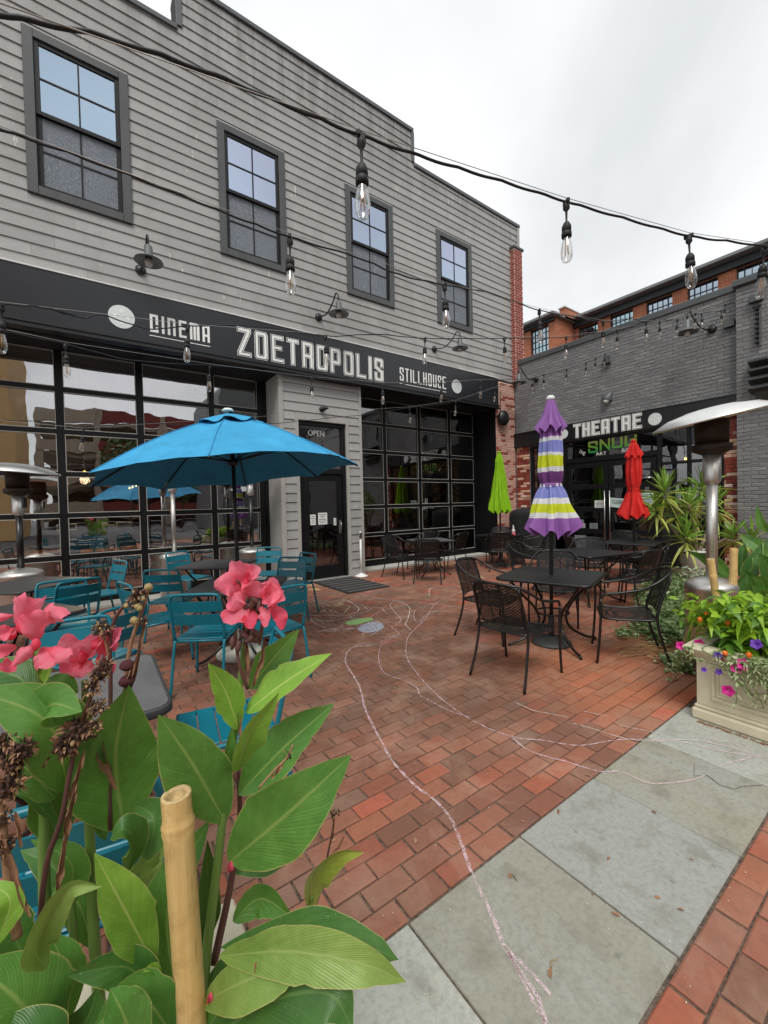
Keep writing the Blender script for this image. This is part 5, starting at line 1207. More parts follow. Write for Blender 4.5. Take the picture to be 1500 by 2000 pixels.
for pts,w,c in (
 ([(1068,2005),(1050,1950),(1010,1890),(985,1850),(965,1800),(935,1735),(915,1690),(905,1660),(880,1600),(850,1565),(820,1543),(790,1515),(765,1485),(742,1445),(730,1420),(715,1390),(703,1345),(690,1320),(675,1295),(680,1272),(705,1258),(730,1256)],.022,'chpink'),
 ([(985,1850),(1020,1885),(1045,1910),(1075,1945)],.017,'chpink'),([(992,1862),(1015,1905),(1040,1955),(1063,2000)],.018,'chpink'),
 ([(1500,1480),(1470,1478),(1400,1466),(1330,1450),(1250,1445),(1200,1447),(1130,1457),(1060,1447),(1000,1440),(930,1412),(880,1380),(840,1345),(810,1310),(795,1285),(793,1265),(800,1240),(830,1210),(850,1180),(880,1165),(905,1155)],.015,'chpink'),
 ([(1472,1478),(1440,1488),(1400,1500),(1360,1522),(1280,1532),(1240,1520),(1210,1508),(1170,1508),(1110,1490),(1040,1470),(1010,1450),(1000,1438)],.018,'chpink'),
 ([(1470,1474),(1400,1455),(1340,1446),(1280,1449),(1220,1443),(1160,1425),(1120,1414)],.012,'chwhite'),
 ([(1470,1472),(1420,1458),(1350,1445)],.012,'chpink'),([(1380,1443),(1430,1452),(1440,1457)],.010,'chwhite'),
 ([(1005,1372),(1040,1388),(1070,1394),(1110,1402)],.011,'chwhite'),([(1140,1390),(1185,1400)],.010,'chwhite'),([(1210,1418),(1240,1424),(1290,1434)],.010,'chwhite'),
 ([(785,1240),(750,1256),(740,1275),(742,1300),(755,1318),(790,1330),(815,1345),(820,1358),(850,1375),(880,1390),(920,1402)],.013,'chpink'),
 ([(700,1160),(740,1168),(770,1173),(830,1178),(890,1186),(945,1196)],.02,'chpink'),([(770,1174),(762,1182),(770,1195),(783,1210),(775,1220),(765,1225),(777,1235),(778,1240),(755,1248),(735,1258),(690,1265)],.02,'chpink'),
 ([(780,1175),(798,1185),(800,1195),(796,1210),(792,1220),(802,1230)],.018,'chwhite'),([(905,1155),(890,1160),(850,1178),(815,1190),(808,1205),(818,1217),(835,1200),(880,1185),(925,1180)],.018,'chpink'),
 ([(745,1125),(728,1132),(735,1140),(763,1147),(760,1152),(700,1160)],.02,'chpink'),([(838,1165),(840,1150),(855,1146),(880,1148)],.018,'chwhite'),([(920,1154),(950,1150),(985,1150)],.018,'chpink')):
    ribbon(pts,w).build('chalk_line',M[c],t)
t=thing('chalk_doodle','white chalk oval with scribbled words, green blob and blue scribble beside the door mat','chalk drawing',(2.3,4.9,.005))
za=lambda x,y:(550+x/5,1130+y/5)
el=[(155,320),(200,285),(300,262),(450,235),(560,215),(620,212),(700,250),(750,290),(735,330),(640,362),(570,368),(470,362),(300,362),(200,350),(160,330)]
ribbon([za(*p) for p in el],.022).build('chalk_line',M['chwhite'],t)
for pts,w,c in (([(600,205),(700,235),(780,260),(840,300),(835,325),(760,345),(680,375),(560,405),(450,415),(300,395),(150,378)],.016,'chwhite'),([(110,345),(105,330),(120,300),(200,275),(330,215)],.014,'chwhite'),([(80,305),(90,290),(85,310),(100,290)],.016,'chwhite'),
 ([(230,450),(235,410),(260,385)],.016,'chpink'),([(280,400),(330,440),(430,485)],.035,'chpink'),([(320,395),(380,415),(415,438)],.016,'chwhite'),
 ([(325,530),(450,505),(600,490),(720,490)],.035,'chpink'),([(420,525),(560,515),(690,495)],.02,'chpink'),([(430,500),(560,475),(680,455)],.014,'chpink'),([(580,450),(600,470),(560,480)],.012,'chwhite'),
 ([(670,365),(690,390),(730,395)],.018,'chwhite'),([(860,310),(900,285),(980,290),(1000,320),(1035,350)],.014,'chwhite'),([(860,385),(950,330),(1060,295),(1180,265),(1230,245)],.012,'chwhite'),
 ([(780,545),(800,555),(790,540),(830,535)],.012,'chwhite'),([(860,560),(920,530),(950,505)],.014,'chwhite'),
 # the scribbled words
 ([(320,322),(360,328),(395,320)],.018,'chwhite'),([(410,325),(415,305),(428,332)],.016,'chwhite'),([(465,328),(480,305),(495,330)],.016,'chwhite'),([(500,318),(520,318),(515,330),(545,322)],.016,'chwhite'),([(530,330),(560,350),(590,350)],.016,'chwhite'),([(600,345),(640,310),(670,270)],.018,'chwhite'),([(590,255),(640,265),(710,278)],.018,'chwhite'),
 ([(400,285),(415,265),(440,255),(465,275)],.016,'chwhite'),([(510,275),(590,228)],.022,'chyel'),([(530,278),(605,245)],.022,'chyel'),([(545,245),(555,275),(575,240),(590,270)],.02,'chyel'),
 ([(500,270),(560,240),(610,215)],.02,'chwhite')):
    ribbon([za(*p) for p in pts],w).build('chalk_line',M[c],t)
def blob(poly,c):
    P=[tuple(gnd(*za(*p))) for p in poly]; P=spline(P,48,True); m=MB(); m.add([(p.x,p.y,.0052) for p in P],[tuple(range(len(P)))]); m.build('chalk_patch',M[c],t)
blob([(625,435),(680,410),(760,395),(850,385),(890,395),(880,415),(800,435),(720,455),(650,455)],'chgreen'); blob([(740,490),(790,460),(860,430),(930,425),(985,445),(1000,475),(960,505),(880,530),(800,530),(755,510)],'chblue')
for k in range(26):
    u_,w_=random.uniform(-100,60),random.uniform(-28,28); pts=[(870+u_,478+w_),(870+u_+random.uniform(20,45),478+w_+random.uniform(-16,4)),(870+u_+random.uniform(50,75),478+w_+random.uniform(-14,14))]
    ribbon([za(*p) for p in pts],.018).build('chalk_line',M['chblue'],t)
for (px,py) in ((870,1103),(905,1135),(930,1128),(620,1150),(600,1143)): 
    P=[tuple(gnd(px+random.uniform(-25,25),py+random.uniform(-4,4))) for _ in range(4)]; c_=np.mean(P,0); P.sort(key=lambda q:math.atan2(q[1]-c_[1],q[0]-c_[0])); m=MB(); m.add([(q[0],q[1],.0051) for q in P],[(0,1,2,3)]); m.build('chalk_smudge',M['chyel'],t)
# ================================================================ plants
def leaf_mat(name,lo,hi,back=None,veins=30.,trans=.22,rough=.38,mid=(150,176,96),edge=True,blotch=0.):
    t=NT(name); uvn=t.n('ShaderNodeTexCoord').outputs['UV']; s_=t.n('ShaderNodeSeparateXYZ'); t.l(uvn,s_.inputs[0])
    au=t.math('ABSOLUTE',t.math('SUBTRACT',s_.outputs[0],.5)); v=s_.outputs[1]
    ph=t.math('SUBTRACT',t.math('MULTIPLY',v,veins*6.28),t.math('ADD',t.math('MULTIPLY',t.math('POWER',au,.75),veins*3.6),t.math('MULTIPLY',t.noise(t.coord('Object'),9,2,.5),9.)))
    sn=t.math('SINE',ph); sn2=t.math('SINE',t.math('MULTIPLY',ph,.25)); ob=t.coord('Object'); n=t.noise(ob,7,5,.6); nf=t.noise(ob,60,3,.6)
    c=t.mix(t.ramp(n,[(.3,0.),(.7,1.)]),lin(lo),lin(hi))
    c=t.mix(t.ramp(sn,[(.55,0.),(1.,.07)]),c,lin(mid)); c=t.mix(t.ramp(sn2,[(.8,0.),(1.,.11)]),c,lin(mid))
    c=t.mix(t.ramp(nf,[(.3,.18),(.55,0.)]),c,vmul(lin(lo),.5))
    if blotch: c=t.mix(t.ramp(t.noise(ob,22,4,.65),[(.62,0.),(.70,blotch)]),c,lin((128,104,48)))
    c=t.mix(t.ramp(t.noise(ob,180,2,.5),[(.70,0.),(.76,.35)]),c,lin((196,204,170)))
    c=t.mix(t.ramp(au,[(.012,.8),(.035,0.)]),c,lin(mid))
    if edge: c=t.mix(t.ramp(au,[(.472,0.),(.495,.75)]),c,lin((186,176,112)))
    if back is not None: c=t.mix(t.n('ShaderNodeNewGeometry').outputs['Backfacing'],c,lin(back))
    h=t.math('ADD',t.math('MULTIPLY',sn,.35),t.math('MULTIPLY',sn2,.6))
    p=t.pbr(c,t.math('ADD',t.math('MULTIPLY',n,.2),rough-.1),0,t.bump(h,.22,.0016),.4); tl=t.n('ShaderNodeBsdfTranslucent'); t.l(t.mix(.35,c,lin((160,190,40))),tl.inputs[0]); mx_=t.n('ShaderNodeMixShader'); mx_.inputs[0].default_value=trans; t.l(p,mx_.inputs[1]); t.l(tl.outputs[0],mx_.inputs[2]); return t.done(mx_.outputs[0])
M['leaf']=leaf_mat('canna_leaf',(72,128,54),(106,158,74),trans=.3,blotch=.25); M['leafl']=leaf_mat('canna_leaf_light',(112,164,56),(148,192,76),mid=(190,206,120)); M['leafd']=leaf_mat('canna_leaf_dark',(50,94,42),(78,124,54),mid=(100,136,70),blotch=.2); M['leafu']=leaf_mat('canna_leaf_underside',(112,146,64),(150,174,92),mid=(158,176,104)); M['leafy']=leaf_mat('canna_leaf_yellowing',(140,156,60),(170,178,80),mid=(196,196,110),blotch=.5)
M['stem']=mat('canna_stem',(104,134,62),.5,var=.2,scale=10,stretch=(1,1,.2)); M['stemr']=mat('reddish_stem',(96,62,58),.55,var=.3,scale=14,stretch=(1,1,.3)); M['husk']=mat('dry_husk',(150,112,84),.8,var=.4,scale=30,bump=.4,bscale=150,stretch=(1,1,.25)); M['seed']=mat('seed_brown',(78,54,42),.85,var=.5,scale=90,bump=.7,bscale=400); M['seedt']=mat('seed_tan',(188,158,112),.75,var=.3,scale=60,bump=.4,bscale=300)
def petal_mat(name,a,b):
    t=NT(name); uvn=t.n('ShaderNodeTexCoord').outputs['UV']; s_=t.n('ShaderNodeSeparateXYZ'); t.l(uvn,s_.inputs[0]); n=t.noise(t.coord('Object'),30,4,.6); ln=t.math('SINE',t.math('MULTIPLY',s_.outputs[0],70.))
    c=t.mix(t.ramp(n,[(.3,0.),(.7,1.)]),lin(a),lin(b)); c=t.mix(t.ramp(ln,[(.4,0.),(1.,.10)]),c,lin((214,60,84))); c=t.mix(t.ramp(s_.outputs[1],[(.0,.6),(.3,0.)]),c,lin((226,52,68)))
    p=t.pbr(c,.55,0,t.bump(ln,.15,.001),.25); tl=t.n('ShaderNodeBsdfTranslucent'); t.l(c,tl.inputs[0]); mx_=t.n('ShaderNodeMixShader'); mx_.inputs[0].default_value=.45; t.l(p,mx_.inputs[1]); t.l(tl.outputs[0],mx_.inputs[2]); return t.done(mx_.outputs[0])
M['petal']=petal_mat('coral_petal',(253,110,138),(255,156,176)); M['petald']=petal_mat('coral_petal_deep',(243,80,112),(250,112,138))
CAMP=Vector((0,0,H))
def blade(m,P,hw,roll=0,fold=0,wave=.08,prof=None,n=22,k=8,twist=0,curl=0,seed=0,mi=0):
    # P: midrib points (world); hw: half width (m); faces the viewer when roll is 0
    P=spline(P,n*(len(P)-1)//max(1,len(P)-1)*1 if len(P)>2 else n); nn=len(P); G=[]; r_=random.Random(seed); p1,p2=r_.random()*6,r_.random()*6; dl_=[(r_.uniform(.0,.14),r_.uniform(.012,.05),r_.uniform(.15,.9)) for _ in range(3)]; dr_=[(r_.uniform(.0,.14),r_.uniform(.012,.05),r_.uniform(.15,.9)) for _ in range(3)]
    for i,p in enumerate(P):
        s=i/(nn-1); t=(P[min(nn-1,i+1)]-P[max(0,i-1)]).normalized(); v=(p-CAMP).normalized(); Lr=t.cross(v)
        Lr=Lr.normalized() if Lr.length>1e-3 else Vector((1,0,0)); Nn=Lr.cross(t).normalized()
        if Nn.dot(v)>0: Nn=-Nn
        q=Matrix.Rotation(math.radians(roll+twist*s),3,t); Lr=q@Lr; Nn=q@Nn
        w=hw*(prof(s) if prof else (min(1,(s/.36))**.62)*(max(0,1-max(0,(s-.36)/.64)**1.75)) if s>0 else 0); w=max(w,hw*.035 if s<.5 else .0004); row=[]; wl=w*(1-sum(a*math.exp(-((s-c)/b)**2) for a,b,c in dl_)); wr=w*(1-sum(a*math.exp(-((s-c)/b)**2) for a,b,c in dr_))
        for j in range(-k//2,k//2+1):
            u=j/(k/2); f_=math.radians(fold)+curl*abs(u)*.8; au=abs(u); w=wr if u>0 else wl
            o=Lr*(u*w*math.cos(f_))+Nn*(au*w*math.sin(f_))+Nn*(wave*w*(math.sin(s*11+p1+(p2 if u>0 else 0))+.45*math.sin(s*26+p2*3+(p1 if u>0 else 0)))*au*au)
            row.append(tuple(p+o))
        G.append(row)
    m.grid(G,mi=mi)
def pxs(pts): return [Vector(at(*p)) for p in pts]
def leaf(par,pts,hwpx,mt='leaf',roll=0,fold=14,**k):
    Z=sum(p[2] for p in pts)/len(pts); m=MB(); blade(m,pxs(pts),hwpx*Z/FPX,roll,fold,seed=int(pts[0][0]*7+pts[0][1]),**k); return m.build('leaf',M[mt],par)
def stem(par,pts,r0,r1,mt='stem',name='stem',n=18):
    P=spline(pxs(pts),n); k=len(P); m=MB(); m.tube(P,[r0+(r1-r0)*i/(k-1) for i in range(k)],9); return m.build(name,M[mt],par)
def flower(par,petals,deep=(),hearts=()):
    fl=None
    m=MB()
    for (px,py,Z,r) in hearts: m.ell(tuple(at(px,py,Z)),r,r,r*1.4,8,6)
    if not hearts: m.ell(tuple(at(*petals[0][0][0])),.008,.008,.012,8,6)
    fl=m.build('flower',M['petald'],par)
    for i,(pts,hw) in enumerate(petals):
        Z=sum(p[2] for p in pts)/len(pts); b=MB(); blade(b,pxs(pts),hw*1.32*Z/FPX,random.uniform(-25,25),random.uniform(-28,28),wave=.42,prof=lambda s:(math.sin(math.pi*min(1,.10+.86*s))**.75)*(.55+.45*min(1,s*2.2)),n=16,k=10,curl=random.uniform(-1.1,1.1),seed=i+int(pts[0][0])); b.build('petal',M['petald' if i in deep else 'petal'],fl)
    return fl
def seedhead(par,px,py,Z,r,n=40,tan=.3):
    c=at(px,py,Z); R_=r*Z/FPX; m=MB(); k=MB(); fl=MB()
    for i in range(n):
        d=Vector((random.gauss(0,1),random.gauss(0,1),random.gauss(0,1))).normalized()*R_*random.uniform(.25,1.)
        (k if random.random()<tan*.55 else m).ell((c[0]+d.x,c[1]+d.y,c[2]+d.z),R_*random.uniform(.12,.26),R_*random.uniform(.12,.26),R_*random.uniform(.12,.3),6,4,jit=.25)
    for i in range(n//2):
        d=Vector((random.gauss(0,1),random.gauss(0,1),random.gauss(0,1))).normalized(); a=Vector(c)+d*R_*.7; b_=Vector(c)+d*R_*random.uniform(1.1,1.6)+Vector((0,0,random.uniform(-.4,.4)*R_)); blade(fl,[a,(a+b_)/2+Vector((0,0,R_*.1)),b_],R_*random.uniform(.06,.22),random.uniform(-60,60),30,.4,n=4,k=2,seed=i)
    sp_=MB()
    for i in range(n*2):
        d=Vector((random.gauss(0,1),random.gauss(0,1),random.gauss(0,1))).normalized(); a=Vector(c)+d*R_*.7; sp_.tube([a,a+d*R_*random.uniform(.25,.5)],[R_*.05,R_*.01],3,caps=False)
    h=m.build('seed_head',M['seed'],par)
    if k.f: k.build('seed_bits',M['seedt'],h)
    fl.build('dry_flakes',M['husk'],h); sp_.build('bristles',M['seed'],h)
def husk(par,pts,hw,**k):
    Z=sum(p[2] for p in pts)/len(pts); m=MB(); blade(m,pxs(pts),hw*.85*Z/FPX,20,30,.5,n=12,k=6,curl=.7,seed=int(pts[0][1]),prof=lambda s:math.sin(math.pi*min(1,.12+.85*s))**.6); m.build('dry_leaf',M['husk'],par)
# planter in the near left corner
def planter(label,x0,y0,x1,y1,h,mt):
    t=thing('planter_box',label,'planter',((x0+x1)/2,(y0+y1)/2,0)); w=.06
    m=MB(); m.box(x0-.025,y0-.025,0,x1+.025,y1+.025,.075,.012); m.box(x0-.012,y0-.012,.0755,x1+.012,y1+.012,.1,.008); m.build('plinth',mt,t)
    m=MB(); m.box(x0,y0,.1005,x0+w,y1,h-.08,.004); m.box(x1-w,y0,.1005,x1,y1,h-.08,.004); m.box(x0+w,y0,.1005,x1-w,y0+w,h-.08,.004); m.box(x0+w,y1-w,.1005,x1-w,y1,h-.08,.004); m.build('body',mt,t)
    z0,z1=.155,h-.125
    for (ax,pl,a,c) in (('x',x0,y0,y1),('y',y1,x0,x1),('y2',y0,x0,x1)):
        m=MB()
        for ins,d in ((.085,.014),(.115,.009)):
            b_=.02 if ins<.1 else .012
            for (p,q,r,s) in ((a+ins,c-ins,z0+ins-.085,z0+ins-.085+b_),(a+ins,c-ins,z1-ins+.085-b_,z1-ins+.085),(a+ins,a+ins+b_,z0+ins-.085+b_,z1-ins+.085-b_),(c-ins-b_,c-ins,z0+ins-.085+b_,z1-ins+.085-b_)):
                if ax=='x': m.box(pl-d,p,r,pl+.003,q,s,.004)
                elif ax=='y': m.box(p,pl-.003,r,q,pl+d,s,.004)
                else: m.box(p,pl-d,r,q,pl+.003,s,.004)
        m.build('panel_moulding',mt,t)
    m=MB()
    pr=[(.0,h-.08),(-.015,h-.06),(-.05,h-.035),(-.062,h-.012),(-.055,h),(.05,h),(.06,h-.02),(.06,h-.12)]
    rows=[]
    for d,z in pr: rows.append([(x0+d,y0+d,z),(x1-d,y0+d,z),(x1-d,y1-d,z),(x0+d,y1-d,z)])
    m.grid(rows,closeu=True,smooth=False); m.build('rim',mt,t)
    m=MB(); G=[[(x0+.06+(x1-x0-.12)*i/8,y0+.06+(y1-y0-.12)*j/8,h-.07+random.uniform(-.012,.012)) for i in range(9)] for j in range(9)]; m.grid(G); m.build('soil',M['soil'],t)
    return t
M['soil']=mat('dark_soil',(52,42,34),.95,var=.4,scale=40,bump=.8,bscale=120); M['caststone']=mat('cast_stone',(206,198,172),.75,var=.10,scale=4,bump=.15,bscale=120,dirt=.3,coord='World')
pq=at(436,1865,.93)
planter('cast stone planter in the near left corner, mostly hidden by canna leaves',pq[0]-1.1,pq[1]-.62,pq[0],pq[1]+.08,.5,M['caststone'])
M['bamboo']=None
def bamboo_mat():
    t=NT('bamboo'); v=t.coord('Object',(1,1,.06)); n=t.noise(v,60,4,.6); n2=t.noise(t.coord('Object'),14,4,.6); c=t.mix(t.ramp(n,[(.3,0.),(.7,1.)]),lin((206,168,104)),lin((226,194,134))); c=t.mix(t.ramp(n2,[(.5,0.),(.7,.6)]),c,lin((164,122,70))); c=t.mix(t.ramp(t.noise(t.coord('Object',(1,1,.03)),150,3,.6),[(.62,0.),(.68,.5)]),c,lin((140,100,56))); c=t.mix(t.ramp(t.noise(t.coord('Object'),120,3,.6),[(.68,0.),(.74,.5)]),c,lin((110,80,48))); return t.done(t.pbr(c,.5,0,t.bump(n,.15,.002),.4))
M['bamboo']=bamboo_mat()
def bamboo(label,top,low,r,nodes,zlow=.42,bent=0):
    a=Vector(at(*top)); b_=Vector(at(*low)); d=(b_-a).normalized(); L_=(a.z-zlow)/max(.05,-d.z); t=thing('bamboo_stake',label,'stake',tuple(a+d*L_))
    pts=[];rs=[]; s=0; ns=sorted(nodes)
    prof=[(0,r*.98)]
    for q in ns: prof+=[(q-.02,r*.96),(q-.006,r*1.0),(q-.002,r*1.09),(q+.003,r*1.02),(q+.007,r*1.07),(q+.02,r*.98)]
    prof.append((L_,r)); prof.sort()
    m=MB(); m.tube([a+d*q for q,_ in prof],[x for _,x in prof],20,caps=False); m.build('cane',M['bamboo'],t)
    x=d.orthogonal().normalized(); y=d.cross(x); m=MB()
    ring=lambda rad,dep:[tuple(a+d*(dep+random.uniform(-.0006,.0006))+x*(rad*math.cos(q))+y*(rad*math.sin(q))) for q in np.linspace(0,2*math.pi,20,endpoint=False)]
    m.grid([ring(r*.98,0),ring(r*.95,-.002),ring(r*.74,-.002),ring(r*.66,.003),ring(r*.62,.022),ring(.0005,.026)],closeu=True); m.build('cut_end',M['cutend'],t)
    return t
M['cutend']=mat('cut_bamboo',(198,172,124),.7,var=.35,scale=60,bump=.4,bscale=300)
bamboo('thick bamboo stake standing upright among the near canna leaves',(344,1552,.70),(374,1985,.706),.0245,[.05,.42],.42)
# ---------------- right canna plant in the foreground
CA=thing('canna_plant','canna with upright pink flower head and broad leaves right of the bamboo stake','plant',tuple(at(400,2000,.78)*np.array([1,1,0])+np.array([0,0,.45])))
Z=.80
stem(CA,[(385,2080,.80),(405,1850,Z),(425,1690,Z),(440,1560,Z),(458,1430,Z),(470,1330,Z),(478,1255,Z),(492,1190,Z)],.0105,.0042)
stem(CA,[(418,1880,.82),(450,1730,.84),(468,1600,.84),(465,1500,.84)],.008,.004,'stemr','dry_stem')
leaf(CA,[(440,1605,.80),(375,1490,.74),(309,1396,.70)],62,'leaf',-8,16)
leaf(CA,[(448,1684,.78),(560,1590,.72),(686,1474,.69)],74,'leaf',10,10,wave=.10)
leaf(CA,[(466,1552,.82),(560,1455,.84),(653,1374,.86)],50,'leaf',-20,20)
leaf(CA,[(480,1392,.80),(560,1330,.80),(648,1276,.80)],36,'leafl',-35,18)
leaf(CA,[(487,1345,.84),(530,1290,.88),(583,1229,.92)],38,'leaf',25,16)
leaf(CA,[(466,1425,.79),(440,1350,.77),(406,1295,.74)],32,'leafl',12,22)
leaf(CA,[(460,1508,.78),(490,1430,.75),(545,1352,.74)],34,'leafl',38,25)
leaf(CA,[(452,1502,.8),(446,1470,.78),(452,1420,.78)],18,'leaf',30,30)
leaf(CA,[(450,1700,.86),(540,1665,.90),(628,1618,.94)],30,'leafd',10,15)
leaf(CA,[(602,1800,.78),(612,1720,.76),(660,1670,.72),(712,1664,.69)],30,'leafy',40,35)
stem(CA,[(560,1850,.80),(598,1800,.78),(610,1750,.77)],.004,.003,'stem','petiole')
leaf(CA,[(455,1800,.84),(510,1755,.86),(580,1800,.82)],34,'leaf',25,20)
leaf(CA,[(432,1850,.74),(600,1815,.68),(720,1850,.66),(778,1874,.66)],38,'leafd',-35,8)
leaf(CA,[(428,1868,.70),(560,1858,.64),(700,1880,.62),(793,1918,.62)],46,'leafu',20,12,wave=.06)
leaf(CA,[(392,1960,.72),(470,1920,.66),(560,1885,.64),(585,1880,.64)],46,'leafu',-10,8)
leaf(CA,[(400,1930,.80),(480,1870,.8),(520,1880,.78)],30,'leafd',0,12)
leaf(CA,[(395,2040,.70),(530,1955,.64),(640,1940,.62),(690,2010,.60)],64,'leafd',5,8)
leaf(CA,[(385,2060,.72),(460,1960,.70),(600,1925,.70)],50,'leaf',-15,10)
husk(CA,[(478,1480,.79),(468,1430,.79),(462,1370,.79)],9); husk(CA,[(483,1310,.79),(478,1255,.79),(474,1215,.79)],10); husk(CA,[(492,1340,.80),(508,1290,.80),(516,1245,.80)],11); husk(CA,[(505,1260,.79),(512,1210,.79),(516,1185,.79)],9)
stem(CA,[(484,1345,.79),(468,1300,.78),(464,1265,.78),(474,1235,.78)],.0035,.003,'stemr','side_stem'); stem(CA,[(478,1255,.79),(496,1200,.78),(490,1175,.78),(478,1150,.77),(462,1133,.76)],.004,.002,'stemr','flower_stem'); stem(CA,[(490,1230,.79),(510,1190,.79),(512,1160,.79)],.004,.003,'stemr','flower_stem')
for (px,py,a) in ((478,1240,0),(466,1262,1),(488,1248,2),(500,1236,0),(492,1180,1),(484,1185,2),(498,1172,0),(506,1185,1),(512,1200,2),(455,1255,1)): 
    m=MB(); c=at(px,py,.775); m.ell(tuple(c),.006,.006,.013,7,5,jit=.2,T=Matrix.Rotation(a-.9,4,Vector(FWD))); m.build('bud',M['stemr'],CA)
F=lambda L_,z:[([(x,y,z+dz) for (x,y),dz in zip(p,(0,-.012,-.02))],hw) for p,hw in L_]
flower(CA,F([(((480,1142),(452,1140),(418,1143)),19),(((470,1150),(475,1118),(490,1108)),22),(((478,1128),(495,1118),(509,1116)),12),(((480,1152),(462,1165),(448,1192)),21),(((486,1186),(462,1204),(431,1199)),16),(((490,1170),(498,1148),(498,1134)),22),(((490,1192),(492,1212),(486,1228)),15)],.775),deep=(6,))
flower(CA,F([(((520,1168),(533,1148),(531,1127)),15),(((518,1175),(540,1168),(557,1172)),17),(((524,1180),(546,1200),(551,1230)),12),(((512,1170),(530,1160),(548,1150)),20),(((510,1185),(520,1205),(518,1225)),13)],.765),deep=(2,))
for (px,py,Z_) in ((448,1692,.75),(501,1886,.66),(408,1948,.70)):
    m=MB(); blade(m,pxs([(px-2,py+12,Z_),(px,py,Z_-.005),(px+4,py-12,Z_)]),9*Z_/FPX,30,40,.3,n=6,k=4); m.build('fallen_petal',M['petald'],CA)
# spent stalk standing free right of it
t=thing('dry_stalk','thin withered flower stalk in front of the bricks','dry stalk',tuple(at(620,1760,.80)))
stem(t,[(596,1820,.82),(625,1745,.81),(640,1670,.80),(650,1620,.80),(653,1590,.80)],.0022,.0016,'stemr'); seedhead(t,654,1588,.80,11,14,.5); husk(t,[(648,1640,.79),(650,1620,.79),(652,1605,.79)],5); husk(t,[(650,1665,.79),(663,1650,.79),(672,1632,.79)],5)
t=thing('dry_twig','small broken dry twig caught on the large right leaf','dry stalk',tuple(at(500,1560,.72)))
stem(t,[(505,1540,.70),(535,1505,.70),(560,1480,.70),(572,1455,.70)],.002,.0015,'husk'); seedhead(t,562,1475,.70,9,10,.5); husk(t,[(530,1520,.70),(545,1500,.70),(555,1492,.70)],8)
# ---------------- left canna plants
CB=thing('canna_plant','canna at the left picture edge with the largest pink flower head','plant',tuple(at(60,2000,.76)*np.array([1,1,0])+np.array([0,0,.45])))
stem(CB,[(100,2080,.76),(88,1800,.76),(85,1600,.76),(82,1420,.75),(80,1330,.74),(72,1270,.72)],.011,.0055)
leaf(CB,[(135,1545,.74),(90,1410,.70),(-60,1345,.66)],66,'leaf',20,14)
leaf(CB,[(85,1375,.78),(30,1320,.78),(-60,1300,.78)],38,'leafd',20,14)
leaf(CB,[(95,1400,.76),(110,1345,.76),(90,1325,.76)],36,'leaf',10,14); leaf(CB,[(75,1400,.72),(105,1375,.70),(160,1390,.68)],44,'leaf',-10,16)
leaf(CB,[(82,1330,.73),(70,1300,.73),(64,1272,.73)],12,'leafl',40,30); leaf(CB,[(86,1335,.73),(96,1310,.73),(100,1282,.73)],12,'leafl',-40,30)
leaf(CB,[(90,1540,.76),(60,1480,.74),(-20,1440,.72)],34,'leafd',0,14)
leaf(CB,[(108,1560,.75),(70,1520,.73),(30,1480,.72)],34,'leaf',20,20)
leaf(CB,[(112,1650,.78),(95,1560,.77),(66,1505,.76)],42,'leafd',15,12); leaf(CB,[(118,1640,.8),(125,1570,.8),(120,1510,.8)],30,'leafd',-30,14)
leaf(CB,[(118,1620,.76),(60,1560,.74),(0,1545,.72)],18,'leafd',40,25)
flower(CB,F([(((38,1226),(46,1192),(54,1166)),27),(((70,1252),(74,1222),(88,1195)),25),(((74,1212),(100,1200),(122,1208)),19),(((70,1260),(48,1276),(25,1300)),24),(((82,1264),(92,1286),(99,1304)),18),(((92,1266),(116,1276),(136,1281)),16),(((32,1262),(6,1270),(-18,1281)),20),(((20,1226),(4,1236),(9,1252)),15),(((26,1202),(2,1206),(-20,1206)),15),(((10,1285),(12,1300),(32,1308)),9)],.715),deep=(9,),hearts=((70,1258,.70,.007),(45,1222,.71,.010),(22,1238,.72,.008)))
CC=thing('canna_plant','canna with the smaller pink flower behind the dried brown seed stalks','plant',tuple(at(200,2000,.84)*np.array([1,1,0])+np.array([0,0,.45])))
stem(CC,[(205,2080,.82),(185,1850,.82),(178,1700,.82),(172,1560,.82),(168,1420,.82),(165,1330,.80)],.0115,.006)
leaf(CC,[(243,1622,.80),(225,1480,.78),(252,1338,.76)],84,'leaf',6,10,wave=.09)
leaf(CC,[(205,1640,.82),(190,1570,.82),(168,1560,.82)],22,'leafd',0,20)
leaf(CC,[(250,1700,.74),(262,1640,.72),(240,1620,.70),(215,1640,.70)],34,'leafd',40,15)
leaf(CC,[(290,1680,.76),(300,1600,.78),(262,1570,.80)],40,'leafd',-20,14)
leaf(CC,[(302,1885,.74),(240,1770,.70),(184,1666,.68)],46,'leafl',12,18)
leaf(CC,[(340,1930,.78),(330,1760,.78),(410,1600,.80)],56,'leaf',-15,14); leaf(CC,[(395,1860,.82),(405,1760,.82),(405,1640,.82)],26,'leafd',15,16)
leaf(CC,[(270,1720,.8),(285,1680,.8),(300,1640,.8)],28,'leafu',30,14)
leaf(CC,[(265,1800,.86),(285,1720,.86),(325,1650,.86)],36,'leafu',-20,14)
leaf(CC,[(118,1800,.80),(140,1690,.78),(60,1640,.76)],30,'leaf',20,18)
stem(CC,[(150,1900,.80),(140,1780,.80),(136,1700,.80)],.008,.006)
flower(CC,F([(((152,1290),(138,1262),(128,1238)),19),(((166,1282),(184,1256),(198,1238)),23),(((200,1286),(205,1262),(200,1240)),19),(((152,1282),(140,1302),(144,1324)),15),(((160,1290),(162,1306),(164,1322)),18),(((205,1266),(224,1242),(238,1226)),17),(((200,1290),(212,1306),(206,1320)),11)],.80),deep=(2,3,6),hearts=((160,1285,.79,.009),(196,1290,.80,.008)))
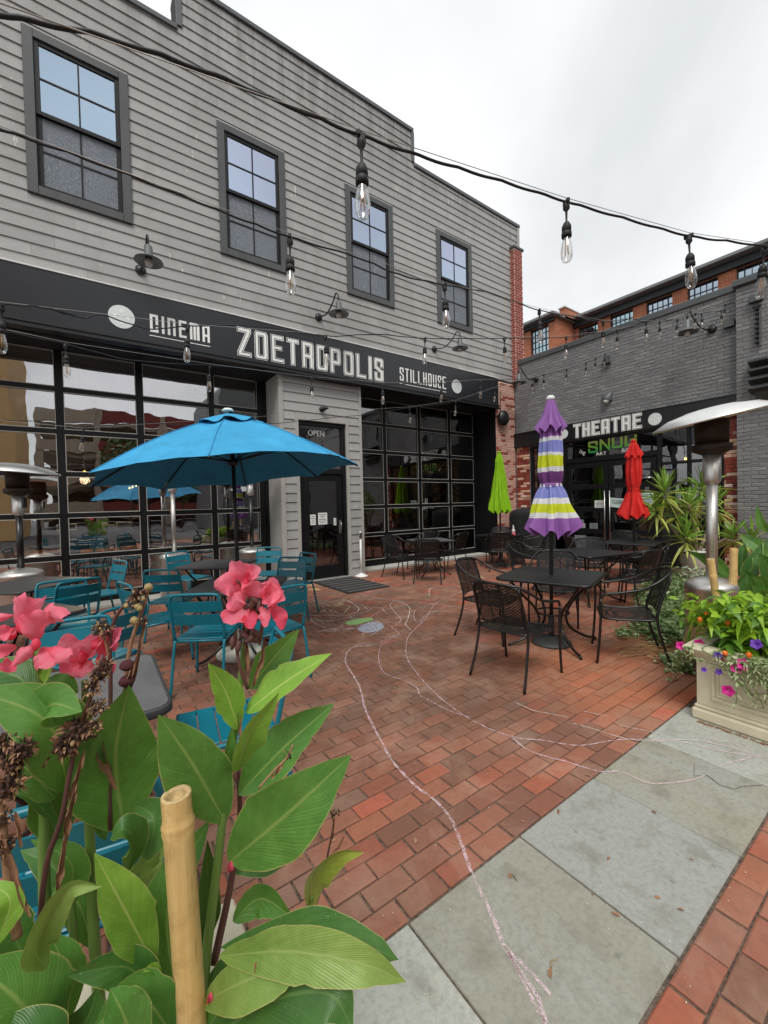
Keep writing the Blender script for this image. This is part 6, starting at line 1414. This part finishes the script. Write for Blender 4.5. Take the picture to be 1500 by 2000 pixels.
CD=thing('canna_plant','low canna leaves across the bottom left corner','plant',tuple(at(120,2050,.7)*np.array([1,1,0])+np.array([0,0,.45])))
stem(CD,[(110,2060,.66),(92,1950,.66),(84,1880,.66)],.013,.010)
leaf(CD,[(95,2060,.66),(40,1960,.62),(-60,1880,.60)],80,'leaf',10,12); leaf(CD,[(92,1890,.64),(70,1850,.62),(130,1740,.60),(200,1730,.60)],34,'leafu',30,30)
leaf(CD,[(135,1990,.70),(125,1890,.70),(95,1820,.70)],36,'leaf',20,16)
leaf(CD,[(300,1960,.72),(250,1890,.70),(132,1905,.66)],42,'leafd',-20,14); leaf(CD,[(345,2030,.70),(270,1945,.66),(180,2010,.62)],52,'leaf',-25,14)
leaf(CD,[(110,2070,.68),(170,1990,.66),(190,1930,.66)],40,'leafd',0,16); leaf(CD,[(120,2080,.62),(60,2030,.60),(-40,2010,.60)],50,'leafd',0,14)
leaf(CD,[(305,1935,.70),(300,1895,.68),(278,1898,.66)],12,'leafl',20,25); leaf(CD,[(320,2050,.8),(310,1980,.8),(300,1940,.8)],30,'leafd',10,20)
leaf(CD,[(280,2080,.62),(240,1980,.60),(215,1930,.60)],44,'leaf',10,16); leaf(CD,[(330,1930,.86),(345,1890,.86),(330,1850,.86)],24,'leafd',20,20)
leaf(CD,[(-10,1850,.64),(20,1760,.64),(-30,1720,.64)],24,'leafl',0,16)
leaf(CD,[(150,1800,.86),(110,1700,.86),(40,1660,.86)],34,'leafd',10,16); leaf(CD,[(180,1850,.84),(150,1760,.84),(90,1740,.84)],30,'leaf',-20,18); leaf(CD,[(210,1800,.84),(240,1720,.82),(290,1690,.82)],30,'leafd',25,18)
leaf(CD,[(60,1900,.70),(10,1800,.70),(-40,1790,.70)],36,'leafd',10,16); leaf(CB,[(95,1470,.74),(130,1430,.73),(170,1450,.72)],30,'leaf',-15,18)
# dried stalks
DS=thing('dry_stalk','tall dried canna stalk with brown seed clusters beside the small pink flower','dry stalk',tuple(at(150,1900,.74)))
stem(DS,[(76,1830,.70),(90,1690,.70),(120,1600,.70),(138,1500,.70),(155,1430,.70),(180,1350,.70),(200,1280,.70)],.0048,.003,'stemr')
for px,py,r,n,tn in ((128,1455,22,60,.25),(150,1425,24,60,.3),(178,1425,18,44,.3),(190,1380,16,40,.4),(178,1345,15,36,.4),(192,1318,16,40,.2),(205,1300,14,30,.25)): seedhead(DS,px,py,.695,r,n,tn)
husk(DS,[(125,1640,.69),(132,1590,.69),(150,1530,.69)],14); husk(DS,[(110,1740,.69),(118,1680,.69),(136,1590,.69)],13); husk(DS,[(135,1560,.69),(150,1510,.69),(165,1465,.69)],11); husk(DS,[(98,1480,.69),(90,1490,.68),(85,1500,.68)],6)
DT=thing('dry_stalk','dried stalk curving right with green and maroon seed pods over the ribbed table','dry stalk',tuple(at(215,1600,.78)))
stem(DT,[(215,1620,.78),(214,1480,.78),(216,1350,.78),(215,1260,.78),(222,1215,.78),(245,1180,.78),(285,1150,.78)],.004,.003,'stemr'); stem(DT,[(216,1300,.78),(205,1250,.78),(190,1225,.78)],.003,.002,'husk'); stem(DT,[(245,1330,.79),(255,1260,.79),(275,1200,.79),(290,1150,.79)],.004,.003,'husk')
for px,py,r in ((248,1300,13),(248,1330,14)): m=MB(); m.ell(tuple(at(px,py,.77)),r*.77/FPX,r*.77/FPX,r*.77*.8/FPX,12,9,jit=.06); m.build('seed_pod',mat('maroon_pod',(84,38,44),.8,bump=.8,bscale=500),DT)
M['podg']=mat('tan_green_pod',(158,138,90),.5,var=.25,scale=60)
for px,py,r in ((290,1147,8),(268,1185,6),(262,1212,8),(280,1170,4),(247,1183,5),(272,1188,6)): m=MB(); m.ell(tuple(at(px,py,.77)),r*.77/FPX,r*.77/FPX,r*.75/FPX,10,8,jit=.1); m.build('seed_pod',M['podg'],DT)
for px,py,r,n in ((268,1162,14,30),(196,1228,14,28),(210,1232,12,22),(262,1178,12,24),(278,1215,11,16)): seedhead(DT,px,py,.775,r,n,.45)
husk(DT,[(235,1390,.78),(248,1330,.77),(268,1280,.77)],10); husk(DT,[(250,1360,.78),(270,1270,.78),(285,1200,.78)],9); husk(DT,[(195,1405,.77),(205,1480,.77),(228,1540,.77)],17)
DU=thing('dry_stalk','dark dried seed cluster at the left picture edge','dry stalk',tuple(at(20,1900,.66)))
stem(DU,[(35,1830,.66),(20,1760,.66),(8,1640,.66),(0,1540,.66)],.007,.005,'husk')
for px,py,r,n,tn in ((45,1462,20,60,.25),(15,1450,20,50,.2),(25,1485,20,50,.2),(5,1465,20,40,.2),(22,1530,22,60,.25),(2,1545,20,50,.3),(6,1600,16,30,.3),(8,1650,18,40,.3)): seedhead(DU,px,py,.655,r,n,tn)
husk(DU,[(10,1640,.65),(30,1700,.65),(60,1790,.65)],14); husk(DU,[(40,1655,.65),(30,1600,.65),(28,1585,.65)],10)
# ---------------- right: planter, pepper plant, petunias, cannas
planter('cast stone planter with moulded panel at the right edge of the flagstones',3.345,-.35,4.25,1.055,.5,M['caststone'])
bamboo('split bamboo stake standing left in the right hand planter',(1388,1092,3.38),(1399,1168,3.38),.027,[.14],.45)
bamboo('taller round bamboo stake in the right hand planter',(1433,1072,3.5),(1432,1145,3.5),.029,[.012],.45)
bamboo('short far bamboo stub among the canna leaves at the right edge',(1481,1066,4.6),(1482,1090,4.6),.045,[.02],.5)
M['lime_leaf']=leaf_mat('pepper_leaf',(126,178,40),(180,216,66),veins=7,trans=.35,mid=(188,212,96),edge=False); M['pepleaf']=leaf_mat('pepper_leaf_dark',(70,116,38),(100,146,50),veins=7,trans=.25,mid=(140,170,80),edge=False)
M['orange']=mat('orange_pepper',(238,116,34),.3,var=.15,scale=20); M['weed']=leaf_mat('weed_leaf',(82,114,62),(124,150,92),veins=6,trans=.2,mid=(150,170,120),edge=False); M['weed2']=leaf_mat('pale_weed_leaf',(140,156,108),(192,202,158),veins=6,trans=.2,mid=(190,200,160),edge=False); M['straw']=mat('dry_straw',(176,142,92),.85,var=.25); M['petunia']=mat('magenta_petal',(192,22,128),.6,var=.2,scale=30); M['violet']=mat('violet_petal',(98,48,160),.6); M['maroon']=mat('maroon_petal',(110,16,50),.6)
def onx(px,py,X):
    d=ray(px,py); return np.array([0,0,H])+d*(X/d[0])
def smleaf(m,base,d,L_,w,droop=.3,roll=None,k=2,n=5,prof=None,mi=0):
    d=Vector(d).normalized(); b_=Vector(base); side=d.cross(Vector((0,0,1))); side=side.normalized() if side.length>.05 else Vector((1,0,0)); up=side.cross(d).normalized()
    if roll is None: roll=random.gauss(0,.5)
    side=(Matrix.Rotation(roll,3,d)@side); up=side.cross(d); G=[]
    for i in range(n+1):
        s=i/n; p=b_+d*(L_*s)-Vector((0,0,1))*(droop*L_*s*s); ww=w*(prof(s) if prof else math.sin(math.pi*min(1,.06+.92*s**.8)))
        G.append([tuple(p-side*ww+up*ww*.35),tuple(p),tuple(p+side*ww+up*ww*.35)])
    m.grid(G,mi=mi)
def rdir(up=.3): 
    a=random.uniform(0,6.283); return Vector((math.cos(a),math.sin(a),random.gauss(up,.35)))
t=thing('pepper_plant','bright lime green pepper plant with small orange fruits in the right planter','plant',(3.75,.6,.45))
lm=MB(); dm=MB(); sm_=MB()
for i in range(30):
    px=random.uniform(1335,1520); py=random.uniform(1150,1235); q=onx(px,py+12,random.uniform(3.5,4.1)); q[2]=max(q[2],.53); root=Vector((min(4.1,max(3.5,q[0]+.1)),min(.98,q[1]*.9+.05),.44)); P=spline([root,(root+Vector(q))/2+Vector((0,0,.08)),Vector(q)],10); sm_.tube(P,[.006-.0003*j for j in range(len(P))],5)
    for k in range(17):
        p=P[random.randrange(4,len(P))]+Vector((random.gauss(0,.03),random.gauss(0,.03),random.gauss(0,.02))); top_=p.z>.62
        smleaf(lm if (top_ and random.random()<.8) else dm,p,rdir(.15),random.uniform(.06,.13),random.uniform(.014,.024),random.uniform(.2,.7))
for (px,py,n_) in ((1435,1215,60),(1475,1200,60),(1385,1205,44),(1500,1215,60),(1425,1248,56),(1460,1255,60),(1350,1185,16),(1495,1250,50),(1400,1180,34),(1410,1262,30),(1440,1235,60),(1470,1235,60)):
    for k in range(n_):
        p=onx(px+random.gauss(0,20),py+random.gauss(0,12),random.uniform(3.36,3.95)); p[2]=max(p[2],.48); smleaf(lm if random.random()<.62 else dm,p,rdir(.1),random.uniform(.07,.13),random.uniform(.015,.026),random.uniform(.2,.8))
sm_.build('stems',M['stem'],t,kind='stuff'); lm.build('bright_leaves',M['lime_leaf'],t,kind='stuff'); dm.build('shade_tinted_leaves',M['pepleaf'],t,kind='stuff')  # shade low inside the plant is put into the darker leaf colour
for (px,py) in ((1367,1210),(1436,1216),(1421,1216),(1463,1279),(1379,1195),(1416,1276)):
    c=onx(px,py,3.42 if py<1260 else 3.27); m=MB(); m.lathe([(.001,-.022),(.009,-.017),(.015,-.004),(.016,.006),(.011,.014),(.003,.018)],12,c,caps=False); f_=m.build('pepper',M['orange'],t)
t=thing('petunia_plant','trailing petunia with magenta and purple flowers over the planter front','plant',(3.35,.8,.48)); m=MB(); sm_=MB()
for i in range(46):
    y=random.gauss(.72,.14); P=[Vector((3.42,y,.50)),Vector((3.27,y+random.gauss(0,.04),.50)),Vector((3.25,y-.03-random.uniform(0,.16),.5-random.uniform(.05,.12))),Vector((3.27,y-.06-random.uniform(0,.25),.5-random.uniform(.08,.30)))]; P=spline(P,14); sm_.tube(P,.0022,4)
    for p in P[3:]:
        for k in range(3): smleaf(m,p,rdir(-.1),random.uniform(.018,.04),random.uniform(.004,.008),.4,n=3)
for i in range(14):
    q=at(random.uniform(1300,1350),random.uniform(1270,1330),3.4); q[2]=max(.02,q[2]); P=spline([Vector((3.38,1.0,.48)),Vector((3.3,1.12,.46)),Vector(q)],8); sm_.tube(P,.002,4)
    for p in P[3:]:
        for k in range(3): smleaf(m,p,rdir(.1),random.uniform(.018,.04),random.uniform(.004,.008),.3,n=3)
sm_.build('runners',M['stem'],t,kind='stuff'); m.build('foliage',M['weed2'],t,kind='stuff')
for (px,py,c_,r_) in ((1329,1261,'petunia',.028),(1366,1257,'petunia',.03),(1365,1306,'maroon',.024),(1438,1304,'petunia',.032),(1452,1298,'petunia',.034),(1422,1349,'petunia',.034),(1477,1258,'violet',.03),(1402,1280,'violet',.022),(1404,1312,'violet',.02),(1375,1308,'violet',.016),(1412,1285,'maroon',.02)):
    c=Vector(onx(px,py,3.25) if px>1372 else at(px,py,2.85)); v=(CAMP-c).normalized(); v=(v+Vector((random.gauss(0,.3),random.gauss(0,.3),random.gauss(.1,.2)))).normalized(); q=v.to_track_quat('Z','Y').to_matrix(); f_=MB(); G=[]
    for rr,zz in ((.1,-.6),(.3,-.25),(.7,.0),(1.,.05)): G.append([tuple(c+q@Vector((r_*rr*(1+.12*math.cos(5*a))*math.cos(a),r_*rr*(1+.12*math.cos(5*a))*math.sin(a),r_*(zz+.08*math.sin(5*a)*rr)))) for a in np.linspace(0,2*math.pi,20,endpoint=False)])
    f_.grid(G,closeu=True); f_.build('flower',M[c_],t)
t=thing('canna_plant','green canna without flowers behind the right planter','plant',tuple(at(1475,1230,4.2)*np.array([1,1,0])))
for pts,hw,mt,ro in (([(1405,1120,4.4),(1380,1095,4.3),(1340,1075,4.2)],14,'leafd',10),([(1430,1130,4.2),(1400,1100,4.2),(1382,1078,4.2)],16,'leaf',20),([(1428,1128,4.4),(1402,1122,4.4),(1376,1118,4.4)],10,'leafd',30),([(1455,1150,4.1),(1470,1105,4.1),(1500,1050,4.1)],22,'leafd',0),([(1455,1140,4.2),(1450,1090,4.2),(1455,1060,4.2)],18,'leafd',-20),([(1480,1180,4.0),(1468,1140,4.0),(1452,1110,4.0)],24,'leafd',10),([(1500,1190,3.9),(1490,1140,3.9),(1470,1125,3.9)],24,'leaf',-10),([(1510,1160,4.0),(1500,1110,4.0),(1480,1080,4.0)],26,'leafd',20),([(1485,1175,3.9),(1495,1160,3.9),(1505,1150,3.8)],16,'leafl',10),([(1490,1110,4.1),(1500,1080,4.1),(1512,1060,4.1)],20,'leaf',30),([(1500,1040,4.2),(1485,1020,4.2),(1478,985,4.2)],12,'leaf',10),([(1505,1090,4.2),(1470,1060,4.3),(1445,1045,4.4)],20,'leaf',20),([(1440,1170,4.0),(1445,1140,4.0),(1460,1120,4.0)],18,'leafd',40)):
    leaf(t,pts,hw*.74,mt,ro,20,n=12,k=6)
for pts in ([(1470,1260,4.1),(1468,1160,4.1),(1470,1090,4.1)],[(1495,1260,4.0),(1492,1160,4.0),(1490,1060,4.1)],[(1440,1260,4.2),(1438,1170,4.2),(1435,1130,4.2)]): stem(t,pts,.014,.008)
# yucca in white pot
YZ=7.5; pc=at(1360,1098,YZ); pc[2]=0
YU=thing('yucca','tall yucca with several drooping leaf heads in a white pot','plant',(pc[0],pc[1],0)); M['yl']=leaf_mat('yucca_leaf',(88,132,46),(132,170,66),veins=1,trans=.2,mid=(170,186,96),edge=True); M['yl2']=leaf_mat('yucca_leaf_yellow',(166,182,76),(196,198,104),veins=1,trans=.25,mid=(210,210,140),edge=True); M['ybark']=mat('yucca_bark',(148,130,112),.9,var=.35,scale=18,bump=.7,bscale=60)
P0=Vector((pc[0],pc[1],.55)); heads=[(1298,958,7.3,.50,44),(1371,950,7.4,.48,44),(1345,985,7.2,.44,34),(1340,1046,7.1,.42,34),(1282,992,7.3,.40,26),(1433,1044,6.9,.36,28),(1468,1048,6.8,.36,24),(1395,985,7.5,.44,26),(1318,1000,7.4,.42,24)]
for i,(px,py,Z_,L_,n_) in enumerate(heads):
    c=Vector(at(px,py,Z_)); m=MB(); mid_=(P0+c)/2+Vector((random.uniform(-.05,.05),random.uniform(-.05,.05),-.05)); m.tube(spline([P0-Vector((0,0,.15)),mid_,c],12),[.035-.0011*k for k in range(13)],8); tr=m.build('trunk',M['ybark'],YU)
    a_=MB(); b_=MB()
    for k in range(n_):
        s=k/n_; el=1.35-2.2*s+random.gauss(0,.15); az=k*2.4+random.gauss(0,.2); d=Vector((math.cos(az)*math.cos(el),math.sin(az)*math.cos(el),math.sin(el))); yel=s>.35 and random.random()<.35+.4*s
        smleaf(b_ if yel else a_,c+d*.02-Vector((0,0,.16*s)),d,L_*random.uniform(.75,1.12)*(1-.1*s),random.uniform(.019,.029),random.uniform(.15,.5)*(.3+s),roll=random.gauss(0,.6),n=7,prof=lambda s:min(1,.55+s*1.6)*(1-s**3)**.8)
    a_.build('leaf_head',M['yl'],tr); b_.build('yellow_leaves',M['yl2'],tr)
m=MB(); m.lathe([(.2,0),(.24,.42),(.265,.5),(.27,.55),(.25,.555),(.24,.5)],32,(pc[0],pc[1],0)); m.build('pot',mat('white_pot',(214,212,206),.6,var=.1,scale=6,dirt=.3),YU)
m=MB(); m.lathe([(.262,.49),(.27,.5),(.268,.52)],32,(pc[0],pc[1],0),caps=False); m.lathe([(.245,.51),(.001,.515)],24,(pc[0],pc[1],0),caps=False); m.build('rim_band',M['soil'],YU)
# weeds spreading over the bricks
gm=MB(); g2=MB(); st=MB()
spots=[(1310,1125,26),(1290,1160,30),(1335,1160,30),(1265,1185,20),(1320,1195,34),(1290,1215,30),(1345,1205,24),(1255,1215,14),(1330,1225,28),(1300,1240,22),(1360,1190,16),(1270,1225,16),(1250,1150,10),(1345,1245,14),(1320,1150,30),(1350,1150,20),(1225,1232,8),(1275,1135,14),(1390,1180,14),(1310,1285,6),(1340,1300,6)]
for (px,py,r_) in spots:
    for i in range(int(r_*9)):
        qx,qy=px+random.gauss(0,r_*.5),py+random.gauss(0,r_*.28); hgt=abs(random.gauss(0,.10))*min(1,r_/22); q=gnd(qx,qy+12); 
        if q[0]>9.6 or q[0]<2.9: continue
        for k in range(3): smleaf(gm if random.random()<.72 else g2,(q[0]+random.gauss(0,.05),q[1]+random.gauss(0,.05),hgt+.01),rdir(.35),random.uniform(.035,.075)*(1.2 if hgt>.1 else .8),random.uniform(.007,.018),.3,n=3)
gm.build('ground_cover',M['weed'],kind='stuff'); g2.build('pale_ground_cover',M['weed2'],kind='stuff')
for i in range(90):
    q=gnd(random.gauss(1300,38),random.gauss(1262,14)); a=random.gauss(2.6,.5); d=Vector((math.cos(a),math.sin(a),random.uniform(0,.25))); P=[Vector(q)+Vector((0,0,.01)),Vector(q)+d*.12+Vector((0,0,.02)),Vector(q)+d*random.uniform(.2,.4)+Vector((0,0,.0))]; st.tube(spline(P,6),.0022,4)
for i in range(30):
    q=at(random.gauss(1352,6),random.uniform(1225,1262),3.6); q[2]=max(.02,q[2]); st.tube([q,(q[0]+random.gauss(0,.04),q[1]+random.gauss(0,.04),0.0)],.003,4)
st.build('dry_grass',M['straw'],kind='stuff')
wv=thing('variegated_shrub','small white flecked shrub in front of the yucca pot','plant',tuple(gnd(1368,1150))); m=MB(); M['var']=leaf_mat('variegated_leaf',(120,140,110),(206,212,190),veins=4,trans=.15,mid=(220,222,205),edge=False); c0=at(1374,1124,6.4)
for i in range(300):
    d=Vector((random.gauss(0,.13),random.gauss(0,.13),random.gauss(0,.07))); smleaf(m,Vector(c0)+d,rdir(.4),random.uniform(.04,.07),random.uniform(.01,.018),.2,n=3)
m.build('foliage',M['var'],wv,kind='stuff'); m=MB()
for i in range(8): m.tube(spline([(c0[0]+random.gauss(0,.05),c0[1]+random.gauss(0,.05),0.),(c0[0]+random.gauss(0,.08),c0[1]+random.gauss(0,.08),c0[2]*.6),(c0[0]+random.gauss(0,.12),c0[1]+random.gauss(0,.12),c0[2]+.05)],6),.006,5)
m.build('branches',M['stem'],wv)
# small litter on the paving
t=thing('seed_wing','small dry winged seed lying on a flagstone','seed',tuple(gnd(1077,1895))); m=MB(); blade(m,[Vector(gnd(1076,1912,.006)),Vector(gnd(1074,1900,.008)),Vector(gnd(1078,1885,.006))],.007,0,20,n=6,k=4); m.build('husk',M['husk'],t); m=MB(); m.tube(spline([Vector(gnd(1077,1888,.006)),Vector(gnd(1076,1878,.008)),Vector(gnd(1088,1873,.006))],8),.0016,5); m.build('stalk',M['podg'],t)
m=MB()
for i in range(120):
    q=gnd(random.uniform(560,1480),random.uniform(1190,1960)); s=random.uniform(.0012,.0035); m.ell((q[0],q[1],.003),s,s,s*.5,5,3,jit=.4)
m.build('grit',M['caststone'],kind='stuff')
m=MB()
for i in range(46):
    q=Vector(gnd(random.uniform(540,1380),random.uniform(1180,1800),.005)); a=random.uniform(0,6.3); d=Vector((math.cos(a),math.sin(a),random.uniform(0,.25))); l_=random.uniform(.012,.035)
    smleaf(m,q,d,l_,l_*random.uniform(.15,.3),.1,n=3)
m.build('fallen_bits',M['husk'],kind='stuff')
m=MB()
for i in range(140):
    u=random.random(); m.ell((3.30+.0*u-random.uniform(.0,.02),1.02-u*.5+random.gauss(0,.01),.004),random.uniform(.003,.012),random.uniform(.003,.01),.003,5,3,jit=.5)
m.build('leaf_litter',M['husk'],kind='stuff')
